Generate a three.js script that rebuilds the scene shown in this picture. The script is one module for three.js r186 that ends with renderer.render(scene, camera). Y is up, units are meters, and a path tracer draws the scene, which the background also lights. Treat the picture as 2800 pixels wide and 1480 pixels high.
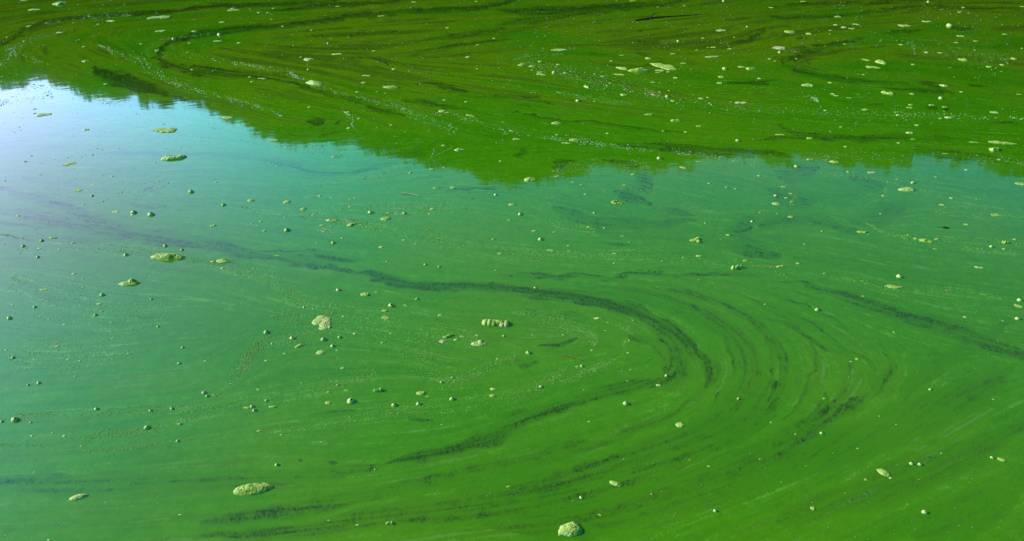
import * as THREE from 'three';

// ---------- camera, sky, sun, exposure ----------
const scene = new THREE.Scene();
const EYE = 2.0;
const camera = new THREE.PerspectiveCamera(38, 1024 / 541, 0.05, 400);
camera.position.set(0, EYE, 0);
camera.rotation.x = THREE.MathUtils.degToRad(-29);
scene.add(camera);
const renderer = new THREE.WebGLRenderer({ antialias: true });
renderer.setSize(1024, 541);
renderer.toneMapping = THREE.LinearToneMapping;
renderer.toneMappingExposure = 1.0;
renderer.shadowMap.enabled = true;

const SUN_AZ = THREE.MathUtils.degToRad(-70), SUN_EL = THREE.MathUtils.degToRad(28);
const sunDir = new THREE.Vector3(Math.sin(SUN_AZ) * Math.cos(SUN_EL), Math.sin(SUN_EL), -Math.cos(SUN_AZ) * Math.cos(SUN_EL));
const sun = new THREE.DirectionalLight(new THREE.Color(1.0, 0.95, 0.84), 5.0);
sun.position.copy(sunDir).multiplyScalar(60);
sun.target.position.set(0, 0, -6);
sun.castShadow = true;
sun.shadow.mapSize.set(4096, 4096);
Object.assign(sun.shadow.camera, { left: -14, right: 14, top: 14, bottom: -14, near: 1, far: 140 });
scene.add(sun, sun.target);

const smoothSky = (a, b, x) => { const t = Math.min(1, Math.max(0, (x - a) / (b - a))); return t * t * (3 - 2 * t); };
{ // clear sky: blue air that pales towards the horizon, brightest in the haze round the sun
  const w = 1024, h = 512, data = new Float32Array(w * h * 4);
  for (let j = 0; j < h; j++) {
    const el = ((j + 0.5) / h - 0.5) * Math.PI, y = Math.sin(el), c = Math.cos(el);
    const up = Math.max(0, el) * 180 / Math.PI;
    for (let i = 0; i < w; i++) {
      const az = ((i + 0.5) / w - 0.5) * 2 * Math.PI;
      const cg = Math.cos(az) * c * sunDir.x + y * sunDir.y + Math.sin(az) * c * sunDir.z;
      const g = Math.acos(Math.min(1, Math.max(-1, cg))) * 180 / Math.PI;
      const air = 0.3 + 0.7 * Math.exp(-up / 18), low = Math.exp(-up / 13);
      const haze = 66 * Math.exp(-g / 18.5) / (1 + (up / 14) ** 2.5) + 3.5 * Math.exp(-g / 6);
      const o = (j * w + i) * 4, off = Math.max(smoothSky(34, 54, g), smoothSky(21, 38, up));
      data[o] = 0.015 + 0.03 * low + haze * (0.62 - 0.36 * off);
      data[o + 1] = 0.08 * air + 1.25 * low + haze * (0.60 + 0.66 * off);
      data[o + 2] = 0.20 * air + 2.4 * low + haze * (1.12 + 0.75 * off * (1 - smoothSky(34, 58, g)));
      data[o + 3] = 1;
    }
  }
  const sky = new THREE.DataTexture(data, w, h, THREE.RGBAFormat, THREE.FloatType);
  sky.mapping = THREE.EquirectangularReflectionMapping;
  sky.magFilter = THREE.LinearFilter;
  sky.needsUpdate = true;
  scene.background = sky;
  scene.environment = sky;
}

// ---------- helpers ----------
let seed = 7;
const rnd = () => { seed = (seed + 0x6d2b79f5) | 0; let t = Math.imul(seed ^ (seed >>> 15), 1 | seed); t = (t + Math.imul(t ^ (t >>> 7), 61 | t)) ^ t; return ((t ^ (t >>> 14)) >>> 0) / 4294967296; };
const gauss = () => (rnd() + rnd() + rnd() + rnd() - 2) * 0.87;
const clamp = (x, a = 0, b = 1) => (x < a ? a : x > b ? b : x);
const smooth = (a, b, x) => { const t = clamp((x - a) / (b - a)); return t * t * (3 - 2 * t); };
const used = new Map();
const numbered = (n) => { const k = used.get(n) ?? 0; used.set(n, k + 1); return k ? n + '_' + String(k).padStart(3, '0') : n; };
function tag(o, label, category, group, kind) {
  if (label) o.userData.label = label;
  if (category) o.userData.category = category;
  if (group) o.userData.group = group;
  if (kind) o.userData.kind = kind;
  return o;
}
function mesh(name, geometry, material, parent = scene) {
  const m = new THREE.Mesh(geometry, material);
  m.name = parent === scene ? numbered(name) : name;
  m.castShadow = m.receiveShadow = true;
  parent.add(m);
  return m;
}
function thing(name, x, y, z, turn = 0) {
  const g = new THREE.Group();
  g.name = numbered(name);
  g.position.set(x, y, z); g.rotation.y = turn;
  scene.add(g);
  return g;
}
// value noise on a 512 x 512 table, about -1 .. 1
const NT = 512, table = new Float32Array(NT * NT);
for (let i = 0; i < table.length; i++) table[i] = rnd() * 2 - 1;
function noise(x, y) {
  const fx = Math.floor(x), fy = Math.floor(y), u = x - fx, v = y - fy;
  const x0 = fx & 511, x1 = (fx + 1) & 511, y0 = (fy & 511) << 9, y1 = ((fy + 1) & 511) << 9;
  const s = u * u * (3 - 2 * u), t = v * v * (3 - 2 * v);
  const a = table[y0 + x0], b = table[y0 + x1], c = table[y1 + x0], d = table[y1 + x1];
  return a + (b - a) * s + (c - a + (a - b - c + d) * s) * t;
}
const fbm = (x, y, n = 4) => { let s = 0, a = 0.5; for (let i = 0; i < n; i++) { s += a * noise(x, y); x = x * 2.03 + 17.1; y = y * 2.03 + 5.7; a *= 0.5; } return s; };

// ---------- how the bloom has drifted: streaks of clearer water, bands of fine scum ----------
const streaks = [], bands = [], scatters = [];
function tapered(p) { // thin out towards both ends
  const n = p.length - 1, m = Math.min(n / 2, 10);
  return p.map((q, i) => { const t = Math.min(1, Math.min(i, n - i) / m); const k = 0.12 + 0.88 * Math.sqrt(t); return [q[0], q[1], q[2] * k, q[3] * k]; });
}
function streak(strength, ...points) { streaks.push({ strength, points: tapered(spline(points)) }); }
function band(kind, count, ...points) { bands.push({ kind, count, points: tapered(spline(points)) }); }
function scatter(kind, count, ...corners) { scatters.push({ kind, count, corners }); }
function spline(p) { // each point: x, z, and the reach of the band to one side
  const out = [], n = p.length, at = (i) => p[clamp(i, 0, n - 1)];
  for (let i = 0; i < n - 1; i++) for (let k = 0; k < 8; k++) {
    const t = k / 8, a = at(i - 1), b = at(i), c = at(i + 1), d = at(i + 2);
    out.push([0, 1, 2, 3].map((q) => 0.5 * (2 * b[q] + (c[q] - a[q]) * t + (2 * a[q] - 5 * b[q] + 4 * c[q] - d[q]) * t * t + (3 * b[q] - a[q] - 3 * c[q] + d[q]) * t * t * t)));
  }
  out.push(p[n - 1]);
  return out;
}
streak(0.95,[-0.815,-3.582,0.001,0.013],[-0.729,-3.561,0.003,0.037],[-0.62,-3.519,0.001,0.052],[-0.501,-3.462,0.001,0.047],[-0.378,-3.438,0.002,0.043],[-0.277,-3.438,0.003,0.047],[-0.117,-3.434,0,0.039],[0.084,-3.395,-0.003,0.043],[0.222,-3.367,-0.005,0.05],[0.358,-3.336,-0.01,0.06],[0.489,-3.28,-0.014,0.057],[0.595,-3.207,-0.017,0.046],[0.659,-3.125,-0.017,0.036]);
streak(0.52,[0.491,-3.299,-0.009,0.028],[0.595,-3.207,-0.021,0.051],[0.665,-3.105,-0.028,0.047],[0.71,-2.985,-0.052,0.059],[0.732,-2.859,-0.08,0.033],[0.702,-2.747,-0.057,-0.05],[0.646,-2.665,-0.012,-0.062],[0.565,-2.629,-0.001,-0.031]);
streak(0.8,[0.698,-2.721,-0.004,-0.019],[0.637,-2.665,-0.002,-0.036],[0.55,-2.635,0.001,-0.04],[0.446,-2.6,-0.001,-0.037],[0.31,-2.545,-0.004,-0.037],[0.177,-2.469,-0.005,-0.033],[0.066,-2.42,-0.008,-0.037],[0.003,-2.373,-0.016,-0.041],[-0.057,-2.308,-0.013,-0.042],[-0.161,-2.259,-0.009,-0.034],[-0.247,-2.22,-0.008,-0.031],[-0.361,-2.184,-0.007,-0.027],[-0.473,-2.153,-0.005,-0.018]);
streak(0.8,[0.495,-3.329,-0.006,0.021],[0.601,-3.247,-0.01,0.027],[0.681,-3.146,-0.012,0.024],[0.754,-3.027,-0.016,0.026],[0.812,-2.908,-0.021,0.025],[0.826,-2.808,-0.018,0.015]);
streak(0.5,[-0.473,-2.153,-0.008,-0.029],[-0.556,-2.133,-0.008,-0.028],[-0.694,-2.109,-0.008,-0.028],[-0.831,-2.087,-0.01,-0.032],[-1.022,-2.065,-0.011,-0.031],[-1.245,-2.061,-0.016,-0.039],[-1.45,-2.05,-0.022,-0.047],[-1.659,-2.05,-0.028,-0.055],[-1.863,-2.063,-0.031,-0.055]);
streak(0.6,[-3.379,-4.732,0.036,0.076],[-3.102,-4.603,0.041,0.096],[-2.758,-4.42,0.03,0.087],[-2.434,-4.193,0.027,0.09],[-2.134,-4.035,0.028,0.088],[-1.878,-3.959,0.029,0.096],[-1.605,-3.876,0.02,0.084],[-1.382,-3.791,0.013,0.063],[-1.149,-3.723,0.01,0.062],[-0.921,-3.647,0.003,0.034],[-0.804,-3.578,0,0.016]);
streak(0.56,[-3.067,-4.193,0.036,0.064],[-2.641,-4.139,0.04,0.084],[-2.265,-4.076,0.027,0.071],[-2,-3.984,0.015,0.049]);
streak(0.5,[-3.164,-4.362,0.048,0.091],[-2.781,-4.276,0.04,0.087],[-2.381,-4.129,0.019,0.052]);
streak(0.39,[-2.946,-3.984,0.028,0.05],[-2.441,-3.964,0.024,0.049],[-2.158,-3.984,0.017,0.04]);
streak(0.7,[-1.409,-3.838,0.005,0.019],[-1.162,-3.829,0.005,0.023],[-1.045,-3.773,0.005,0.036],[-0.942,-3.754,0.004,0.027],[-0.853,-3.736,0.003,0.031],[-0.806,-3.714,0.001,0.017]);
streak(0.6,[-1.402,-3.815,0.004,0.027],[-1.275,-3.745,0.006,0.036],[-1.152,-3.723,0.007,0.036],[-1.052,-3.709,0.004,0.027],[-0.937,-3.665,0.002,0.021],[-0.848,-3.612,0,0.012]);
streak(0.7,[-0.079,-3.57,0,0.013],[0.087,-3.561,-0.001,0.021],[0.23,-3.54,-0.001,0.017],[0.334,-3.549,-0.002,0.029],[0.436,-3.54,-0.002,0.025],[0.562,-3.561,-0.002,0.017],[0.75,-3.578,-0.003,0.017],[0.977,-3.57,-0.006,0.025],[1.181,-3.561,-0.006,0.021],[1.259,-3.544,-0.004,0.012]);
streak(0.49,[1.316,-3.528,-0.005,0.012],[1.48,-3.462,-0.008,0.02],[1.545,-3.418,-0.017,0.034],[1.624,-3.359,-0.025,0.048],[1.716,-3.291,-0.029,0.053],[1.79,-3.236,-0.027,0.049],[1.882,-3.182,-0.03,0.051],[1.951,-3.125,-0.021,0.033]);
streak(0.45,[1.759,-3.254,-0.027,0.049],[1.974,-3.094,-0.045,0.07],[2.1,-2.978,-0.053,0.075],[2.264,-2.823,-0.054,0.069]);
streak(0.56,[1.275,-3.367,-0.003,0.007],[1.336,-3.321,-0.005,0.011],[1.402,-3.284,-0.005,0.011],[1.448,-3.247,-0.004,0.007]);
streak(0.45,[0.421,-3.387,-0.004,0.023],[0.649,-3.31,-0.008,0.029],[0.82,-3.182,-0.013,0.033],[0.94,-3.044,-0.019,0.034],[1,-2.915,-0.03,0.031],[0.997,-2.764,-0.027,0.004],[0.944,-2.624,-0.019,-0.019],[0.848,-2.494,-0.016,-0.028]);
streak(0.5,[0.706,-3.426,-0.006,0.023],[0.93,-3.348,-0.01,0.029],[1.09,-3.199,-0.017,0.031],[1.174,-3.027,-0.023,0.029],[1.195,-2.853,-0.027,0.015],[1.151,-2.679,-0.024,-0.007],[1.062,-2.519,-0.016,-0.026],[0.949,-2.396,-0.009,-0.038],[0.798,-2.281,-0.003,-0.041],[0.602,-2.195,-0.001,-0.045],[0.389,-2.123,-0.002,-0.044]);
streak(0.39,[1.161,-3.182,-0.01,0.02],[1.307,-3.044,-0.014,0.024],[1.398,-2.883,-0.014,0.022],[1.481,-2.823,-0.013,0.023]);
streak(0.5,[1.65,-2.853,-0.016,0.006],[1.618,-2.735,-0.012,-0.009],[1.495,-2.597,-0.003,-0.025],[1.341,-2.494,0.001,-0.04],[1.181,-2.396,0,-0.047],[1.007,-2.281,0,-0.049],[0.821,-2.195,0,-0.04]);
streak(0.45,[0.288,-2.281,-0.006,-0.052],[0.091,-2.195,-0.007,-0.045],[-0.126,-2.123,-0.007,-0.036],[-0.333,-2.053,-0.008,-0.031],[-0.533,-1.996,-0.011,-0.033],[-0.788,-1.924,-0.015,-0.039],[-1.038,-1.871,-0.019,-0.041]);
streak(0.43,[0.591,-2.133,-0.003,-0.051],[0.364,-2.034,-0.006,-0.056],[0.152,-1.96,-0.005,-0.059],[-0.118,-1.924,-0.005,-0.05],[-0.384,-1.906,-0.009,-0.043],[-0.639,-1.854,-0.01,-0.034],[-1.021,-1.821,-0.013,-0.033]);
streak(0.34,[-0.05,-1.854,-0.001,0.033],[0.146,-1.837,-0.004,0.04],[0.275,-1.829,-0.005,0.039]);
streak(0.6,[0.119,-2.896,-0.001,0.012],[0.198,-2.89,0.001,0.021],[0.254,-2.93,0.006,0.024],[0.297,-2.985,0.005,0.013]);
streak(0.56,[0.003,-2.823,-0.009,0.025],[0.055,-2.77,-0.002,0.034],[0.107,-2.808,0.005,0.022]);
streak(0.6,[0.046,-3.239,-0.001,0.014],[0.119,-3.217,-0.002,0.022],[0.256,-3.207,-0.001,0.011]);
streak(0.6,[0.185,-3.21,-0.003,0.021],[0.269,-3.182,-0.004,0.028],[0.371,-3.15,-0.002,0.014]);
streak(0.7,[0.538,-2.985,-0.005,0.026],[0.59,-2.972,-0.009,0.038],[0.649,-2.946,-0.012,0.043]);
streak(0.56,[0.003,-2.545,0.003,0.015],[0.052,-2.571,0.003,0.015]);
streak(0.45,[0.555,-3.507,-0.001,0.008],[0.828,-3.438,-0.003,0.012],[1.035,-3.291,-0.006,0.014],[1.142,-3.112,-0.01,0.013],[1.16,-2.915,-0.01,0.005],[1.117,-2.735,-0.009,-0.003],[1.013,-2.545,-0.007,-0.006]);
streak(0.45,[0.623,-3.406,-0.002,0.008],[0.837,-3.272,-0.005,0.014],[0.941,-3.129,-0.009,0.014],[0.98,-2.978,-0.012,0.01],[0.968,-2.823,-0.012,0.001],[0.909,-2.651,-0.007,-0.007],[0.8,-2.494,-0.006,-0.009]);
streak(0.4,[0.991,-3.446,-0.003,0.008],[1.191,-3.291,-0.005,0.01],[1.31,-3.112,-0.008,0.011],[1.338,-2.915,-0.01,0.007],[1.295,-2.735,-0.009,-0.003],[1.183,-2.545,-0.005,-0.009],[1.042,-2.396,-0.004,-0.012]);
streak(0.38,[1.112,-3.367,-0.003,0.007],[1.332,-3.182,-0.005,0.01],[1.449,-2.978,-0.008,0.01],[1.453,-2.793,-0.01,0.003],[1.364,-2.597,-0.006,-0.008],[1.213,-2.445,-0.001,-0.014],[1.021,-2.327,-0.001,-0.016]);
streak(0.38,[1.393,-3.254,-0.004,0.007],[1.509,-3.146,-0.008,0.012],[1.57,-3.011,-0.006,0.008]);
streak(0.38,[1.445,-2.915,-0.005,0.009],[1.533,-2.823,-0.01,0.012],[1.527,-2.679,-0.009,-0.002],[1.399,-2.519,-0.006,-0.011]);
streak(0.34,[0.725,-2.519,-0.004,-0.022],[0.542,-2.373,-0.004,-0.026],[0.316,-2.259,-0.004,-0.025],[0.089,-2.153,-0.003,-0.02],[-0.194,-2.073,-0.003,-0.015]);
streak(0.31,[0.912,-2.259,0,-0.024],[0.677,-2.133,-0.003,-0.026],[0.428,-1.996,-0.003,-0.025],[0.149,-1.906,-0.003,-0.021]);
streak(0.45,[0.636,-2.978,-0.027,0.055],[0.71,-2.883,-0.067,0.11],[0.745,-2.793,-0.071,0.015],[0.685,-2.651,-0.033,-0.025]);
streak(0.56,[0.833,-2.883,-0.037,0.031],[0.853,-2.735,-0.039,0.006],[0.79,-2.597,-0.024,-0.018]);
streak(0.56,[1.092,-2.679,-0.029,0.009],[1.07,-2.545,-0.025,-0.019],[0.955,-2.42,-0.014,-0.038]);
streak(0.56,[1.293,-2.584,-0.017,-0.013],[1.213,-2.445,-0.013,-0.032],[1.066,-2.327,-0.006,-0.038]);
streak(0.5,[1.244,-2.735,-0.015,-0.005],[1.175,-2.571,-0.021,-0.006]);
streak(0.45,[0.462,-2.238,-0.003,-0.029],[0.277,-2.153,-0.004,-0.028],[0.13,-2.093,-0.003,-0.019]);
streak(0.45,[0.675,-2.195,-0.003,-0.031],[0.53,-2.113,-0.002,-0.035],[0.383,-2.073,-0.001,-0.023]);
streak(0.5,[-0.42,-2.432,-0.001,0.014],[-0.355,-2.408,0.001,0.021],[-0.309,-2.42,0.003,0.014]);
streak(0.45,[-0.794,-2.425,0.004,0.014],[-0.702,-2.435,0.006,0.019],[-0.614,-2.469,0.003,0.01]);
streak(0.34,[2.162,-2.735,0.021,-0.078],[1.784,-2.519,0.022,-0.105],[1.385,-2.327,0.018,-0.111],[0.955,-2.153,0.005,-0.1],[0.562,-1.978,-0.005,-0.079],[0.279,-1.871,-0.008,-0.06]);  // broad near-right swaths: dark grain, plus vignette darkening put into the albedo
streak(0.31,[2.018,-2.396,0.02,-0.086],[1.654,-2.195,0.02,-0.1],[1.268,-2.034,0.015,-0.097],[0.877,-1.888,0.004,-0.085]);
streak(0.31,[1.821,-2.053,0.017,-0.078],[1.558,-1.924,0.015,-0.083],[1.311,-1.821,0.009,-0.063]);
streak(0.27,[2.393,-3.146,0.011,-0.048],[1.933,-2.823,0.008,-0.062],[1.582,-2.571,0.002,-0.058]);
streak(0.4,[0.427,-3.446,-0.004,0.024],[0.694,-3.348,-0.017,0.059],[0.895,-3.182,-0.033,0.069],[1.016,-2.978,-0.051,0.063],[1.031,-2.764,-0.062,0.019],[0.957,-2.545,-0.044,-0.051],[0.783,-2.35,-0.018,-0.087],[0.529,-2.195,-0.009,-0.089],[0.228,-2.073,-0.008,-0.078],[-0.12,-1.978,-0.011,-0.063],[-0.451,-1.906,-0.014,-0.053],[-0.766,-1.837,-0.017,-0.044]);
streak(0.38,[0.877,-2.133,0.005,-0.08],[0.569,-2.015,0,-0.083],[0.217,-1.924,-0.004,-0.079],[-0.116,-1.871,-0.008,-0.063]);
streak(0.34,[1.276,-2.445,-0.006,-0.083],[0.973,-2.216,-0.005,-0.086],[0.646,-2.053,-0.007,-0.081]);
streak(1,[-0.676,-2.172,0.001,0.006],[-0.655,-2.168,0.002,0.014],[-0.634,-2.166,0.001,0.006]);
streak(0.8,[-0.771,-2.182,0.001,0.006],[-0.761,-2.18,0.001,0.01],[-0.75,-2.178,0.001,0.004]);
streak(0.9,[-0.531,-2.139,0.001,0.01],[-0.507,-2.137,0.001,0.012]);
streak(0.8,[-0.68,-2.178,0,0.004],[-0.654,-2.166,0,0.004]);
streak(0.54,[0.834,-4.937,-0.051,0.105],[0.873,-4.799,-0.06,0.133],[0.917,-4.699,-0.038,0.091]);
streak(0.68,[0.675,-4.648,-0.015,0.061],[0.736,-4.591,-0.025,0.089],[0.79,-4.529,-0.02,0.067],[0.865,-4.45,-0.015,0.047]);
streak(0.4,[0.865,-4.45,-0.013,0.049],[0.997,-4.362,-0.014,0.047],[1.124,-4.276,-0.014,0.046]);
streak(0.54,[0.248,-4.391,-0.015,0.073],[0.34,-4.304,-0.02,0.099],[0.43,-4.237,-0.014,0.081],[0.544,-4.193,-0.011,0.082],[0.73,-4.182,-0.009,0.064],[0.966,-4.193,-0.01,0.064],[1.101,-4.221,-0.008,0.046]);
streak(0.6,[0.46,-3.915,-0.002,0.019],[0.58,-3.901,-0.003,0.024],[0.657,-3.896,-0.002,0.014]);
streak(0.59,[1.422,-4.276,-0.017,-0.059],[1.325,-4.113,-0.025,-0.068],[1.272,-4.01,-0.06,0.035],[1.299,-3.896,-0.056,0.103],[1.358,-3.829,-0.038,0.09],[1.449,-3.768,-0.037,0.089]);
streak(0.45,[1.42,-4.139,-0.014,0.079],[1.552,-4.193,-0.018,0.081],[1.678,-4.221,-0.026,0.083],[1.904,-4.193,-0.024,0.064]);
streak(0.5,[1.783,-4.937,-0.062,0.231],[1.939,-4.966,-0.057,0.209],[2.112,-5.038,-0.03,0.108]);
streak(0.54,[2.251,-4.937,-0.045,0.09],[2.356,-4.799,-0.063,0.116],[2.404,-4.693,-0.041,0.07]);
streak(0.45,[1.998,-4.193,-0.024,0.088],[2.172,-4.276,-0.036,0.126],[2.327,-4.362,-0.042,0.145],[2.463,-4.45,-0.032,0.112]);
streak(0.45,[1.627,-4.667,-0.056,0.145],[1.779,-4.541,-0.064,0.16],[1.92,-4.48,-0.033,0.08]);
streak(0.5,[1.767,-4.276,-0.041,0.09],[1.857,-4.193,-0.034,0.069],[1.984,-4.035,-0.036,0.064]);
streak(0.7,[-1.822,-5.249,0.009,0.038],[-1.574,-5.157,0.012,0.08],[-1.428,-5.009,0.005,0.048],[-1.309,-4.958,0.009,0.042],[-1.1,-4.987,0.009,0.043],[-0.95,-5.067,0.01,0.043],[-0.798,-5.157,0.004,0.022]);
streak(0.6,[-0.678,-4.833,0.004,0.02],[-0.552,-4.895,0.004,0.028],[-0.468,-4.909,0.002,0.021]);
streak(0.6,[-0.429,-4.667,0.003,0.026],[-0.277,-4.699,0.003,0.039],[-0.111,-4.719,0.001,0.02]);
streak(0.5,[-3.026,-5.329,0.015,0.032],[-2.823,-5.353,0.017,0.04],[-2.465,-5.313,0.018,0.047],[-2.186,-5.329,0.013,0.04],[-1.824,-5.257,0.01,0.039]);
streak(0.45,[-2.442,-4.48,0.013,0.036],[-2.269,-4.42,0.013,0.035],[-2.111,-4.391,0.012,0.035]);
streak(0.45,[-3.417,-4.937,0.021,0.042],[-3.132,-4.853,0.019,0.04],[-2.81,-4.732,0.016,0.039]);
streak(1,[-2.385,-4.654,0.006,0.012],[-2.347,-4.686,0.007,0.014],[-2.314,-4.706,0.006,0.013]);
streak(1,[-2.276,-4.752,0.006,0.013],[-2.237,-4.772,0.006,0.013]);
streak(1,[-2.615,-4.654,0.006,0.013],[-2.589,-4.654,0.006,0.013]);
streak(1,[-2.525,-4.641,0.007,0.015],[-2.49,-4.648,0.006,0.013]);
streak(0.9,[-2.374,-4.603,0.007,0.019],[-2.319,-4.591,0.005,0.012]);
streak(0.9,[-2.299,-4.667,0.007,0.011],[-2.289,-4.706,0.007,0.011]);
streak(1,[-2.355,-4.661,0.005,0.013],[-2.337,-4.661,0.005,0.013]);
streak(0.9,[0.647,-3.612,-0.001,0.009],[0.682,-3.608,-0.001,0.009]);
streak(1,[0.701,-3.595,0,0.008],[0.736,-3.621,0,0.008]);
streak(1,[0.731,-3.587,0.001,0.007],[0.761,-3.617,0.001,0.007]);
streak(0.9,[0.763,-3.595,0,0.008],[0.795,-3.621,0,0.008]);
streak(0.8,[-5.546,-8.48,0.055,0.079],[-5.583,-8.926,0.069,0.101],[-5.67,-9.331,0.073,0.11],[-5.692,-9.725,0.101,0.17],[-5.593,-10.005,0.1,0.185],[-5.417,-10.15,0.084,0.168],[-5.163,-10.249,0.069,0.147],[-4.825,-10.4,0.065,0.151],[-4.406,-10.504,0.051,0.128],[-4.072,-10.881,0.049,0.137],[-3.468,-10.993,0.049,0.167],[-2.906,-11.107,0.035,0.142],[-2.345,-11.283,0.023,0.117]);
streak(0.85,[-3.6,-8.006,0.041,0.024],[-3.692,-8.271,0.049,0.064],[-3.757,-8.679,0.057,0.104],[-3.733,-8.965,0.066,0.147],[-3.595,-9.206,0.062,0.159],[-3.375,-9.374,0.058,0.166],[-3.047,-9.591,0.053,0.174],[-2.765,-9.635,0.042,0.153],[-2.402,-9.886,0.039,0.16],[-2.196,-10.077,0.037,0.165],[-1.979,-10.249,0.033,0.171],[-1.506,-10.478,0.026,0.178],[-1.135,-10.609,0.017,0.157],[-0.75,-10.662,0.012,0.158],[-0.432,-10.798,0.011,0.187],[-0.103,-11.107,0.008,0.138],[0.067,-11.525,0.009,0.112]);
streak(0.7,[-3.337,-10.609,0.023,0.079],[-2.962,-10.662,0.028,0.106],[-2.625,-10.909,0.032,0.138],[-2.248,-11.021,0.033,0.168],[-1.736,-11.194,0.023,0.144],[-1.379,-11.464,0.016,0.12]);
streak(0.8,[-3.62,-8.039,0.035,0.128],[-3.464,-7.864,0.047,0.159],[-3.274,-7.726,0.066,0.203],[-2.95,-7.578,0.062,0.199],[-2.621,-7.505,0.044,0.155],[-2.41,-7.434,0.027,0.11],[-2.185,-7.295,0.016,0.079],[-1.916,-7.095,0.014,0.087],[-1.611,-6.843,0.011,0.093],[-1.324,-6.606,0.006,0.076],[-1.087,-6.382,0.003,0.062],[-0.869,-6.223,0.002,0.06]);
streak(0.9,[-4.17,-7.787,0.02,0.064],[-3.948,-7.534,0.062,0.19],[-3.727,-7.337,0.084,0.241],[-3.456,-7.135,0.073,0.22],[-3.192,-6.93,0.045,0.151],[-2.932,-6.711,0.023,0.079],[-2.561,-6.481,0.011,0.043]);
streak(0.6,[-3.336,-6.606,0.043,0.112],[-3.086,-6.492,0.047,0.121],[-2.863,-6.526,0.034,0.1],[-2.453,-6.307,0.014,0.052]);
streak(0.7,[-0.873,-7.187,0.003,0.052],[-0.682,-7.095,0.003,0.089],[-0.492,-6.955,0.001,0.074],[-0.347,-6.892,0,0.037]);
streak(0.6,[-0.99,-6.664,0.005,0.058],[-0.811,-6.594,0.005,0.079],[-0.631,-6.481,0.002,0.055],[-0.289,-6.328,0,0.042]);
streak(1,[-1.636,-6.06,0.013,0.069],[-1.568,-6.04,0.021,0.107],[-1.493,-6.031,0.01,0.049]);
streak(0.8,[-1.395,-6.011,0.016,0.067],[-1.351,-6.031,0.011,0.049]);
streak(0.56,[-1.468,-5.693,0.013,0.043],[-1.313,-5.829,0.007,0.027]);
streak(0.56,[-2.448,-7.434,0.042,0.139],[-2.236,-7.491,0.029,0.113],[-1.995,-7.434,0.015,0.07]);
streak(0.8,[-0.25,-10.662,0.002,0.21],[0.062,-10.582,-0.003,0.258],[0.578,-10.556,-0.016,0.357],[1.109,-10.716,-0.025,0.315],[1.662,-10.937,-0.027,0.22],[2.236,-11.165,-0.023,0.143],[2.631,-11.494,-0.016,0.09]);
streak(0.6,[-0.183,-9.771,0.007,0.179],[0.305,-10.005,-0.001,0.255],[0.713,-10.249,-0.006,0.171]);
streak(0.8,[2.434,-8.773,-0.025,0.127],[2.627,-8.926,-0.027,0.146],[2.803,-9.166,-0.015,0.105],[3.061,-9.591,-0.011,0.073]);
streak(0.6,[1.184,-8.735,-0.005,0.056],[1.462,-8.849,-0.01,0.076],[1.835,-8.965,-0.01,0.058]);
streak(0.6,[1.127,-9.005,-0.002,0.038],[1.44,-9.331,-0.006,0.062],[1.855,-9.591,-0.006,0.044]);
streak(0.8,[1.98,-7.228,-0.01,0.04],[2.212,-7.201,-0.018,0.066],[2.473,-7.214,-0.016,0.053]);
streak(0.6,[0.007,-6.807,-0.002,0.048],[0.249,-6.711,-0.003,0.047]);
streak(0.56,[0.798,-8.288,-0.006,0.051],[0.878,-8.254,-0.012,0.1]);
streak(0.65,[0.007,-6.328,-0.002,0.042],[0.358,-6.12,-0.004,0.04],[0.731,-6.021,-0.005,0.039],[0.968,-5.905,-0.007,0.038],[1.318,-5.792,-0.008,0.036]);
streak(0.56,[0.007,-6.526,-0.002,0.033],[0.174,-6.437,-0.002,0.032]);
streak(0.56,[1.32,-7.88,-0.007,0.047],[1.643,-7.911,-0.008,0.047]);
streak(0.56,[1.296,-8.288,-0.017,0.101],[1.45,-8.203,-0.012,0.066]);
streak(0.75,[0.739,-5.518,-0.006,0.051],[1.03,-5.51,-0.014,0.084],[1.255,-5.459,-0.023,0.106],[1.476,-5.41,-0.03,0.121],[1.751,-5.361,-0.033,0.111],[2.017,-5.297,-0.019,0.055]);
streak(0.54,[0.62,-5.203,-0.008,0.051],[0.805,-5.127,-0.011,0.063],[0.871,-5.104,-0.007,0.038]);
streak(0.63,[0.278,-5.045,0.013,0.087],[0.351,-5.142,0.006,0.109],[0.421,-5.157,-0.002,0.051]);
streak(0.6,[0.122,-5.476,-0.018,-0.065],[0.034,-5.273,-0.014,-0.049]);
streak(0.7,[3.352,-10.662,-0.019,0.078],[3.748,-10.965,-0.033,0.111],[4.376,-11.078,-0.04,0.114],[5.246,-11.224,-0.049,0.117],[6.094,-11.283,-0.058,0.118]);
streak(0.7,[3.214,-10.125,-0.027,0.097],[3.545,-10.15,-0.03,0.097],[4.078,-10.249,-0.034,0.099],[4.683,-10.504,-0.049,0.128],[5.341,-10.825,-0.072,0.163],[6.104,-10.77,-0.07,0.135],[6.808,-10.716,-0.062,0.107]);
streak(0.65,[3.989,-9.005,0.035,-0.098],[3.428,-8.679,0.032,-0.109],[2.984,-8.237,0.027,-0.126],[2.74,-7.911,-0.02,-0.035],[2.768,-7.681,-0.046,0.111],[2.898,-7.491,-0.038,0.097],[3.075,-7.35,-0.038,0.095],[3.357,-7.214,-0.028,0.066],[3.695,-7.148,-0.024,0.052]);
streak(0.95,[3.422,-8.661,-0.037,0.109],[3.536,-8.679,-0.039,0.11]);
streak(0.8,[3.223,-8.985,-0.038,0.135],[3.332,-9.044,-0.04,0.136]);
streak(0.7,[2.971,-8.462,-0.041,0.139],[3.2,-8.515,-0.039,0.124]);
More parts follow.
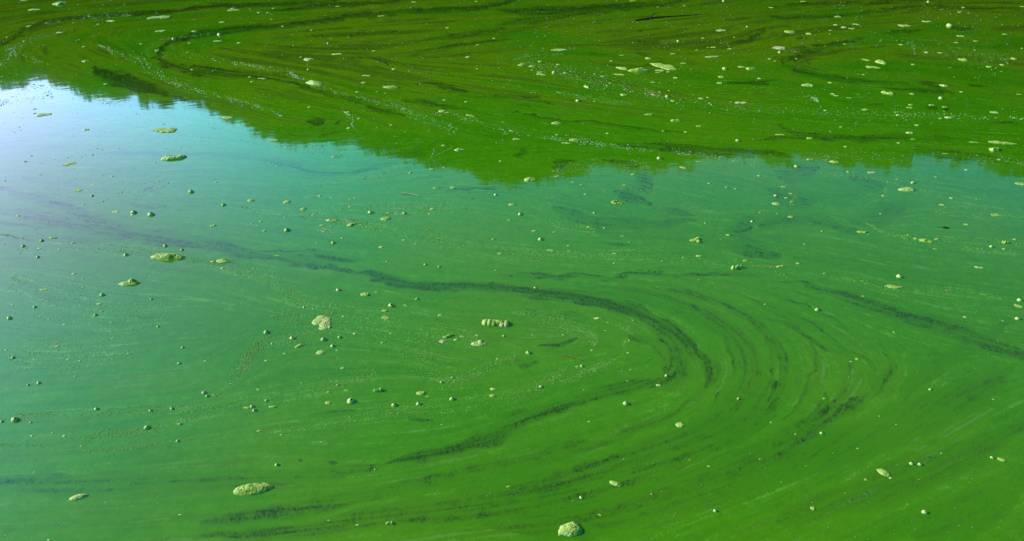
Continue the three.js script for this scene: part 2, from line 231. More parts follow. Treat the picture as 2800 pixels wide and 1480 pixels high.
streak(0.6,[3.237,-8.374,-0.021,0.068],[3.443,-8.48,-0.023,0.07]);
streak(0.6,[4.274,-9.206,-0.039,0.101],[4.645,-9.374,-0.051,0.125],[4.91,-9.547,-0.027,0.064]);
streak(0.6,[5.161,-9.481,-0.041,0.086],[5.359,-9.503,-0.052,0.107],[5.616,-9.635,-0.032,0.066]);
streak(0.8,[3.339,-6.993,-0.027,0.063],[3.609,-6.955,-0.04,0.087],[3.84,-6.917,-0.031,0.062],[3.893,-6.843,-0.02,0.036]);
streak(0.65,[3.749,-7.228,-0.026,0.052],[3.883,-7.082,-0.041,0.074],[3.923,-6.905,-0.021,0.034]);
streak(1,[3.588,-6.404,-0.033,0.065],[3.644,-6.382,-0.039,0.075]);
streak(0.9,[3.504,-6.459,-0.02,0.044],[3.561,-6.459,-0.021,0.044]);
streak(0.6,[3.012,-6.526,-0.018,0.045],[3.183,-6.492,-0.019,0.044]);
streak(0.75,[4.175,-7.121,-0.028,0.052],[4.305,-7.044,-0.029,0.051]);
streak(0.56,[3.821,-6.021,-0.027,0.049],[3.999,-6.001,-0.022,0.039]);
streak(0.6,[1.817,-5.604,-0.012,0.052],[2.141,-5.693,-0.022,0.071],[2.576,-5.648,-0.027,0.07],[3.044,-5.693,-0.032,0.071],[3.463,-5.631,-0.023,0.044]);
streak(0.56,[2.928,-5.434,-0.033,0.065],[3.15,-5.297,-0.066,0.124],[3.464,-5.249,-0.06,0.107]);
streak(0.6,[2.073,-5.972,-0.011,0.028],[2.185,-5.829,-0.01,0.027],[2.404,-5.756,-0.01,0.027]);
streak(0.6,[-1.257,-8.12,0.008,0.049],[-1.021,-8.203,0.013,0.082],[-0.555,-8.698,0.01,0.109],[0,-8.926,0.002,0.096]);
streak(0.56,[-2.38,-9.084,0.029,0.119],[-1.773,-9.227,0.03,0.162],[-1.33,-9.331,0.017,0.125]);
streak(0.6,[-1.167,-8.735,0.017,0.11],[-0.625,-9.125,0.015,0.158],[-0.038,-9.547,0.005,0.15]);
streak(0.5,[-2.512,-8.551,0.023,0.089],[-1.854,-8.462,0.02,0.105],[-1.444,-8.551,0.012,0.072]);
streak(0.56,[-1.772,-8.039,0.014,0.064],[-1.543,-8.12,0.009,0.049]);
streak(0.7,[-1.48,-8.237,0.001,0.044],[-1.315,-7.958,0,0.042],[-1.224,-7.818,0,0.021]);
streak(0.7,[-1.633,-8.17,0.009,0.066],[-1.566,-8.137,0.007,0.049]);
streak(0.5,[-0.666,-6.905,0.003,0.049],[0.041,-6.664,-0.002,0.046],[0.378,-6.526,-0.004,0.045]);
band('white',940,[-4.523,-8.698,0.037,0.101],[-4.027,-8.203,0.043,0.124],[-3.794,-8.039,0.033,0.114],[-3.587,-7.726,0.027,0.122],[-3.383,-7.505,0.029,0.122],[-3.163,-7.228,0.026,0.107],[-2.944,-7.031,0.023,0.084],[-2.701,-6.843,0.021,0.082],[-2.433,-6.664,0.016,0.067],[-2.155,-6.459,0.012,0.063],[-1.869,-6.202,0.005,0.039]);
band('white',1734,[-3.376,-8.34,0.019,0.066],[-3.026,-8.039,0.021,0.078],[-2.735,-7.88,0.016,0.061],[-2.454,-7.726,0.017,0.074],[-2.182,-7.578,0.015,0.084],[-2.016,-7.364,0.008,0.063],[-1.77,-7.095,0.006,0.06],[-1.54,-6.843,0.007,0.059],[-1.23,-6.664,0.007,0.068],[-0.972,-6.526,0.004,0.066],[-0.614,-6.275,0.001,0.051],[-0.279,-6.07,-0.003,0.057],[0.036,-5.738,-0.004,0.053],[0.394,-5.648,-0.006,0.07],[0.568,-5.578,-0.009,0.068],[0.79,-5.459,-0.011,0.066],[1.041,-5.393,-0.012,0.065],[1.234,-5.353,-0.014,0.064],[1.445,-5.273,-0.022,0.077],[1.686,-5.119,-0.025,0.073]);
band('white',361,[-5.523,-8.588,0.107,0.208],[-5.324,-8.462,0.122,0.205],[-5.389,-8.735,0.109,0.165],[-5.368,-9.025,0.089,0.151],[-5.247,-9.227,0.089,0.157],[-5.221,-9.547,0.07,0.122]);
band('white',209,[-5.075,-7.802,0.216,0.279],[-5.155,-8.12,0.151,0.194],[-5.234,-8.374,0.077,0.097]);
band('white',67,[-5.096,-8.237,0.028,0.062],[-4.866,-8.039,0.034,0.076],[-4.691,-7.911,0.02,0.045]);
band('white',138,[-3.941,-8.926,0.04,0.096],[-3.657,-9.125,0.046,0.119],[-3.348,-9.289,0.035,0.103]);
band('white',236,[-5.716,-9.771,0.123,0.222],[-5.393,-10.101,0.095,0.19],[-4.833,-10.299,0.065,0.149]);
band('white',110,[-3.801,-8.462,0.06,0.217],[-3.574,-8.203,0.102,0.215],[-3.735,-8.735,0.063,0.059]);
band('white',97,[-1.418,-6.35,-0.004,0.047],[-1.308,-6.141,-0.013,0.055],[-1.238,-5.924,-0.015,0.028]);
band('white',187,[-0.522,-5.518,-0.024,-0.052],[-0.575,-5.297,-0.028,-0.077],[-0.659,-5.157,-0.018,-0.061]);
band('white',361,[-1.153,-6.606,0.005,0.107],[-0.772,-6.223,-0.002,0.134],[-0.423,-5.829,-0.008,0.119]);
band('white',607,[0.971,-6.967,-0.025,0.146],[1.416,-6.664,-0.03,0.136],[2.036,-6.415,-0.038,0.129],[2.978,-6.275,-0.052,0.124],[3.595,-6.202,-0.051,0.102],[4.118,-6.12,-0.058,0.1]);
band('pale',646,[0.087,-7.88,-0.009,0.181],[0.434,-7.651,-0.026,0.254],[0.719,-7.364,-0.036,0.236],[0.987,-7.095,-0.055,0.292],[1.208,-6.88,-0.061,0.278]);
band('pale',125,[0.008,-8.039,0.008,0.156],[0.214,-8.203,0.001,0.131],[0.549,-8.288,-0.004,0.084]);
band('pale',207,[0.396,-6.88,-0.01,0.096],[0.729,-6.664,-0.013,0.091],[1.053,-6.526,-0.015,0.088]);
band('pale',229,[2.344,-6.664,-0.026,0.092],[2.6,-6.711,-0.033,0.093],[2.63,-6.594,-0.03,0.061]);
band('pale',202,[4.318,-8.735,-0.251,0.525],[4.663,-8.374,-0.259,0.489],[5.065,-8.039,-0.269,0.457]);
band('ripple',3038,[0.276,-5.009,-0.006,0.155],[0.521,-5.023,-0.013,0.21],[0.745,-5.082,-0.018,0.173],[0.991,-5.082,-0.008,0.059],[1.422,-5.172,-0.015,0.075],[2.007,-5.265,-0.024,0.078],[2.574,-5.273,-0.044,0.108],[3.111,-5.218,-0.069,0.136],[3.56,-5.142,-0.078,0.133]);
band('ripple',202,[0.496,-4.732,-0.017,0.128],[0.695,-4.667,-0.018,0.126],[0.899,-4.667,-0.01,0.064]);
band('ripple',188,[-0.512,-5.045,-0.016,-0.118],[-0.77,-4.937,-0.015,-0.085],[-1.076,-4.853,-0.012,-0.055]);
band('ripple',296,[-4.748,-7.228,0.108,0.207],[-4.455,-7.095,0.085,0.175],[-4.091,-6.88,0.052,0.118],[-3.936,-6.782,0.039,0.092]);
band('ripple',152,[-4.395,-6.549,0.135,0.218],[-4.221,-6.664,0.104,0.182],[-4.01,-6.723,0.05,0.094]);
band('ripple',216,[-4.31,-7.095,0.082,0.175],[-3.826,-6.843,0.057,0.139],[-3.403,-6.526,0.036,0.105]);
band('ripple',254,[-2.169,-6.021,0.024,0.142],[-1.675,-5.561,0.018,0.128],[-1.208,-5.273,0.01,0.105]);
band('pale',1253,[-2.93,-4.035,0.02,0.04],[-2.533,-3.925,0.03,0.067],[-2.048,-3.829,0.026,0.074],[-1.726,-3.723,0.014,0.053]);
band('pale',1932,[-2.6,-3.528,0.049,0.146],[-2.214,-3.291,0.064,0.202],[-1.859,-3.146,0.092,0.231],[-1.661,-3.217,0.096,0.204]);
band('pale',1614,[-2.204,-2.823,0.081,0.144],[-1.978,-2.823,0.093,0.171],[-1.691,-2.883,0.086,0.176]);
band('pale',432,[-2.704,-3.791,0.039,0.064],[-2.403,-3.886,0.023,0.048],[-2.076,-3.791,0.019,0.054]);
band('yellow',1237,[-1.74,-3.7,0.017,0.053],[-1.537,-3.665,0.015,0.064],[-1.341,-3.57,0.007,0.07],[-1.134,-3.406,-0.003,0.067],[-0.98,-3.254,-0.008,0.06]);
band('yellow',262,[-1.451,-3.591,0.004,0.032],[-1.225,-3.446,0,0.028],[-1.038,-3.254,-0.003,0.024]);
band('yellow',3348,[-2.023,-2.415,0.018,0.029],[-1.786,-2.44,0.013,0.024],[-1.403,-2.464,0.012,0.029],[-1.158,-2.489,0.013,0.035],[-0.95,-2.545,0.02,0.05],[-0.728,-2.651,0.024,0.067],[-0.575,-2.735,0.026,0.08]);
band('yellow',2144,[-1.933,-2.259,0.021,0.035],[-1.701,-2.27,0.017,0.031],[-1.556,-2.315,0.015,0.027],[-1.43,-2.338,0.014,0.027],[-1.31,-2.385,0.015,0.027],[-1.148,-2.457,0.013,0.029],[-1.032,-2.494,0.012,0.029]);
band('yellow',523,[-1.679,-2.227,0.007,0.013],[-1.462,-2.238,0.005,0.011],[-1.3,-2.277,0.004,0.009],[-1.102,-2.315,0.005,0.013]);
band('yellow',4760,[-1.209,-2.545,0.025,0.023],[-1.169,-2.735,0.03,0.029],[-1.144,-2.883,0.027,0.041],[-1.027,-2.978,0.03,0.073],[-0.859,-3.044,0.027,0.129],[-0.611,-2.978,0.004,0.14],[-0.42,-2.883,-0.027,0.119],[-0.281,-2.679,-0.04,0.097],[-0.142,-2.545,-0.03,0.086]);
band('yellow',2981,[-1.144,-3.146,0.042,0.135],[-0.926,-3.182,0.032,0.138],[-0.641,-3.182,0.013,0.137],[-0.348,-3.077,-0.009,0.127],[-0.158,-2.946,-0.016,0.087]);
band('yellow',3145,[-0.924,-2.327,0.007,0.018],[-0.779,-2.361,0.008,0.023],[-0.603,-2.408,0.009,0.033],[-0.454,-2.457,0.007,0.039],[-0.218,-2.469,0.007,0.044],[0.02,-2.571,0.008,0.045],[0.186,-2.651,0.006,0.041],[0.36,-2.735,0.003,0.033]);
band('yellow',572,[-0.246,-2.651,0.012,0.041],[-0.116,-2.735,0.011,0.042],[0.021,-2.823,0.008,0.039]);
band('yellow',1458,[0.004,-3.182,0,0.063],[0.118,-3.182,-0.008,0.069],[0.246,-3.105,-0.02,0.076],[0.35,-3.011,-0.031,0.063],[0.377,-2.915,-0.026,0.028]);
band('yellow',532,[0.191,-2.741,0,0.023],[0.363,-2.764,0.002,0.028],[0.478,-2.868,0.007,0.018],[0.528,-2.978,0.011,0.013]);
band('yellow',546,[0.171,-2.679,0.001,0.022],[0.29,-2.707,0.001,0.028],[0.43,-2.749,-0.004,0.028],[0.506,-2.679,-0.006,0.015]);
band('yellow',242,[0.086,-2.624,0.007,0.029],[0.224,-2.721,0.005,0.026]);
band('yellow',165,[0.468,-3.094,-0.01,0.032],[0.536,-3.044,0.001,0.025],[0.568,-3.146,0.007,0.004]);
band('yellow',2508,[-1.281,-4.276,0.011,0.055],[-1.032,-4.221,0.01,0.065],[-0.91,-4.193,0.006,0.063],[-0.757,-4.113,0.003,0.071],[-0.539,-4.01,0.001,0.059],[-0.306,-3.91,0,0.057],[0.026,-3.829,-0.003,0.056],[0.243,-3.791,-0.003,0.055],[0.683,-3.838,-0.004,0.038]);
band('yellow',451,[-0.785,-4.304,0.007,0.039],[-0.62,-4.327,0.006,0.04],[-0.48,-4.373,0.004,0.04],[-0.31,-4.362,-0.001,0.051],[-0.149,-4.237,-0.005,0.047]);
band('yellow',435,[-0.655,-4.035,0.001,0.03],[-0.419,-3.935,-0.001,0.028],[-0.234,-3.791,-0.002,0.036],[-0.017,-3.745,-0.002,0.036]);
band('yellow',301,[-0.529,-4.139,-0.003,0.039],[-0.356,-3.984,-0.003,0.048],[-0.196,-3.925,-0.002,0.048]);
band('ripple',128,[-1.425,-4.667,0.008,0.025],[-1.263,-4.745,0.011,0.039],[-1.072,-4.833,0.009,0.04],[-0.869,-4.881,0.007,0.034],[-0.642,-4.994,0.007,0.042]);
band('ripple',212,[-0.509,-4.699,0.004,0.039],[-0.279,-4.732,0.001,0.039],[0.031,-4.654,-0.004,0.075],[0.28,-4.541,-0.01,0.084]);
band('yellow',1293,[-1.682,-4.42,0.019,0.08],[-1.36,-4.304,0.021,0.089],[-1.06,-4.362,0.02,0.091],[-0.704,-4.42,0.013,0.081],[-0.22,-4.541,0.007,0.085]);
band('yellow',495,[0.077,-4.304,-0.009,0.076],[0.263,-4.193,-0.015,0.104],[0.487,-4.087,-0.018,0.1]);
band('yellow',1006,[0.004,-3.791,-0.002,0.055],[0.348,-3.745,-0.004,0.054],[0.884,-3.745,-0.013,0.063],[1.184,-3.656,-0.013,0.043]);
band('yellow',146,[1.374,-5.082,-0.007,0.021],[1.503,-4.937,-0.007,0.02],[1.651,-4.799,-0.008,0.019]);
band('yellow',742,[1.7,-5.172,-0.008,0.022],[1.931,-5.023,-0.008,0.021],[2.171,-4.937,-0.008,0.021],[2.41,-4.867,-0.013,0.027],[2.599,-4.699,-0.013,0.025],[2.809,-4.603,-0.014,0.025],[2.943,-4.522,-0.014,0.024]);
band('yellow',112,[2.433,-4.732,-0.005,-0.015],[2.354,-4.603,0,-0.036],[2.181,-4.42,0.003,-0.033]);
band('yellow',1028,[2.091,-4.193,-0.021,0.034],[2.165,-4.035,-0.019,0.034],[2.279,-3.984,-0.017,0.035],[2.537,-3.959,-0.031,0.059],[2.89,-3.91,-0.035,0.058]);
band('yellow',125,[1.736,-4.732,-0.017,0.035],[1.798,-4.603,-0.025,0.026],[1.716,-4.42,-0.016,-0.017]);
band('yellow',149,[2.778,-4.541,-0.022,0.034],[2.832,-4.45,0.007,-0.026],[2.569,-4.362,0.011,-0.029]);
band('yellow',362,[2.545,-4.362,-0.018,0.034],[2.704,-4.293,-0.018,0.034],[3.091,-4.259,-0.026,0.044]);
band('yellow',1139,[1.562,-3.528,-0.009,0.025],[1.759,-3.507,-0.013,0.028],[1.921,-3.406,-0.013,0.027],[2.211,-3.387,-0.029,0.054],[2.413,-3.321,-0.028,0.045]);
band('yellow',71,[1.153,-3.984,-0.005,0.02],[1.288,-3.984,-0.009,0.035]);
band('yellow',176,[1.278,-3.612,-0.007,0.021],[1.39,-3.57,-0.009,0.025],[1.549,-3.549,-0.009,0.025]);
band('yellow',228,[2.107,-3.254,-0.011,0.018],[2.214,-3.199,-0.011,0.018],[2.424,-3.146,-0.013,0.021]);
band('yellow',253,[2.488,-3.862,-0.026,0.047],[2.756,-3.791,-0.028,0.046]);
band('yellow',224,[0.779,-4.541,-0.009,0.029],[0.885,-4.42,-0.009,0.027],[1.06,-4.193,-0.007,0.021],[1.228,-4.113,-0.007,0.021]);
band('pink',35,[-1.153,-4.129,0.002,0.015],[-1.075,-4.087,0.002,0.025],[-1.008,-4.035,0,0.019]);
band('pink',37,[-1.142,-2.712,0.007,0.007],[-1.135,-2.764,0.009,0.009],[-1.122,-2.808,0.007,0.008]);
band('pink',11,[-0.789,-3.06,-0.002,0.018],[-0.746,-3.027,-0.001,0.015]);
band('pink',19,[-1.024,-4.237,0.002,0.021],[-0.933,-4.193,0.002,0.026]);
band('pink',15,[-0.713,-4.299,0.003,0.017],[-0.643,-4.316,0.004,0.023]);
band('pink',20,[1.267,-3.652,-0.003,0.009],[1.411,-3.638,-0.003,0.009]);
band('pink',7,[-0.653,-2.657,0,0.005],[-0.632,-2.651,0.001,0.008]);
band('pink',4,[-0.779,-2.805,0.001,0.006],[-0.757,-2.802,0.001,0.006]);
band('pink',5,[-0.876,-3.414,0.001,0.012],[-0.851,-3.406,0.001,0.012]);
band('pink',8,[2.176,-3.398,-0.006,0.012],[2.213,-3.391,-0.006,0.012]);
band('pink',3,[0.55,-3.011,-0.003,0.013],[0.564,-3.004,-0.003,0.009]);
band('pink',16,[1.208,-6.88,-0.013,0.059],[1.298,-6.782,-0.011,0.046]);
band('pink',17,[2.955,-8.409,-0.035,0.103],[3.028,-8.374,-0.035,0.103]);
band('pink',13,[2.577,-6.746,-0.02,0.043],[2.617,-6.606,-0.02,0.041]);
scatter('white',1092,[-7.161,-11.464],[7.161,-11.464],[5.502,-8.551],[-5.502,-8.551]);
scatter('white',630,[-5.716,-8.926],[5.716,-8.926],[4.636,-7.031],[-4.636,-7.031]);
scatter('white',378,[-3.556,-7.031],[4.636,-7.031],[3.613,-5.234],[-2.771,-5.234]);
scatter('pale',500,[0.063,-10.77],[6.766,-10.77],[3.952,-5.829],[0.037,-5.829]);
scatter('ripple',260,[-4.361,-6.549],[-1.991,-6.549],[-1.502,-4.667],[-3.29,-4.667]);
scatter('pale',420,[-3.29,-4.667],[-1.706,-4.667],[-1.042,-2.42],[-2.01,-2.42]);
scatter('pale',300,[-2.01,-2.42],[-0.918,-2.42],[-0.757,-1.801],[-1.657,-1.801]);
scatter('yellow',700,[-1.88,-4.732],[1.839,-4.732],[1.385,-3.291],[-1.416,-3.291]);
scatter('yellow',450,[-1.416,-3.291],[0.802,-3.291],[0.61,-2.238],[-1.077,-2.238]);
scatter('yellow',200,[0.845,-3.528],[2.641,-3.528],[2.081,-2.545],[0.666,-2.545]);
scatter('pale',260,[-1.018,-2.238],[1.906,-2.238],[1.657,-1.801],[-0.885,-1.801]);
scatter('yellow',200,[1.656,-5.009],[3.484,-5.009],[2.594,-3.446],[1.233,-3.446]);

// direction of drift on a coarse grid, as twice the angle
const GX0 = -14, GZ0 = -15, GS = 0.12, GNX = 234, GNZ = 134, flowC = new Float32Array(GNX * GNZ), flowS = new Float32Array(GNX * GNZ);
{
  const src = [];
  for (const { points: p } of [...streaks, ...bands]) for (let i = 0; i + 4 < p.length; i += 4) {
    const dx = p[i + 4][0] - p[i][0], dz = p[i + 4][1] - p[i][1], l = Math.hypot(dx, dz) || 1;
    src.push([(p[i][0] + p[i + 4][0]) / 2, (p[i][1] + p[i + 4][1]) / 2, (dx * dx - dz * dz) / (l * l), 2 * dx * dz / (l * l)]);
  }
  for (let j = 0; j < GNZ; j++) for (let i = 0; i < GNX; i++) {
    const x = GX0 + i * GS, z = GZ0 + j * GS, e = 0.012 * (0.4 + (z / 5) ** 2);
    let c = 0.6, s = 0.05;
    for (const q of src) {
      const dx = x - q[0], dz = z - q[1], w = 0.35 * e / (dx * dx + dz * dz * 0.6 + e) ** 1.5 * Math.sqrt(e);
      if (w > 1e-4) { c += w * 60 * q[2]; s += w * 60 * q[3]; }
    }
    flowC[j * GNX + i] = c; flowS[j * GNX + i] = s;
  }
}
const dir = [1, 0];
function flow(x, z) {
  const u = clamp((x - GX0) / GS, 0, GNX - 1.01), v = clamp((z - GZ0) / GS, 0, GNZ - 1.01), i = u | 0, j = v | 0, a = u - i, b = v - j, k = j * GNX + i;
  const mix = (f) => (f[k] * (1 - a) + f[k + 1] * a) * (1 - b) + (f[k + GNX] * (1 - a) + f[k + GNX + 1] * a) * b;
  const t = Math.atan2(mix(flowS), mix(flowC)) / 2;
  dir[0] = Math.cos(t); dir[1] = Math.sin(t);
}
function drawn(x, z, cell, step, n, ox) { // noise drawn out along the drift
  let s = noise(x / cell + ox, z / cell), px, pz, dx, dz;
  for (const way of [1, -1]) {
    px = x; pz = z; flow(x, z); dx = dir[0] * way; dz = dir[1] * way;
    for (let k = 0; k < n; k++) {
      px += dx * step; pz += dz * step;
      s += noise(px / cell + ox, pz / cell);
      if (k % 3 === 2) { flow(px, pz); const sg = dir[0] * dx + dir[1] * dz < 0 ? -1 : 1; dx = dir[0] * sg; dz = dir[1] * sg; }
    }
  }
  return s / Math.sqrt(2 * n + 1) * 1.1;
}

// ---------- the water: one sheet, with its bloom computed in metres ----------
const ALGAE = [0.051, 0.173, 0.0020], CLEAR = [0.014, 0.036, 0.0040], SCUM = [0.19, 0.37, 0.07];
const ripple = (() => { // small waves, a tile of 2.4 m
  const n = 1024, data = new Uint8Array(n * n * 4), waves = [];
  for (let k = 0; k < 70; k++) {
    const f = 6 + Math.floor(rnd() ** 1.6 * 60), a = gauss() * 1.1 + 1.2, kx = Math.round(f * Math.cos(a)), kz = Math.round(f * Math.sin(a));
    waves.push([kx, kz, rnd() * 6.283, 1 / Math.hypot(kx, kz, 3) ** 1.15]);
  }
  const sum = waves.reduce((s, w) => s + w[3] ** 2, 0) ** 0.5;
  const fx = waves.map((w) => Float32Array.from({ length: n }, (_, i) => (w[0] * i / n) * 6.28318));
  for (let j = 0; j < n; j++) {
    const ph = waves.map((w) => w[1] * j / n * 6.28318 + w[2]);
    for (let i = 0; i < n; i++) {
      let s = 0;
      for (let k = 0; k < waves.length; k++) s += waves[k][3] * Math.sin(fx[k][i] + ph[k]);
      const v = clamp(128 + s / sum * 42, 0, 255), o = (j * n + i) * 4;
      data[o] = data[o + 1] = data[o + 2] = v; data[o + 3] = 255;
    }
  }
  const t = new THREE.DataTexture(data, n, n);
  t.wrapS = t.wrapT = THREE.RepeatWrapping; t.magFilter = THREE.LinearFilter; t.needsUpdate = true;
  t.repeat.set(1 / 2.4, 1 / 2.4);
  return t;
})();
const toByte = (v) => 255 * (v <= 0.0031308 ? 12.92 * v : 1.055 * Math.pow(v, 1 / 2.4) - 0.055);

function bloom(x0, x1, z0, z1, W) { // albedo of the rectangle x0..x1, z0..z1
  const H = Math.round(W * (z1 - z0) / (x1 - x0)), hw = W >> 1, hh = H >> 1, px = (x1 - x0) / W;
  const mask = document.createElement('canvas'); mask.width = hw; mask.height = hh;
  const g = mask.getContext('2d');
  g.fillStyle = '#000'; g.fillRect(0, 0, hw, hh);
  g.globalCompositeOperation = 'lighten';
  const U = (x) => (x - x0) / (x1 - x0) * hw, V = (z) => (z - z0) / (z1 - z0) * hh;
  const paint = (p, k, color) => {
    g.fillStyle = color; g.beginPath();
    for (let i = 0; i < p.length; i++) g.lineTo(U(p[i][0] + p[i][2] * k), V(p[i][1] + p[i][3] * k));
    for (let i = p.length - 1; i >= 0; i--) g.lineTo(U(p[i][0] - p[i][2] * k), V(p[i][1] - p[i][3] * k));
    g.fill();
  };
  for (let q = 0; q < 10; q++) {
    const k = 1.5 - q * 0.14, full = smooth(0, 0.8, (q + 0.7) / 10);
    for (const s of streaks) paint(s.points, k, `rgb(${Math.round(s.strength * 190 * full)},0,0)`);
    for (const b of bands) paint(b.points, k, b.kind === 'pink' ? `rgb(0,0,${Math.round(150 * full)})` : `rgb(0,${Math.round((b.kind === 'ripple' ? 24 : 120) * full)},0)`);
  }
  const m = g.getImageData(0, 0, hw, hh).data;
  const fine = new Float32Array(hw * hh), wide = new Float32Array(hw * hh), broad = new Float32Array(hw * hh);
  for (let j = 0; j < hh; j++) for (let i = 0; i < hw; i++) {
    const x = x0 + (i + 0.5) / hw * (x1 - x0), z = z0 + (j + 0.5) / hh * (z1 - z0);
    fine[j * hw + i] = drawn(x, z, 0.011, 0.010, 12, 3.3);
    wide[j * hw + i] = drawn(x, z, 0.034, 0.034, 14, 91.7);
    if (z < -3.9) broad[j * hw + i] = drawn(x, z, 0.11, 0.12, 12, 37.1);
  }
  const bil = (f, u, v, st, c) => {
    u = clamp(u - 0.5, 0, hw - 1.001); v = clamp(v - 0.5, 0, hh - 1.001);
    const i = u | 0, j = v | 0, a = u - i, b = v - j, k = (j * hw + i) * st + c, r = hw * st;
    return (f[k] * (1 - a) + f[k + st] * a) * (1 - b) + (f[k + r] * (1 - a) + f[k + r + st] * a) * b;
  };
  const data = new Uint8Array(W * H * 4);
  for (let j = 0; j < H; j++) for (let i = 0; i < W; i++) {
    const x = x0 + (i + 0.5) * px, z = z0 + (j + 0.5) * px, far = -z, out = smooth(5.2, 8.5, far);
    const u = (i + 0.5) / 2, v = (j + 0.5) / 2;
    const lf = bil(fine, u, v, 1, 0), lw = bil(wide, u, v, 1, 0), lb = bil(broad, u, v, 1, 0) * smooth(3.9, 5.6, far);
    const amp = 0.010 * far / px / 2;
    const wx = (noise(x * 9, z * 9) + 0.6 * noise(x * 23, z * 23 + 7)) * amp * 0.55, wz = (noise(x * 8 + 50, z * 10) + 0.6 * noise(x * 21, z * 26 + 33)) * amp * 0.7;
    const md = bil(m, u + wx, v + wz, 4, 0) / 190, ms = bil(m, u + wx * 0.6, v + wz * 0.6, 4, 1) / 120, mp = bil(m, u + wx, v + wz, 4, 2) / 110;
    const gc = 0.0032 * (0.55 + far / 5), g1 = noise(x / gc, z / gc), g2 = noise(x / gc / 2.1 + 40, z / gc / 2.1), grain = g1 * 0.65 + g2 * 0.5;
    const region = fbm(x * 0.55 + 4, z * 0.55, 3), patch = fbm(x * 2.1 + 9, z * 2.6, 3);
    // clear streaks: the large ones, and everywhere small ones that the drift has pulled out
    const pull = lw * (1 - 0.5 * out) + lb * 0.75;
    const curd = fbm(x / 0.034 + 31, z / 0.032, 4);
    const thread = 0.62 * pull + 0.36 * lf + 0.38 * patch, m1 = Math.min(md, 1.1), fleck = 0.75 * grain + 0.3 * lf + 0.25 * curd;
    const kept = m1 * 2.0 + thread * (1.3 - 0.3 * m1) - 0.5 + 0.3 * fleck * smooth(0.02, 0.3, m1);
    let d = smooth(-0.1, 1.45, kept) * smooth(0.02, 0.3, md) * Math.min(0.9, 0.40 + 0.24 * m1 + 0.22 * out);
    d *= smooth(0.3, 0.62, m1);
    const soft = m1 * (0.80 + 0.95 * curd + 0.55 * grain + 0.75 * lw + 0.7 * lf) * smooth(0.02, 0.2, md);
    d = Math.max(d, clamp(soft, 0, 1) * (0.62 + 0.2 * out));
    const loose = smooth(0.60, 1.45, pull * 1.05 + lf * 0.6 + region * 0.8 + patch * 0.6 + 0.04 + out * 0.60);
    d = Math.max(d, 0.88 * loose * (0.24 + 0.42 * out));
    d = clamp(d * (1 + 0.75 * fleck * (1 - out * 0.4)), 0, 0.95);
    const body = 1 + 0.06 * lf + 0.055 * lw + 0.08 * lb + 0.10 * region + 0.08 * patch + 0.11 * curd + 0.11 * grain;
    const olive = smooth(-0.35, 0.5, region * 0.8 + patch * 0.4 + lb * 0.25 + 0.15 * lw + out * 0.55 - 0.2);  // random olive patches; the far tint is mirrored-tree colour put into the albedo
    const hair = smooth(0.75, 1.5, lf + 0.45 * lw + 0.3 * patch + 0.6 * grain + 0.5 * curd) * 0.22;
    // fine scum, grain by grain
    const sc = gc * 1.15, dot = noise(x / sc + 11, z / sc + 77) + 0.35 * noise(x / sc * 2.3, z / sc * 2.3);
    const few = smooth(0.93, 1.12, dot + 0.12 * lf) * 0.22, hairs = hair * (1 - d);
    const s = clamp(Math.max(few, smooth(0.70, 1.1, dot + 0.35 * lf + 0.25 * patch + Math.min(ms, 1) * 0.2) * Math.min(ms, 1) * 0.42));
    const p = clamp(mp, 0, 1) * smooth(-0.1, 0.7, dot);
    const o = (j * W + i) * 4;
    for (let c = 0; c < 3; c++) {
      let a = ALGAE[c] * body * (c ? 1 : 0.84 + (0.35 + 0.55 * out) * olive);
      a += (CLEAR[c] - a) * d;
      a += (SCUM[c] - a) * Math.max(s, hairs);
      a += ([0.30, 0.17, 0.09][c] - a) * p * 0.8;
      data[o + c] = clamp(toByte(a), 0, 255);
    }
    data[o + 3] = 255;
  }
  const t = new THREE.DataTexture(data, W, H);
  t.colorSpace = THREE.SRGBColorSpace; t.magFilter = THREE.LinearFilter;
  t.wrapS = t.wrapT = THREE.ClampToEdgeWrapping;
  t.repeat.set(1 / (x1 - x0), 1 / (z1 - z0)); t.offset.set(-x0 / (x1 - x0), -z0 / (z1 - z0));
  t.needsUpdate = true;
  return t;
}
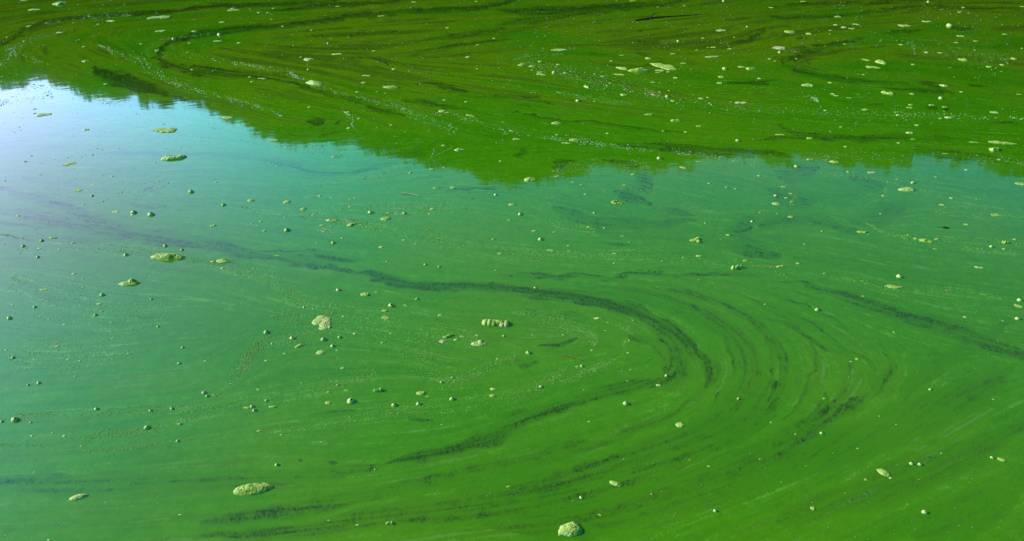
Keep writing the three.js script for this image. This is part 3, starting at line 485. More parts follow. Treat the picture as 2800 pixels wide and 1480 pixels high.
{
  const Q = 2048;
  const sheets = [[-3.4, 0, -3.4, -1.1, Q], [0, 3.4, -3.4, -1.1, Q], [-5.4, 0, -6, -3.4, Q], [0, 5.4, -6, -3.4, Q], [-8, 0, -9, -6, Q * 0.8 | 0], [0, 8, -9, -6, Q * 0.8 | 0], [-11.5, 0, -13.5, -9, Q * 0.7 | 0], [0, 11.5, -13.5, -9, Q * 0.7 | 0]];
  const plain = [[-60, 60, -1.1, 12], [-60, -3.4, -3.4, -1.1], [3.4, 60, -3.4, -1.1], [-60, -5.4, -6, -3.4], [5.4, 60, -6, -3.4], [-60, -8, -9, -6], [8, 60, -9, -6], [-60, -11.5, -13.5, -9], [11.5, 60, -13.5, -9], [-60, 60, -40, -13.5]];
  const position = [], uv = [], normal = [], index = [], g = new THREE.BufferGeometry(), materials = [];
  const look = (map) => {
    const m = new THREE.MeshPhysicalMaterial({ map, roughness: 0.035, ior: 1.333, bumpMap: ripple, bumpScale: 0.00034 });
    m.name = 'water'; materials.push(m); return materials.length - 1;
  };
  const quad = (x0, x1, z0, z1, m) => {
    const b = position.length / 3;
    position.push(x0, 0, z0, x1, 0, z0, x1, 0, z1, x0, 0, z1);
    uv.push(x0, z0, x1, z0, x1, z1, x0, z1);
    for (let i = 0; i < 4; i++) normal.push(0, 1, 0);
    g.addGroup(index.length, 6, m);
    index.push(b, b + 2, b + 1, b, b + 3, b + 2);
  };
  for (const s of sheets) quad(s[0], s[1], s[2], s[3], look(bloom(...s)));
  const around = bloom(14, 18, -22, -18, 1024); // the same bloom further out, a tile of 4 m
  around.wrapS = around.wrapT = THREE.MirroredRepeatWrapping;
  const far = look(around);
  for (const s of plain) quad(...s, far);
  g.setAttribute('position', new THREE.Float32BufferAttribute(position, 3));
  g.setAttribute('uv', new THREE.Float32BufferAttribute(uv, 2));
  g.setAttribute('normal', new THREE.Float32BufferAttribute(normal, 3));
  g.setIndex(index);
  const water = mesh('pond_water', g, materials);
  tag(water, 'green pond water thick with algae bloom, swirled with darker streaks', 'water', null, 'structure');
}

// ---------- far bank and its trees, which the water mirrors ----------
{
  const g = new THREE.PlaneGeometry(150, 40, 100, 26); g.rotateX(-Math.PI / 2);
  const p = g.attributes.position;
  for (let i = 0; i < p.count; i++) {
    const x = p.getX(i), z = p.getZ(i) - 33, r = Math.hypot(x, z);
    p.setXYZ(i, x, -0.6 + 1.1 * smooth(25.5, 29, r) + 1.4 * smooth(29, 50, r) + 0.12 * noise(x, z), z);
  }
  g.computeVertexNormals();
  const n = 256, data = new Uint8Array(n * n * 4);
  for (let i = 0; i < n * n; i++) { const v = 0.8 + 0.5 * fbm((i % n) / 9, (i / n | 0) / 9, 4); data.set([70 * v, 88 * v, 34 * v, 255], i * 4); }
  const t = new THREE.DataTexture(data, n, n); t.colorSpace = THREE.SRGBColorSpace; t.magFilter = THREE.LinearFilter; t.wrapS = t.wrapT = THREE.RepeatWrapping; t.repeat.set(40, 11); t.needsUpdate = true;
  tag(mesh('ground', g, new THREE.MeshStandardMaterial({ map: t, roughness: 1 })), 'grassy far bank rising behind the pond', 'bank', null, 'structure');
}
const bark = new THREE.MeshStandardMaterial({ color: new THREE.Color(0.055, 0.042, 0.03), roughness: 0.95 });
function leafClump(n, size) {
  const pos = [], idx = [], nor = [];
  for (let k = 0; k < n; k++) {
    const c = new THREE.Vector3(gauss(), gauss() * 0.8, gauss()).multiplyScalar(size * 0.9);
    const m = new THREE.Matrix4().makeRotationFromEuler(new THREE.Euler(rnd() * 6, rnd() * 6, rnd() * 6)), b = pos.length / 3;
    const l = size * (0.32 + 0.2 * rnd()), w = l * 0.55, nn = new THREE.Vector3(0, 0, 1).applyMatrix4(m);
    for (const [a, q, d] of [[-l, 0, 0], [0, w, l * 0.15], [l, 0, 0], [0, -w, l * 0.15]]) { const v = new THREE.Vector3(a, q, d).applyMatrix4(m).add(c); pos.push(v.x, v.y, v.z); nor.push(nn.x, nn.y, nn.z); }
    idx.push(b, b + 1, b + 2, b, b + 2, b + 3);
  }
  const g = new THREE.BufferGeometry();
  g.setAttribute('position', new THREE.Float32BufferAttribute(pos, 3)); g.setAttribute('normal', new THREE.Float32BufferAttribute(nor, 3)); g.setIndex(idx);
  return g;
}
const clumpShape = leafClump(14, 0.26);
const leaf = (r, g, b) => new THREE.MeshPhysicalMaterial({ color: new THREE.Color(r, g, b), roughness: 0.9, transmission: 0.35, thickness: 0, side: THREE.DoubleSide });
const LEAF = { dark: leaf(0.045, 0.055, 0.012), green: leaf(0.15, 0.13, 0.016), olive: leaf(0.27, 0.19, 0.018), yellow: leaf(0.60, 0.33, 0.02) };
const protos = {};
function proto(kind, variant) { // a tree 10 m high: tapered trunk with limbs, crown of leaf clumps
  const key = kind + variant;
  if (protos[key]) return protos[key];
  const root = new THREE.Group();
  const limbs = [];
  const trunk = new THREE.CatmullRomCurve3([[0, -0.6, 0], [0.1, 2, 0.05], [-0.05, 5, 0.1], [0.1, 8.4, 0]].map((q) => new THREE.Vector3(...q)));
  const taper = (curve, r0, r1, seg) => {
    const g = new THREE.TubeGeometry(curve, seg, 1, 7), p = g.attributes.position, v = new THREE.Vector3(), c = new THREE.Vector3();
    for (let i = 0; i < p.count; i++) { const t = Math.floor(i / 8) / seg; curve.getPointAt(t, c); v.fromBufferAttribute(p, i).sub(c).multiplyScalar(r0 + (r1 - r0) * t).add(c); p.setXYZ(i, v.x, v.y, v.z); }
    return g;
  };
  const parts = [taper(trunk, 0.2, 0.04, 10)];
  for (let k = 0; k < 7; k++) {
    const y = 2.2 + k * 0.85, a = k * 2.4 + variant, l = 1.3 + rnd() * 0.7;
    const from = trunk.getPointAt((y + 0.6) / 9), to = from.clone().add(new THREE.Vector3(Math.cos(a) * l, 0.9, Math.sin(a) * l));
    parts.push(taper(new THREE.CatmullRomCurve3([from, from.clone().lerp(to, 0.5).add(new THREE.Vector3(0, -0.15, 0)), to]), 0.07, 0.02, 4));
    limbs.push(to);
  }
  const total = parts.reduce((s, g) => s + g.index.count, 0), pos = [], nor = [], idx = [];
  for (const g of parts) { const b = pos.length / 3; pos.push(...g.attributes.position.array); nor.push(...g.attributes.normal.array); for (const i of g.index.array) idx.push(i + b); }
  const tg = new THREE.BufferGeometry(); tg.setAttribute('position', new THREE.Float32BufferAttribute(pos, 3)); tg.setAttribute('normal', new THREE.Float32BufferAttribute(nor, 3)); tg.setIndex(idx);
  mesh('trunk', tg, bark, root);
  const N = 2700, crown = new THREE.InstancedMesh(clumpShape, LEAF[kind], N), m = new THREE.Matrix4(), e = new THREE.Euler(), q = new THREE.Quaternion(), col = new THREE.Color();
  const boughs = [];
  for (let k = 0; k < 26; k++) {
    const y = 1.6 + 7.6 * ((k + rnd()) / 26), shape = Math.sin(Math.PI * clamp((y - 0.2) / 10.4)) ** 0.6, a = k * 2.4 + rnd(), r = (0.35 + 0.75 * Math.sqrt(rnd())) * 1.25 * shape;
    boughs.push([Math.cos(a) * r, Math.min(y, 9.25), Math.sin(a) * r, 0.55 + 0.35 * rnd(), 0.75 + 0.5 * rnd()]);
  }
  boughs.push([0.1, 9.35, 0, 0.5, 1], [-0.25, 9.0, 0.2, 0.6, 0.9]);
  for (let i = 0; i < N; i++) {
    const b = boughs[i % boughs.length], v = new THREE.Vector3(gauss(), gauss(), gauss()).normalize().multiplyScalar(b[3] * (0.55 + 0.45 * rnd()) * (1 + 0.45 * gauss()));
    e.set(rnd() * 6, rnd() * 6, rnd() * 6); q.setFromEuler(e);
    const s = 0.7 + 0.6 * rnd();
    m.compose(new THREE.Vector3(b[0] + v.x, b[1] + v.y * 0.8, b[2] + v.z), q, new THREE.Vector3(s, s, s));
    crown.setMatrixAt(i, m);
    const t = b[4] * (0.8 + 0.4 * rnd());
    crown.setColorAt(i, col.setRGB(t * (0.9 + 0.3 * rnd()), t, t * 0.9));
  }
  crown.name = 'crown'; crown.userData.kind = 'stuff'; crown.castShadow = crown.receiveShadow = true;
  root.add(crown);
  return (protos[key] = root);
}
let treeCount = 0;
function tree(kind, x, z, height) {
  const v = treeCount++ % 2, t = proto(kind, v).clone();
  t.name = numbered(kind === 'yellow' ? 'yellowing_tree' : 'broadleaf_tree');
  const s = height / 10.05, w = clamp(0.55 + 0.5 * s, 0.7, 1.15) * (0.9 + 0.25 * rnd());
  t.position.set(x, 0, z); t.rotation.y = rnd() * 6.28; t.scale.set(w, s, w);
  const words = { dark: 'dark green', green: 'mid green', olive: 'olive green', yellow: 'yellow' }[kind];
  tag(t, words + ' leafy tree of the far bank, mirrored upside down in the pond', 'tree', words + ' trees of the far bank');
  scene.add(t);
}
tree('dark',-25.33,-17.09,5.03);
tree('dark',-24.91,-18.35,4.99);
tree('green',-22.82,-18.35,4.67);
tree('green',-22.15,-19.11,4.61);
tree('olive',-21.6,-20.02,4.8);
tree('olive',-22.05,-21.78,4.97);
tree('green',-19.98,-21.02,4.7);
tree('green',-20.69,-23.62,5.07);
tree('green',-19.89,-24.3,5.17);
tree('olive',-19.11,-24.94,5.08);
tree('green',-17.37,-24.34,4.73);
tree('dark',-16.51,-24.85,4.88);
tree('green',-16.04,-26.26,5.35);
tree('yellow',-14.67,-26.4,5.68);
tree('dark',-13.96,-27.41,6.33);
tree('olive',-12.41,-27.2,6.5);
tree('dark',-11.67,-28.12,6.67);
tree('dark',-10.59,-28.67,7.36);
tree('yellow',-9.66,-29.8,8.36);
tree('olive',-8.23,-28.73,8.23);
tree('green',-7.57,-29.93,8.9);
tree('green',-6.77,-30.62,9.19);
tree('green',-5.38,-29.42,8.95);
tree('yellow',-4.18,-30.07,9.53);
tree('green',-3.06,-29.28,9.29);
tree('dark',-1.92,-29.71,10.04);
tree('dark',-1.02,-30.48,10.73);
tree('yellow',-0.02,-30.48,10.96);
tree('dark',1.06,-30.04,10.58);
tree('green',2.27,-29.75,10.25);
tree('olive',3.55,-30.77,10.24);
tree('green',4.34,-28.82,9.56);
tree('olive',5.81,-30.96,10.57);
tree('green',6.97,-29.92,9.72);
tree('olive',7.79,-28.98,9.16);
tree('olive',9.07,-28.94,8.93);
tree('green',9.97,-27.71,8.61);
tree('dark',11.38,-28.82,9.08);
tree('green',12.09,-27.36,8.79);
tree('green',13.1,-26.61,8.6);
tree('yellow',14.33,-26.19,8.04);
tree('green',15.57,-25.86,8.14);
tree('green',16.56,-25.21,8.07);
tree('olive',17.68,-24.99,8.12);
tree('olive',18.83,-24.76,8.33);
tree('green',20.07,-24.14,8.29);
tree('green',19.85,-22.36,7.93);
tree('green',21.34,-22.21,8.18);
tree('olive',22.56,-21.75,8.27);
tree('green',22.57,-20.34,8.09);
tree('olive',22.35,-18.58,7.4);
tree('green',23.35,-17.94,7.74);
tree('green',23.74,-16.83,7.53);
tree('dark',-30.68,-19.17,5.81);
tree('green',-28.58,-20.45,5.35);
tree('dark',-27.45,-22.25,5.25);
tree('green',-25.36,-23.57,5.29);
tree('green',-24.65,-26.37,5.33);
tree('green',-22.08,-27.35,5.44);
tree('green',-19.93,-28.18,5.09);
tree('green',-18.05,-29.7,5.51);
tree('green',-15.8,-30.07,6.55);
tree('green',-14.56,-33.37,7.69);
tree('green',-11.9,-33.43,8.23);
tree('green',-9.69,-33.99,9.6);
tree('green',-7.82,-35.58,10.41);
tree('dark',-4.96,-34.28,10.05);
tree('green',-2.7,-34.17,10.63);
tree('green',-0.71,-33.55,10.75);
tree('dark',1.43,-34.33,11.8);
tree('dark',3.91,-36.17,12.07);
tree('green',6.32,-35.42,11.79);
tree('green',8.09,-33.97,10.96);
tree('green',9.77,-32.53,9.39);
tree('dark',12.66,-34.21,10.28);
tree('green',13.42,-31.11,9.56);
tree('green',16.24,-31.78,10);
tree('dark',18.14,-30.79,9.04);
tree('dark',19.41,-29.32,8.67);
tree('green',21.43,-27.85,9.13);
tree('green',23.47,-26.73,8.5);
tree('dark',25.61,-25.33,9.03);
tree('green',26.49,-22.71,8.46);
tree('green',28.57,-21.22,8.93);
tree('dark',29.34,-18.93,8.82);

// ---------- foam: clumps, rafts, beads and bubbles ----------
const paletteAt = (t) => { // white, pale, yellow-green, lime
  const P = [[0.58, 0.63, 0.38], [0.39, 0.435, 0.115], [0.285, 0.36, 0.045], [0.22, 0.32, 0.025]], i = Math.min(2, Math.floor(t)), f = t - i;
  return P[i].map((a, c) => a + (P[i + 1][c] - a) * f);
};
const foamMat = new THREE.MeshPhysicalMaterial({ vertexColors: true, roughness: 0.6, specularIntensity: 0.5 });
const foamRough = new THREE.MeshPhysicalMaterial({ vertexColors: true, roughness: 0.5, specularIntensity: 0.55 });
const hash = (i, j) => { let h = (i * 374761393 + j * 668265263) | 0; h = Math.imul(h ^ (h >>> 13), 1274126177); return ((h ^ (h >>> 16)) >>> 0) / 4294967296; };
function cells(x, y) { // nearest of scattered points: distance, the point's number
  const i0 = Math.floor(x), j0 = Math.floor(y); let best = 9, id = 0;
  for (let j = j0 - 1; j <= j0 + 1; j++) for (let i = i0 - 1; i <= i0 + 1; i++) {
    const d = Math.hypot(i + hash(i, j) - x, j + hash(j + 57, i - 13) - y);
    if (d < best) { best = d; id = hash(i * 3 + 1, j * 7 + 2); }
  }
  return [best, id];
}
function lobesOf(type) {
  const L = [];
  const add = (u, v, ru, rv, h, p = 1) => L.push([u, v, ru, rv, h, p]);
  if (type === 'p') { add(-0.05, 0.25, 0.98, 0.72, 0.5); add(0.1, -0.1, 0.45, 0.75, 1, 1.5); add(-0.4, 0.3, 0.55, 0.5, 0.5); }
  else if (type === 'g') { add(-0.45, -0.15, 0.55, 0.55, 0.8); add(0.35, 0.2, 0.6, 0.55, 0.9); add(0.3, 0.72, 0.45, 0.3, 0.6); add(-0.25, -0.65, 0.5, 0.35, 0.8); add(0.25, -0.3, 0.5, 0.5, 0.7); add(0.85, 0.6, 0.16, 0.22, 0.6); }
  else if (type === 'h') { add(-0.35, 0.1, 0.65, 0.5, 0.6); add(0.45, -0.5, 0.5, 0.42, 0.9); add(0.5, 0.55, 0.45, 0.38, 0.9); add(0.1, 0, 0.5, 0.6, 0.9); }
  else if (type === 'c') { for (let k = 0; k < 7; k++) { const a = 0.5 + k * 0.72; add(Math.cos(a) * 0.66, -Math.sin(-a) * 0.62 * (1), 0.36, 0.34, k > 4 ? 0.5 : 0.8); } add(-0.5, -0.1, 0.4, 0.5, 1); }
  else if (type === 'l') { for (let k = 0; k < 6; k++) add(-0.82 + k * 0.33, (k === 3 ? -0.25 : 0.1 * gauss()), 0.3, k === 3 ? 0.6 : 0.85, 0.75 + 0.25 * rnd()); add(0, -0.1, 0.97, 0.62, 0.92); }
  else if (type === 'e') { add(0.05, 0.05, 0.95, 0.92, 1); add(0.3, -0.25, 0.6, 0.7, 0.85); add(-0.55, 0.25, 0.45, 0.5, 0.5); }
  else if (type === 'd') { add(0.6, 0, 0.4, 0.9, 1); add(0.1, 0, 0.5, 0.5, 0.7); add(-0.45, -0.1, 0.55, 0.28, 0.6); }
  else if (type === 'k') { for (let k = 0; k < 9; k++) { const u = -0.7 + 1.4 * k / 8, r = 0.3 + 0.16 * rnd(); add(u, gauss() * 0.35, r, 0.45 + 0.2 * rnd(), 0.6 + 0.5 * rnd()); } }
  else {
    const flat = type === 'r', n = 2 + Math.floor(rnd() * 3);
    if (flat) { const t = (rnd() - 0.5) * 0.5; add(-0.35, t, 0.62, 0.55 + 0.25 * rnd(), 0.9); add(0.35, -t, 0.62, 0.45 + 0.3 * rnd(), 0.8); } else add(0, 0, 0.96, 0.72 + 0.2 * rnd(), 0.75);
    for (let k = 0; k < n; k++) { const u = (rnd() * 2 - 1) * 0.55; add(u, (rnd() * 2 - 1) * 0.4, 0.3 + 0.3 * rnd(), 0.35 + 0.35 * rnd(), 0.55 + 0.55 * rnd()); }
    if (rnd() < 0.45) { const s = rnd() < 0.5 ? -1 : 1; add(0.72 * s, 0.3 * gauss(), 0.42, 0.3, 0.5); }
  }
  return L;
}
const pores = [];
function foamShape(type, w, d, h, tone, detail) { // a height field over the water; where it dips below the water it ends
  const L = lobesOf(type), s = rnd() * 400, flat = type === 'r' || type === 'd', rough = type === 'k';
  const cs = clamp(w / (rough ? 6 : 17), 0.003, 0.011) * (flat ? 0.8 : 1);
  const nx = clamp(Math.round(w / cs * (detail ? 4.4 : 2.2)), 14, 84), nz = clamp(Math.round(d / cs * (detail ? 4.4 : 2.2)), 10, 64);
  const pos = [], colr = [], idx = [], base = paletteAt(tone), top = [];
  pores.length = 0;
  for (let j = 0; j <= nz; j++) for (let i = 0; i <= nx; i++) {
    const u = (i / nx * 2 - 1) * 1.12, v = (j / nz * 2 - 1) * 1.12, x = u * w / 2, z = v * d / 2;
    const wob = (flat ? 0.44 : 0.16) * noise(u * 2.3 + s, v * 2.3) + (flat ? 0.28 : 0.08) * noise(u * 6 + s, v * 6 + s);
    let y = -1;
    for (const l of L) {
      const q = 1 - ((u - l[0]) / l[2]) ** 2 - ((v - l[1]) / l[3]) ** 2 + wob;
      const f = q > 0 ? l[4] * Math.pow(Math.min(q, 1.1), (flat ? 0.3 : 0.75) * l[5]) : q * 0.6;
      if (f > y) y = f;
    }
    const [c1, id] = cells(x / cs + s, z / cs - s), [c2, id2] = cells(x / cs * 2.4 - s, z / cs * 2.4 + s);
    const shell = smooth(0, 0.35, y);
    let yy = y * h * (1 + 0.14 * noise(u * 2.4 + s, v * 2.4 - s));
    yy += shell * cs * ((rough ? 0.6 : 0.34) * (Math.sqrt(Math.max(0, 1 - c1 * c1 * 1.5)) - 0.5) + 0.12 * (0.7 - c2));
    const porous = rough || noise(u * 1.3 + s, v * 1.3 + 4) > -0.12;
    const open = !flat && porous && id < (rough ? 0.34 : 0.2) && c1 < 0.34 && y > 0.25;
    if (open) yy -= cs * (rough ? 1.2 : 0.8) * (1 - c1 / 0.34);
    if (y < 0) yy = Math.max(y * h, -0.02) - 0.0015;
    pos.push(x, yy, z);
    const g = 0.94 + 0.16 * noise(u * 4 + s, v * 4 + 9) + 0.12 * (id - 0.5) + 0.16 * (id2 - 0.5), green = clamp(0.35 + 0.5 * noise(u * 1.7 - s, v * 1.7 + s));
    let c = [base[0] * g * (1.06 - 0.26 * green), base[1] * g * (1.02 - 0.04 * green), base[2] * g * (1.1 - 0.5 * green)];
    if (type === 't') c = [0.42 * g, 0.34 * g, 0.16 * g];
    if (type === 'l') { const b = smooth(-0.2, 0.5, noise(u * 3 + s, v * 2 + 3) - v * 0.5); c = [c[0] * (1 - b) + 0.40 * b, c[1] * (1 - b) + 0.33 * b, c[2] * (1 - b) + 0.10 * b]; }
    colr.push(...c); top.push(y);
    if (!flat && porous && id < 0.3 && c1 < 0.16 && y > 0.3) pores.push([x, yy, z, cs * (0.26 + 0.3 * id2)]);
  }
  const row = nx + 1;
  for (let j = 0; j < nz; j++) for (let i = 0; i < nx; i++) {
    const a = j * row + i, q = [a, a + 1, a + row, a + row + 1];
    if (Math.max(...q.map((k) => top[k])) < -0.02) continue;
    idx.push(a, a + row, a + 1, a + 1, a + row, a + row + 1);
  }
  const g = new THREE.BufferGeometry();
  g.setAttribute('position', new THREE.Float32BufferAttribute(pos, 3)); g.setAttribute('color', new THREE.Float32BufferAttribute(colr, 3)); g.setIndex(idx);
  g.computeVertexNormals();
  return g;
}
const darkFilm = new THREE.MeshPhysicalMaterial({ color: new THREE.Color(0.012, 0.03, 0.006), roughness: 0.06, ior: 1.33 });
const pane = new THREE.MeshPhysicalMaterial({ color: new THREE.Color(0.9, 0.95, 0.8), transmission: 1, thickness: 0, roughness: 0.02, ior: 1.34 });
const domeShape = new THREE.SphereGeometry(1, 10, 6, 0, Math.PI * 2, 0, Math.PI / 2);

function foam(name, category, group, type, x, z, yaw, w, d, h, tone, detail, label) {
  const t = tag(thing(name, x, 0, z, yaw), label, category, group);
  mesh(category === 'foam raft' ? 'film' : 'froth', foamShape(type, w, d, h, tone, detail), type === 'k' ? foamRough : foamMat, t);
  if (detail && pores.length) { // the largest bubbles of the froth, dark and glossy, sunk in it
    const apart = [];
    for (const p of pores) if (apart.length < 11 && apart.every((q) => Math.hypot(q[0] - p[0], q[2] - p[2]) > q[3] + p[3])) apart.push(p);
    for (const p of apart) { const b = mesh('bubble', domeShape, darkFilm, t); b.position.set(p[0], p[1] - p[3] * 0.2, p[2]); b.scale.set(p[3], p[3] * 0.62, p[3]); }
  }
}
const clump = (type, ...a) => foam('foam_clump', 'foam', 'foam clumps adrift on the pond', type, ...a);
const raft = (type, ...a) => foam('foam_raft', 'foam raft', 'flat foam rafts adrift on the pond', type, ...a);

// beads: tiny buttons of froth, twelve shapes
const beadShapes = [];
function bead(type, x, z, yaw, w, d, h, tone, detail, label) {
  const k = Math.floor(rnd() * 6), tn = Math.round(clamp(tone, 0, 2.9) * 3), key = k + tn * 6;
  if (!beadShapes[key]) {
    const n = 10, m = 5, pos = [], colr = [], idx = [], base = paletteAt(tn / 3), s = key * 7.3;
    for (let j = 0; j <= m; j++) for (let i = 0; i <= n; i++) {
      const a = i % n / n * 6.2832, r = j / m, wob = 1 + 0.4 * noise(Math.cos(a) * 1.3 + s, Math.sin(a) * 1.3) + 0.25 * noise(Math.cos(a) * 3 + s, Math.sin(a) * 3);
      const pit = k < 2 ? Math.exp(-(((r * Math.cos(a) - 0.15) ** 2 + (r * Math.sin(a) - 0.1) ** 2) / 0.07)) * 0.38 : 0;
      const y = Math.pow(Math.max(0, 1 - r * r), 0.5) * (1 + 0.35 * noise(Math.cos(a) * r * 3 + s, Math.sin(a) * r * 3 + s)) - pit - (j === m ? 0.1 : 0);
      pos.push(Math.cos(a) * r * wob * 0.5, y, Math.sin(a) * r * wob * 0.5);
      const g = 0.95 + 0.2 * noise(Math.cos(a) * r * 4, Math.sin(a) * r * 4 + s); colr.push(base[0] * g, base[1] * g, base[2] * g);
    }
    for (let j = 0; j < m; j++) for (let i = 0; i < n; i++) { const q = j * (n + 1) + i; idx.push(q, q + 1, q + n + 1, q + 1, q + n + 2, q + n + 1); }
    const g = new THREE.BufferGeometry();
    g.setAttribute('position', new THREE.Float32BufferAttribute(pos, 3)); g.setAttribute('color', new THREE.Float32BufferAttribute(colr, 3)); g.setIndex(idx); g.computeVertexNormals();
    beadShapes[key] = g;
  }
  const b = mesh('foam_bead', beadShapes[key], foamRough);
  b.position.set(x, 0, z); b.rotation.y = yaw; b.scale.set(w, h, d);
  tag(b, label, 'foam bead', 'foam beads adrift on the pond');
}

// bubbles: a wall of froth round the foot, a clear cap above it
const wallShapes = [];
const capShape = new THREE.LatheGeometry([[0.001, 0.97], [0.22, 0.945], [0.42, 0.875], [0.6, 0.76], [0.76, 0.6], [0.86, 0.45]].map((q) => new THREE.Vector2(...q)), 18);
function bubble(type, x, z, yaw, w, d, h, tone, detail, label) {
  const t = tag(thing('bubble', x, 0, z, (rnd() - 0.5) * 0.9), label, 'bubble', 'bubbles adrift on the pond');
  const k = Math.floor(rnd() * 5), tn = Math.round(clamp(tone, 0, 2.9) * 2), key = k + tn * 5;
  if (!wallShapes[key]) {
    const n = 30, pos = [], colr = [], idx = [], base = paletteAt(tn / 2).map((a, c) => a * 0.95 + [0.72, 0.75, 0.40][c] * 0.10), s = key * 3.7;
    const ring = [[0, 1.04], [0.3, 1], [0.62, 1], [0.85, 1], [1, 0.99], [1, 0.9], [0.5, 0.86], [0, 0.84]]; // share of the way up, share of the radius
    for (let i = 0; i <= n; i++) {
      const a = i % n / n * 6.2832, open = 0.90 - 0.17 * Math.cos(a - 0.3) + 0.12 * noise(Math.cos(a) * 1.6 + s, Math.sin(a) * 1.6) + 0.05 * noise(Math.cos(a) * 6 + s, Math.sin(a) * 6);
      const rise = Math.asin(clamp(open, 0.6, 0.985)), foot = 0.05 * noise(Math.cos(a) * 4 - s, Math.sin(a) * 4);
      ring.forEach(([f, k], q) => {
        const t = f * rise, r = Math.cos(t) * k * (1 + foot * (1 - f) + (q < 4 ? 0.07 * noise(i * 1.1 + s, q * 1.3) : 0));
        pos.push(Math.cos(a) * r, f === 0 ? -0.1 : Math.sin(t), Math.sin(a) * r);
        const g = 0.95 + 0.2 * noise(i * 0.7 + s, q * 0.9); colr.push(base[0] * g, base[1] * g, base[2] * g);
      });
    }
    const m = ring.length;
    for (let i = 0; i < n; i++) for (let q = 0; q < m - 1; q++) { const a = i * m + q; idx.push(a, a + 1, a + m, a + 1, a + m + 1, a + m); }
    const g = new THREE.BufferGeometry();
    g.setAttribute('position', new THREE.Float32BufferAttribute(pos, 3)); g.setAttribute('color', new THREE.Float32BufferAttribute(colr, 3)); g.setIndex(idx); g.computeVertexNormals();
    wallShapes[key] = g;
  }
  const r = w / 2, hh = Math.max(h, r * 0.8);
  const wall = mesh('froth_wall', wallShapes[key], foamRough, t); wall.scale.set(r, hh, Math.max(d / 2, r * 0.8));
  const cap = mesh('clear_cap', capShape, pane, t); cap.scale.set(r, hh, Math.max(d / 2, r * 0.8));
}
bead('s',-3.675,-10.732,0,0.0524,0.0593,0.0073,1.46,0,'tiny white foam bead, fifth closest on the far side of the streak bubble');
bead('s',-4.998,-9.752,0,0.0432,0.042,0.0061,1.92,0,'tiny white foam bead, third closest on the near side of the white peaked clump');
bead('s',-4.839,-8.936,0,0.0222,0.0278,0.0031,1.25,0,'tiny white foam bead, second closest on the far side of the white oval dab');
bead('s',-4.627,-8.597,0,0.0322,0.0402,0.0045,1.25,0,'tiny white foam bead, closest on the far side of the white oval dab');
bead('s',-4.059,-8.728,0,0.037,0.0462,0.0052,2.08,0,'tiny white foam bead, closest on the near side of the slim white raft');
bead('s',-3.546,-8.762,0,0.0393,0.0332,0.0055,2.23,0,'tiny white foam bead, closest on the near side of the hairpin bubble');
bead('s',-2.999,-8.766,0,0.048,0.0594,0.0067,1.86,0,'tiny white foam bead, closest on the near side of the streak bubble');
bead('s',-3.117,-7.648,0,0.029,0.0363,0.0041,2.49,0,'tiny white foam bead, third closest on the near side of the hairpin bubble');
bead('s',-3.731,-7.138,0,0.0328,0.041,0.0046,1.24,0,'tiny white foam bead, closest on the near side of the white oval dab');
bead('s',-3.088,-7.149,0,0.0256,0.032,0.0036,1.18,0,'tiny white foam bead, fourth closest on the near side of the hairpin bubble');
bead('s',-2.481,-7.387,0,0.0282,0.0352,0.0039,1.3,0,'tiny white foam bead, closest on the near side of the blunt grey clump');
bead('s',-2.413,-7.217,0,0.0331,0.0375,0.0046,1.58,0,'tiny white foam bead, closest on the far side of the treetop raft');
bead('s',-3.3,-5.862,0,0.0432,0.0334,0.006,1.32,0,'tiny pale green foam bead, second closest on the near side of the slanting pale raft');
bead('s',-3.984,-6.387,0,0.0282,0.034,0.0039,1.16,0,'tiny pale green foam bead, second closest on the far side of the slanting pale raft');
bead('s',-3.922,-6.274,0,0.0277,0.0268,0.0039,2.33,0,'tiny pale green foam bead, closest on the far side of the slanting pale raft');
bead('s',-3.86,-5.928,0,0.0187,0.0233,0.0026,1.43,0,'tiny pale green foam bead, closest on the near side of the slanting pale raft');
bead('s',-5.321,-10.211,0,0.035,0.0438,0.0049,1.36,0,'tiny white foam bead, closest on the near side of the white peaked clump');
bead('s',-5.343,-9.828,0,0.0242,0.0302,0.0034,1.97,0,'tiny white foam bead, second closest on the near side of the white peaked clump');
bead('s',-5.412,-8.858,0,0.0331,0.0413,0.0046,2.16,0,'tiny white foam bead, third closest on the far side of the white oval dab');
bead('s',-5.711,-9.052,0,0.027,0.0337,0.0038,1.85,0,'tiny white foam bead, fourth closest on the near side of the white peaked clump');
bead('s',-4.2,-7.108,0,0.0254,0.0318,0.0036,2.48,0,'tiny white foam bead, third closest on the far side of the slanting pale raft');
bead('s',-3.409,-8.337,0,0.023,0.0287,0.0032,2.05,0,'tiny white foam bead, second closest on the near side of the hairpin bubble');
bead('s',-2.175,-8.143,0,0.0307,0.0384,0.0043,1.4,0,'tiny white foam bead, closest on the far side of the blunt grey clump');
bead('s',-0.761,-9.546,0,0.0471,0.057,0.0066,1.71,0,'tiny white foam bead, third closest on the far side of the froth-leading clump');
bead('s',-0.493,-11.234,0,0.0409,0.0512,0.0057,1.57,0,'tiny white foam bead, fourth closest on the far side of the froth-leading clump');
bead('s',-3.147,-10.459,0,0.0358,0.0448,0.005,1.64,0,'tiny white foam bead, third closest on the far side of the streak bubble');
bead('s',-2.977,-10.023,0,0.0369,0.0462,0.0052,1.4,0,'tiny white foam bead, closest on the far side of the streak bubble');
bead('s',-3.148,-10.75,0,0.0393,0.0492,0.0055,2.21,0,'tiny white foam bead, fourth closest on the far side of the streak bubble');
bead('s',-3.254,-10.45,0,0.046,0.0447,0.0064,1.57,0,'tiny white foam bead, second closest on the far side of the streak bubble');
bead('s',-2.032,-8.994,0,0.0223,0.0279,0.0031,2.28,0,'tiny white foam bead, second closest on the far side of the blunt grey clump');
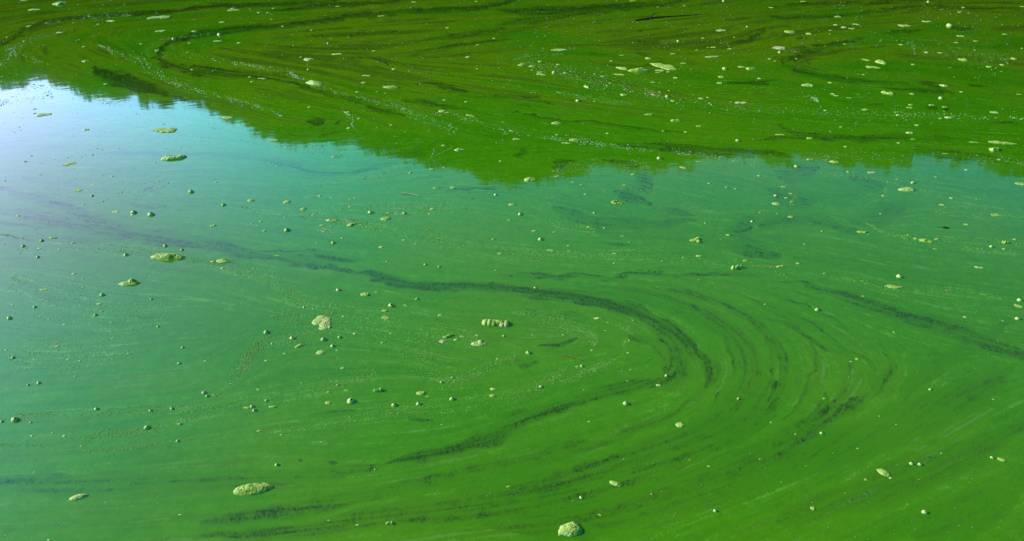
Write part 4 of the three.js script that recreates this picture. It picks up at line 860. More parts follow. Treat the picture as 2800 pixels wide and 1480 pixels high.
bead('s',-1.847,-9.059,0,0.0247,0.0309,0.0035,2.1,0,'tiny white foam bead, third closest on the far side of the blunt grey clump');
bead('s',-1.457,-8.402,0,0.0484,0.0336,0.0068,2.48,0,'tiny white foam bead, closest on the far side of the cream knobbed clump');
bead('s',-1.703,-6.44,0,0.0284,0.0355,0.004,1.72,0,'tiny pale green foam bead, closest on the near side of the tapering crested clump');
bead('s',-1.234,-6.135,0,0.0272,0.034,0.0038,1.53,0,'tiny pale green foam bead, fourth closest on the near side of the cream knobbed clump');
bead('s',-1.276,-5.904,0,0.031,0.0388,0.0043,1.47,0,'tiny pale green foam bead, closest on the far side of the blue-notch raft');
bead('s',-0.584,-6.643,0,0.0291,0.0364,0.0041,1.56,0,'tiny pale green foam bead, closest on the far side of the holed foam ring');
bead('s',-0.392,-6.588,0,0.0289,0.0311,0.0041,1.56,0,'tiny pale green foam bead, second closest on the far side of the holed foam ring');
bead('s',-0.202,-8.994,0,0.0424,0.052,0.0059,1.93,0,'tiny pale green foam bead, second closest on the far side of the froth-leading clump');
bead('s',-0.372,-8.678,0,0.0325,0.0334,0.0045,1.55,0,'tiny pale green foam bead, closest on the far side of the froth-leading clump');
bead('s',-0.341,-7.677,0,0.0272,0.034,0.0038,1.66,0,'tiny pale green foam bead, third closest on the near side of the froth-leading clump');
bead('s',-0.952,-5.972,0,0.0282,0.026,0.0039,2.24,0,'tiny pale green foam bead, closest on the near side of the holed foam ring');
bead('s',-1.375,-6.882,0,0.0353,0.0192,0.0049,1.25,0,'tiny pale green foam bead, third closest on the near side of the cream knobbed clump');
bead('s',-1.203,-6.889,0,0.023,0.0287,0.0032,2.08,0,'tiny pale green foam bead, closest on the near side of the cream knobbed clump');
bead('s',-1.122,-6.844,0,0.0193,0.0242,0.0027,1.64,0,'tiny pale green foam bead, second closest on the near side of the cream knobbed clump');
bead('s',-2.344,-9.41,0,0.0349,0.0398,0.0049,1.67,0,'tiny white foam bead, fourth closest on the far side of the blunt grey clump');
bead('s',-2.739,-9.626,0,0.0332,0.0415,0.0047,1.11,0,'tiny white foam bead, fifth closest on the far side of the blunt grey clump');
bead('s',-0.008,-5.836,0,0.0338,0.037,0.0047,1.84,0,'tiny pale green foam bead, closest on the far side of the two-humped trail raft');
bead('s',0.201,-7.766,0,0.0608,0.0382,0.0085,2.27,0,'tiny pale green foam bead, closest on the near side of the froth-leading clump');
bead('s',0.46,-7.839,0,0.0435,0.0462,0.0061,2.31,0,'tiny pale green foam bead, closest on the near side of the wavy white raft');
bead('s',0.51,-7.521,0,0.0382,0.0444,0.0053,2.42,0,'tiny pale green foam bead, second closest on the near side of the wavy white raft');
bead('s',0.196,-7.638,0,0.0271,0.0338,0.0038,1.51,0,'tiny pale green foam bead, second closest on the near side of the froth-leading clump');
bead('s',1.505,-7.563,0,0.0345,0.0431,0.0048,1.72,0,'tiny pale green foam bead, closest on the near side of the spear-shaped raft');
bead('s',0.868,-7.082,0,0.0308,0.0385,0.0043,1.23,0,'tiny pale green foam bead, closest on the far side of the froth-centre clump');
bead('s',1.005,-7.983,0,0.0382,0.0477,0.0053,2.29,0,'tiny pale green foam bead, closest on the far side of the twin-bubble clump');
bead('s',1.241,-6.799,0,0.035,0.0437,0.0049,2.27,0,'tiny pale green foam bead, closest on the near side of the wide lumpy raft');
bead('s',1.317,-6.889,0,0.0248,0.0309,0.0035,1.98,0,'tiny pale green foam bead, second closest on the far side of the froth-centre clump');
bead('s',1.404,-6.926,0,0.0231,0.0289,0.0032,1.7,0,'tiny pale green foam bead, second closest on the near side of the spear-shaped raft');
bead('s',0.707,-6.599,0,0.0256,0.0206,0.0036,1.24,0,'tiny pale green foam bead, closest on the near side of the froth-centre clump');
bead('s',0.734,-5.775,0,0.0289,0.0286,0.004,1.49,0,'tiny yellow-green foam bead, second closest on the far side of the trail-meeting clump');
bead('s',1.169,-5.826,0,0.0245,0.0307,0.0034,1.19,0,'tiny pale green foam bead, second closest on the near side of the holed spindle');
bead('s',1.34,-5.809,0,0.0275,0.0344,0.0039,1.98,0,'tiny yellow-green foam bead, closest on the near side of the holed spindle');
bead('s',0.345,-5.748,0,0.0303,0.0278,0.0042,2.48,0,'tiny yellow-green foam bead, closest on the far side of the trail-meeting clump');
bead('s',2.151,-8.997,0,0.0447,0.0417,0.0063,2,0,'tiny pale green foam bead, second closest on the near side of the smooth far raft');
bead('s',2.514,-9.042,0,0.0314,0.0393,0.0044,1.87,0,'tiny pale green foam bead, closest on the near side of the smooth far raft');
bead('s',2.109,-8.55,0,0.0278,0.0347,0.0039,1.46,0,'tiny pale green foam bead, second closest on the far side of the thin pointed spindle');
bead('s',1.968,-8.436,0,0.0295,0.0369,0.0041,1.19,0,'tiny pale green foam bead, closest on the far side of the thin pointed spindle');
bead('s',1.704,-6.715,0,0.0311,0.0389,0.0044,2.14,0,'tiny pale green foam bead, closest on the far side of the two-lobed green-water raft');
bead('s',1.684,-6.546,0,0.0237,0.0296,0.0033,2.12,0,'tiny pale green foam bead, closest on the far side of the holed spindle');
bead('s',1.942,-10.841,0,0.0396,0.0362,0.0055,1.84,0,'tiny pale green foam bead, second closest on the far side of the smooth far raft');
bead('s',2.312,-10.91,0,0.0478,0.0322,0.0067,1.21,0,'tiny pale green foam bead, closest on the far side of the smooth far raft');
bead('s',0.902,-7.17,0,0.0275,0.0239,0.0038,1.2,0,'tiny pale green foam bead, third closest on the far side of the froth-centre clump');
bead('s',3.731,-9.402,0,0.0511,0.0256,0.0061,1.41,0,'tiny pale green foam bead, closest on the far side of the tan froth mound');
bead('s',3.653,-9.208,0,0.0388,0.0259,0.0054,2.21,0,'tiny pale green foam bead, closest on the near side of the broad pale clump');
bead('s',4.361,-8.337,0,0.0459,0.0574,0.0064,1.28,0,'tiny pale green foam bead, closest on the far side of the bubble-ended raft');
bead('s',4.878,-7.827,0,0.0435,0.0535,0.0061,1.37,0,'tiny yellow-green foam bead, closest on the near side of the bubble-ended raft');
bead('s',3.999,-7.843,0,0.0396,0.0495,0.0055,1.9,0,'tiny pale green foam bead, closest on the near side of the steep foam slug');
bead('s',2.938,-7.188,0,0.0422,0.049,0.0059,1.87,0,'tiny pale green foam bead, closest on the far side of the dark-eyed raft');
bead('s',3.357,-7.466,0,0.0322,0.0403,0.0045,2.37,0,'tiny pale green foam bead, closest on the near side of the slug-side raft');
bead('s',3.531,-6.824,0,0.0386,0.0482,0.0054,1.62,0,'tiny yellow-green foam bead, closest on the near side of the lens-streak clump');
bead('s',4.004,-6.889,0,0.0354,0.0361,0.005,2.09,0,'tiny yellow-green foam bead, closest on the far side of the black-patch raft');
bead('s',2.833,-6.824,0,0.0386,0.0482,0.0054,1.8,0,'tiny pale green foam bead, closest on the near side of the dark-eyed raft');
bead('s',3.377,-6.502,0,0.0438,0.0343,0.0061,1.58,0,'tiny yellow-green foam bead, second closest on the near side of the lens-streak clump');
bead('s',2.605,-6.347,0,0.0297,0.0305,0.0042,1.44,0,'tiny yellow-green foam bead, second closest on the near side of the dark-eyed raft');
bead('s',3.15,-6.219,0,0.034,0.0425,0.0048,1.17,0,'tiny yellow-green foam bead, third closest on the near side of the lens-streak clump');
bead('s',3.455,-6.133,0,0.0384,0.0268,0.0054,2.01,0,'tiny yellow-green foam bead, closest on the near side of the black-patch raft');
bead('s',3.193,-5.969,0,0.0344,0.043,0.0048,2.13,0,'tiny yellow-green foam bead, second closest on the near side of the black-patch raft');
bead('s',2.578,-5.925,0,0.0295,0.0215,0.0041,1.52,0,'tiny yellow-green foam bead, third closest on the far side of the long crusty bar');
bead('s',3.642,-8.721,0,0.0326,0.0408,0.0046,1.93,0,'tiny pale green foam bead, closest on the far side of the steep foam slug');
bead('s',5.468,-8.524,0,0.0256,0.032,0.0036,1.28,0,'tiny pale green foam bead, second closest on the far side of the bubble-ended raft');
bead('s',2.632,-8.07,0,0.0345,0.0431,0.0048,2.33,0,'tiny pale green foam bead, second closest on the near side of the tan froth mound');
bead('s',2.906,-8.07,0,0.0264,0.033,0.0037,1.93,0,'tiny pale green foam bead, closest on the near side of the tan froth mound');
bead('s',2.66,-7.976,0,0.0281,0.0352,0.0039,2.32,0,'tiny pale green foam bead, third closest on the near side of the tan froth mound');
bead('s',5.988,-10.81,0,0.0474,0.0517,0.0066,1.54,0,'tiny pale green foam bead, second closest on the far side of the far clear bubble');
bead('s',5.778,-10.483,0,0.0461,0.0488,0.0065,2.13,0,'tiny pale green foam bead, closest on the far side of the far clear bubble');
bead('s',-2.556,-4.499,0,0.0198,0.0221,0.0028,1.34,0,'tiny yellow-green foam bead, third closest on the far side of the paired-side bubble');
bead('s',-2.655,-4.461,0,0.0172,0.0193,0.0024,2,0,'tiny yellow-green foam bead, second closest on the far side of the knobbly bar');
bead('s',-2.287,-4.3,0,0.0215,0.026,0.003,1.52,0,'tiny yellow-green foam bead, closest on the far side of the paired-side bubble');
bead('s',-1.95,-4.805,0,0.0222,0.0158,0.0031,2.39,0,'tiny yellow-green foam bead, fourth closest on the near side of the humped blue-line raft');
bead('s',-2.677,-4.911,0,0.0226,0.021,0.0032,1.77,0,'tiny pale green foam bead, third closest on the near side of the slug-like blue raft');
bead('s',-2.911,-4.867,0,0.0145,0.0182,0.002,2.28,0,'tiny pale green foam bead, closest on the near side of the slug-like blue raft');
bead('s',-3,-5.311,0,0.0241,0.0242,0.0034,1.61,0,'tiny pale green foam bead, second closest on the far side of the slug-like blue raft');
bead('s',-3.407,-5.181,0,0.0264,0.0276,0.0037,1.94,0,'tiny pale green foam bead, third closest on the far side of the slug-like blue raft');
bead('s',-3.426,-5.294,0,0.0212,0.0211,0.003,2.46,0,'tiny pale green foam bead, fourth closest on the far side of the slug-like blue raft');
bead('s',-3.151,-5.261,0,0.0183,0.0214,0.0026,1.11,0,'tiny pale green foam bead, closest on the far side of the slug-like blue raft');
bead('s',-3.357,-4.838,0,0.0197,0.0247,0.0028,1.13,0,'tiny pale green foam bead, second closest on the near side of the slug-like blue raft');
bead('s',-3.317,-4.727,0,0.0142,0.0177,0.002,1.22,0,'tiny pale green foam bead, fourth closest on the near side of the slug-like blue raft');
bead('s',-2.963,-4.286,0,0.0274,0.0191,0.0038,1.88,0,'tiny yellow-green foam bead, closest on the far side of the knobbly bar');
bead('s',-2.462,-3.929,0,0.0245,0.0193,0.0034,2.07,0,'tiny yellow-green foam bead, third closest on the near side of the knobbly bar');
bead('s',-2.69,-3.866,0,0.0165,0.0128,0.0023,1.76,0,'tiny yellow-green foam bead, second closest on the near side of the knobbly bar');
bead('s',-2.612,-3.858,0,0.0187,0.0149,0.0026,1.17,0,'tiny yellow-green foam bead, closest on the near side of the knobbly bar');
bead('s',-2.5,-3.851,0,0.0154,0.0183,0.0021,2.3,0,'tiny yellow-green foam bead, fourth closest on the near side of the knobbly bar');
bead('s',-1.601,-3.706,0,0.0298,0.0153,0.0042,2.48,0,'tiny yellow-green foam bead, closest on the near side of the pitted neighbour clump');
bead('s',-1.527,-3.635,0,0.0231,0.0161,0.0032,1.19,0,'tiny yellow-green foam bead, second closest on the near side of the pitted neighbour clump');
bead('s',-1.363,-3.63,0,0.0147,0.013,0.0021,1.95,0,'tiny yellow-green foam bead, third closest on the near side of the pitted neighbour clump');
bead('s',-2.335,-4.82,0,0.017,0.0139,0.0024,1.41,0,'tiny yellow-green foam bead, second closest on the near side of the humped blue-line raft');
bead('s',-2.264,-4.788,0,0.0183,0.0171,0.0026,1.54,0,'tiny yellow-green foam bead, third closest on the near side of the humped blue-line raft');
bead('s',-2.489,-5.158,0,0.0194,0.0194,0.0027,1.25,0,'tiny pale green foam bead, closest on the near side of the humped blue-line raft');
bead('s',-2.306,-4.706,0,0.018,0.0225,0.0025,1.91,0,'tiny yellow-green foam bead, second closest on the far side of the paired-side bubble');
bead('s',-1.975,-5.591,0,0.0178,0.0222,0.0025,1.72,0,'tiny pale green foam bead, closest on the near side of the blue-notch raft');
bead('s',-2.351,-5.68,0,0.0165,0.0189,0.0023,2.19,0,'tiny pale green foam bead, closest on the near side of the two-lobed blue-water raft');
bead('s',-1.531,-4.179,0,0.0152,0.0164,0.0021,2.15,0,'tiny yellow-green foam bead, third closest on the near side of the brown-trail clump');
bead('s',-1.654,-5.466,0,0.0218,0.0243,0.0031,1.8,0,'tiny yellow-green foam bead, second closest on the near side of the blue-notch raft');
bead('s',-1.268,-5.271,0,0.0282,0.0246,0.0039,1.36,0,'tiny yellow-green foam bead, fifth closest on the near side of the blue-notch raft');
bead('s',-1.693,-5.166,0,0.018,0.019,0.0025,1.36,0,'tiny yellow-green foam bead, third closest on the near side of the blue-notch raft');
bead('s',-1.623,-5.093,0,0.0178,0.0185,0.0025,1.3,0,'tiny yellow-green foam bead, fourth closest on the near side of the blue-notch raft');
bead('s',-0.686,-4.971,0,0.0296,0.0213,0.0041,1.34,0,'tiny yellow-green foam bead, second closest on the near side of the two-humped trail raft');
bead('s',-0.468,-5.065,0,0.015,0.0184,0.0021,1.12,0,'tiny yellow-green foam bead, closest on the near side of the two-humped trail raft');
bead('s',-0.084,-5.191,0,0.0195,0.0244,0.0027,1.22,0,'tiny yellow-green foam bead, closest on the far side of the treetop foam button');
bead('s',-1.218,-4.584,0,0.0227,0.0203,0.0032,2.22,0,'tiny yellow-green foam bead, closest on the far side of the brown-trail clump');
bead('s',-1.135,-4.553,0,0.0175,0.0148,0.0025,1.62,0,'tiny yellow-green foam bead, third closest on the far side of the pink-trail patch');
bead('s',-0.986,-4.55,0,0.02,0.0141,0.0028,2.42,0,'tiny yellow-green foam bead, second closest on the far side of the bubble-crested clump');
bead('s',-1.019,-4.533,0,0.0137,0.0156,0.0019,1.55,0,'tiny yellow-green foam bead, second closest on the far side of the pink-trail patch');
bead('s',-0.996,-4.414,0,0.022,0.0189,0.0031,1.12,0,'tiny yellow-green foam bead, closest on the far side of the bubble-crested clump');
bead('s',-0.749,-4.326,0,0.0156,0.0167,0.0022,1.49,0,'tiny yellow-green foam bead, closest on the far side of the cream cushion');
bead('s',-1.429,-4.08,0,0.0252,0.0161,0.0035,1.75,0,'tiny yellow-green foam bead, fourth closest on the near side of the brown-trail clump');
bead('s',-1.487,-4.21,0,0.0247,0.0143,0.0035,1.26,0,'tiny yellow-green foam bead, second closest on the near side of the brown-trail clump');
bead('s',-1.059,-4.144,0,0.0139,0.0133,0.002,1.85,0,'tiny yellow-green foam bead, closest on the near side of the pink-trail patch');
bead('s',-0.886,-4.162,0,0.021,0.0118,0.0029,2.13,0,'tiny yellow-green foam bead, closest on the near side of the bubble-crested clump');
bead('s',-1.086,-4.074,0,0.0138,0.0157,0.0019,2.25,0,'tiny yellow-green foam bead, second closest on the near side of the pink-trail patch');
bead('s',-0.963,-3.989,0,0.0192,0.0165,0.0027,2.07,0,'tiny yellow-green foam bead, second closest on the near side of the bubble-crested clump');
bead('s',-1.097,-3.927,0,0.0134,0.0123,0.0019,2.45,0,'tiny yellow-green foam bead, third closest on the near side of the pink-trail patch');
bead('s',-0.61,-3.963,0,0.0191,0.0161,0.0027,1.54,0,'tiny yellow-green foam bead, second closest on the near side of the cream cushion');
bead('s',-0.534,-3.92,0,0.02,0.0131,0.0028,1.48,0,'tiny yellow-green foam bead, third closest on the near side of the cream cushion');
bead('s',-0.663,-4.24,0,0.0154,0.0133,0.0022,2.06,0,'tiny yellow-green foam bead, closest on the near side of the cream cushion');
bead('s',-0.498,-4.315,0,0.0144,0.0168,0.002,1.13,0,'tiny yellow-green foam bead, second closest on the far side of the cream cushion');
bead('s',-0.106,-3.971,0,0.0225,0.0178,0.0031,2.21,0,'tiny yellow-green foam bead, third closest on the near side of the glassy-headed clump');
bead('s',-0.017,-4.227,0,0.0153,0.0187,0.0021,1.74,0,'tiny yellow-green foam bead, closest on the near side of the glassy-headed clump');
bead('s',-0.086,-3.612,0,0.0167,0.0119,0.0023,1.69,0,'tiny yellow-green foam bead, closest on the far side of the long foam log');
bead('s',-0.673,-3.709,0,0.0117,0.0113,0.0016,1.42,0,'tiny yellow-green foam bead, closest on the far side of the round foam disc');
bead('s',-1.198,-4.298,0,0.0155,0.0139,0.0022,2.25,0,'tiny yellow-green foam bead, closest on the far side of the pink-trail patch');
bead('s',-1.359,-4.269,0,0.0131,0.0115,0.0018,2.02,0,'tiny yellow-green foam bead, closest on the near side of the brown-trail clump');
bead('s',0.465,-4.608,0,0.0177,0.018,0.0025,1.12,0,'tiny yellow-green foam bead, closest on the far side of the C-shaped curl');
bead('s',0.405,-4.805,0,0.0235,0.0145,0.0033,1.43,0,'tiny yellow-green foam bead, closest on the near side of the treetop foam button');
bead('s',0.452,-4.765,0,0.0182,0.0156,0.0025,1.59,0,'tiny yellow-green foam bead, second closest on the far side of the C-shaped curl');
bead('s',0.679,-4.462,0,0.0296,0.0173,0.0041,2.11,0,'tiny yellow-green foam bead, closest on the near side of the C-shaped curl');
bead('s',1.297,-4.786,0,0.0261,0.0176,0.0036,1.57,0,'tiny yellow-green foam bead, closest on the near side of the speck-line raft');
bead('s',1.393,-4.723,0,0.0232,0.018,0.0032,1.63,0,'tiny yellow-green foam bead, second closest on the near side of the speck-line raft');
bead('s',1.447,-4.696,0,0.0231,0.0145,0.0032,1.4,0,'tiny yellow-green foam bead, third closest on the far side of the swirl dome');
bead('s',0.536,-4.12,0,0.0162,0.0151,0.0023,1.32,0,'tiny yellow-green foam bead, second closest on the near side of the C-shaped curl');
bead('s',0.243,-4.064,0,0.0172,0.0145,0.0024,1.8,0,'tiny yellow-green foam bead, second closest on the near side of the glassy-headed clump');
bead('s',0.315,-3.894,0,0.0221,0.0149,0.0031,2.11,0,'tiny yellow-green foam bead, third closest on the near side of the C-shaped curl');
bead('s',0.659,-3.933,0,0.019,0.011,0.0027,2.12,0,'tiny yellow-green foam bead, third closest on the near side of the heart-shaped clump');
bead('s',0.928,-3.755,0,0.0183,0.0127,0.0026,2.37,0,'tiny yellow-green foam bead, closest on the near side of the heart-shaped clump');
bead('s',0.807,-3.713,0,0.0171,0.0103,0.0024,1.38,0,'tiny yellow-green foam bead, second closest on the near side of the heart-shaped clump');
bead('s',1.137,-4.181,0,0.0175,0.0128,0.0025,1.33,0,'tiny yellow-green foam bead, closest on the far side of the heart-shaped clump');
bead('s',1.504,-4.332,0,0.0192,0.0134,0.0027,2.13,0,'tiny yellow-green foam bead, second closest on the near side of the swirl dome');
bead('s',1.656,-4.919,0,0.024,0.0268,0.0034,1.63,0,'tiny yellow-green foam bead, fourth closest on the far side of the swirl dome');
bead('s',0.545,-3.69,0,0.0149,0.0106,0.0021,1.45,0,'tiny yellow-green foam bead, closest on the far side of the bright knobbly bar');
bead('s',2.45,-5.478,0,0.0379,0.0249,0.0053,1.96,0,'tiny yellow-green foam bead, closest on the far side of the long crusty bar');
bead('s',2.871,-5.561,0,0.0265,0.03,0.0037,1.69,0,'tiny yellow-green foam bead, second closest on the far side of the long crusty bar');
bead('s',3.431,-5.22,0,0.0252,0.0285,0.0035,1.57,0,'tiny yellow-green foam bead, closest on the near side of the craggy far heap');
bead('s',2.28,-4.991,0,0.0216,0.0214,0.003,1.18,0,'tiny yellow-green foam bead, closest on the near side of the long crusty bar');
bead('s',2.834,-4.898,0,0.0199,0.018,0.0028,2.3,0,'tiny yellow-green foam bead, second closest on the far side of the green-tailed raft');
bead('s',2.561,-4.855,0,0.029,0.0147,0.0041,1.79,0,'tiny yellow-green foam bead, closest on the far side of the green-tailed raft');
bead('s',3.101,-5.024,0,0.0271,0.0212,0.0038,1.44,0,'tiny yellow-green foam bead, second closest on the near side of the craggy far heap');
bead('s',1.777,-4.62,0,0.0228,0.0245,0.0032,1.52,0,'tiny yellow-green foam bead, second closest on the far side of the swirl dome');
bead('s',1.748,-4.492,0,0.0322,0.0161,0.0039,1.75,0,'tiny yellow-green foam bead, closest on the far side of the swirl dome');
bead('s',1.602,-4.316,0,0.0204,0.0102,0.0028,1.72,0,'tiny yellow-green foam bead, closest on the near side of the swirl dome');
bead('s',2.228,-4.315,0,0.0192,0.0172,0.0027,1.95,0,'tiny yellow-green foam bead, second closest on the far side of the pitted yellow log');
bead('s',1.79,-4.074,0,0.0218,0.0145,0.003,1.27,0,'tiny yellow-green foam bead, closest on the far side of the pitted yellow log');
bead('s',2.265,-4.025,0,0.0204,0.015,0.0029,2.48,0,'tiny yellow-green foam bead, closest on the far side of the tadpole clump');
bead('s',2.845,-3.972,0,0.0213,0.0182,0.003,1.9,0,'tiny yellow-green foam bead, closest on the near side of the olive scum lens');
bead('s',1.636,-3.913,0,0.0167,0.0145,0.0023,2.37,0,'tiny yellow-green foam bead, second closest on the far side of the speck-band bar');
bead('s',1.528,-3.685,0,0.0223,0.0166,0.0031,1.22,0,'tiny yellow-green foam bead, closest on the far side of the speck-band bar');
bead('s',2.043,-4.04,0,0.0148,0.0106,0.0021,1.86,0,'tiny yellow-green foam bead, closest on the near side of the pitted yellow log');
bead('s',-2.283,-3.574,0,0.0217,0.0194,0.003,1.38,0,'tiny yellow-green foam bead, closest on the far side of the yellow-rimmed oval');
bead('s',-2.214,-3.523,0,0.0133,0.0113,0.0019,1.53,0,'tiny yellow-green foam bead, second closest on the far side of the bright-rimmed bubble');
bead('s',-2.429,-3.261,0,0.0155,0.012,0.0022,1.21,0,'tiny yellow-green foam bead, closest on the near side of the yellow-rimmed oval');
bead('s',-2.186,-3.133,0,0.0141,0.0113,0.002,2.09,0,'tiny yellow-green foam bead, third closest on the far side of the pale tailed sliver');
bead('s',-2.088,-3.088,0,0.0158,0.0107,0.0022,1.19,0,'tiny yellow-green foam bead, closest on the far side of the pale tailed sliver');
bead('s',-1.878,-3.104,0,0.013,0.011,0.0018,1.85,0,'tiny yellow-green foam bead, second closest on the near side of the bright-rimmed bubble');
bead('s',-1.97,-3.203,0,0.0153,0.0112,0.0021,2.12,0,'tiny yellow-green foam bead, closest on the near side of the bright-rimmed bubble');
bead('s',-1.814,-2.974,0,0.0144,0.0119,0.002,1.3,0,'tiny yellow-green foam bead, second closest on the far side of the pale tailed sliver');
bead('s',-1.333,-2.797,0,0.0112,0.0093,0.0016,1.39,0,'tiny yellow-green foam bead, closest on the near side of the pearly lone bubble');
bead('s',-1.879,-2.8,0,0.013,0.0096,0.0018,2.19,0,'tiny yellow-green foam bead, second closest on the near side of the pale tailed sliver');
bead('s',-1.757,-2.848,0,0.0149,0.0093,0.0021,1.69,0,'tiny yellow-green foam bead, third closest on the near side of the pale tailed sliver');
bead('s',-1.693,-2.854,0,0.0123,0.008,0.0017,1.58,0,'tiny yellow-green foam bead, fifth closest on the near side of the pale tailed sliver');
bead('s',-1.846,-2.686,0,0.0126,0.0091,0.0018,1.32,0,'tiny yellow-green foam bead, fourth closest on the near side of the pale tailed sliver');
bead('s',-1.219,-2.562,0,0.0114,0.011,0.0016,2.44,0,'tiny yellow-green foam bead, closest on the far side of the wide-mouthed bubble');
bead('s',-1.872,-3.543,0,0.0123,0.0112,0.0017,1.91,0,'tiny yellow-green foam bead, closest on the far side of the peaked triangular mound');
bead('s',-1.32,-3.28,0,0.0116,0.0097,0.0016,2.16,0,'tiny yellow-green foam bead, closest on the far side of the pearly lone bubble');
bead('s',-2.17,-3.432,0,0.0131,0.0109,0.0018,2,0,'tiny yellow-green foam bead, closest on the far side of the bright-rimmed bubble');
bead('s',-2.24,-3.156,0,0.0123,0.0098,0.0017,1.84,0,'tiny yellow-green foam bead, second closest on the near side of the yellow-rimmed oval');
bead('s',-2.244,-2.878,0,0.0132,0.0103,0.0019,1.53,0,'tiny yellow-green foam bead, closest on the near side of the pale tailed sliver');
bead('s',-1.171,-2.635,0,0.0116,0.007,0.0016,1.25,0,'tiny yellow-green foam bead, second closest on the near side of the pearly lone bubble');
bead('s',-0.776,-2.878,0,0.0132,0.009,0.0019,1.38,0,'tiny yellow-green foam bead, closest on the far side of the pitted round button');
bead('s',-0.063,-2.811,0,0.0121,0.0117,0.0017,1.38,0,'tiny yellow-green foam bead, closest on the near side of the kite-shaped clump');
bead('s',-0.879,-2.64,0,0.0099,0.0071,0.0014,1.68,0,'tiny yellow-green foam bead, closest on the near side of the pitted round button');
bead('s',-1.07,-2.8,0,0.0147,0.0117,0.0021,1.53,0,'tiny yellow-green foam bead, second closest on the near side of the foam slipper');
bead('s',-0.753,-2.578,0,0.0139,0.0103,0.0019,2.39,0,'tiny yellow-green foam bead, closest on the far side of the biggest glassy bubble');
bead('s',-0.959,-3.226,0,0.0134,0.0108,0.0019,1.32,0,'tiny yellow-green foam bead, closest on the far side of the three-lobed patch');
bead('s',-0.881,-3.258,0,0.0126,0.0091,0.0018,2.26,0,'tiny yellow-green foam bead, second closest on the far side of the three-lobed patch');
bead('s',-1.001,-2.853,0,0.0131,0.0122,0.0018,2.21,0,'tiny yellow-green foam bead, closest on the near side of the foam slipper');
bead('s',0.507,-2.733,0,0.0119,0.0084,0.0017,1.57,0,'tiny yellow-green foam bead, closest on the far side of the yellow hook oval');
bead('s',0.355,-2.879,0,0.0115,0.0138,0.0016,1.87,0,'tiny yellow-green foam bead, fifth closest on the near side of the bright knobbly bar');
bead('s',0.531,-2.954,0,0.0108,0.0135,0.0015,2.15,0,'tiny yellow-green foam bead, fourth closest on the near side of the bright knobbly bar');
bead('s',0.236,-3.001,0,0.0136,0.011,0.0019,1.71,0,'tiny yellow-green foam bead, third closest on the near side of the bright knobbly bar');
bead('s',0.296,-2.594,0,0.0098,0.0081,0.0014,2.09,0,'tiny yellow-green foam bead, closest on the far side of the lone frothy bubble');
bead('s',0.45,-3.108,0,0.0112,0.0086,0.0016,1.57,0,'tiny yellow-green foam bead, closest on the near side of the bright knobbly bar');
bead('s',0.962,-3.51,0,0.0133,0.0081,0.0019,1.98,0,'tiny yellow-green foam bead, closest on the near side of the craggy lump');
bead('s',1.234,-3.268,0,0.0145,0.011,0.002,1.6,0,'tiny yellow-green foam bead, closest on the far side of the dark-line bubble');
bead('s',0.571,-3.124,0,0.0112,0.0069,0.0016,1.45,0,'tiny yellow-green foam bead, second closest on the near side of the bright knobbly bar');
bead('s',1.63,-3.575,0,0.0207,0.014,0.0029,1.9,0,'tiny yellow-green foam bead, closest on the near side of the speck-band bar');
bead('s',1.741,-3.345,0,0.0177,0.0133,0.0025,2.15,0,'tiny yellow-green foam bead, closest on the near side of the lime leaf-shaped raft');
bead('s',1.472,-2.793,0,0.0121,0.0109,0.0017,1.83,0,'tiny lime green foam bead, closest on the near side of the lone lime pebble');
bead('s',1.757,-3.022,0,0.0128,0.0124,0.0018,2.26,0,'tiny yellow-green foam bead, closest on the far side of the lone lime pebble');
bead('s',2.312,-3.12,0,0.0112,0.0079,0.0016,1.17,0,'tiny yellow-green foam bead, closest on the near side of the lime edge raft');
bead('s',1.95,-2.531,0,0.0097,0.009,0.0014,1.7,0,'tiny lime green foam bead, closest on the far side of the pale green pill');
bead('s',-1.502,-1.806,0,0.0097,0.0088,0.0014,2.44,0,'tiny yellow-green foam bead, closest on the near side of the corner foam slug');
bead('s',-1.715,-2.115,0,0.0078,0.0073,0.0011,2.49,0,'tiny yellow-green foam bead, closest on the far side of the corner foam slug');
bead('s',-0.72,-2.275,0,0.009,0.007,0.0013,1.8,0,'tiny yellow-green foam bead, closest on the near side of the biggest glassy bubble');
bead('s',-0.272,-2.375,0,0.0092,0.0072,0.0013,1.69,0,'tiny yellow-green foam bead, closest on the near side of the foam-ringed bubble pair');
bead('s',0.301,-2.393,0,0.0108,0.0095,0.0015,1.48,0,'tiny yellow-green foam bead, closest on the near side of the lone frothy bubble');
bead('s',0.484,-2.008,0,0.0069,0.0072,0.001,2.32,0,'tiny lime green foam bead, closest on the near side of the bean-shaped clump');
bead('s',0.65,-2.178,0,0.008,0.0056,0.0011,1.61,0,'tiny lime green foam bead, closest on the near side of the round foam ball');
bead('s',1.588,-2.214,0,0.0096,0.0073,0.0013,1.54,0,'tiny lime green foam bead, closest on the far side of the further twin');
bead('s',1.082,-2.32,0,0.0076,0.0076,0.0011,1.44,0,'tiny lime green foam bead, second closest on the far side of the sieve-like slug');
bead('s',1.491,-2.376,0,0.0085,0.0067,0.0012,2.47,0,'tiny lime green foam bead, closest on the far side of the nearer twin');
bead('s',1.446,-2.426,0,0.0102,0.008,0.0014,1.94,0,'tiny lime green foam bead, second closest on the far side of the nearer twin');
bead('s',1.29,-2.239,0,0.0104,0.0071,0.0015,1.24,0,'tiny lime green foam bead, closest on the far side of the sieve-like slug');
bead('s',1.352,-1.961,0,0.0075,0.0065,0.001,2.38,0,'tiny lime green foam bead, closest on the far side of the corner glassy bubble');
bead('s',1.008,-2.388,0,0.0108,0.0099,0.0015,1.69,0,'tiny lime green foam bead, closest on the near side of the yellow hook oval');
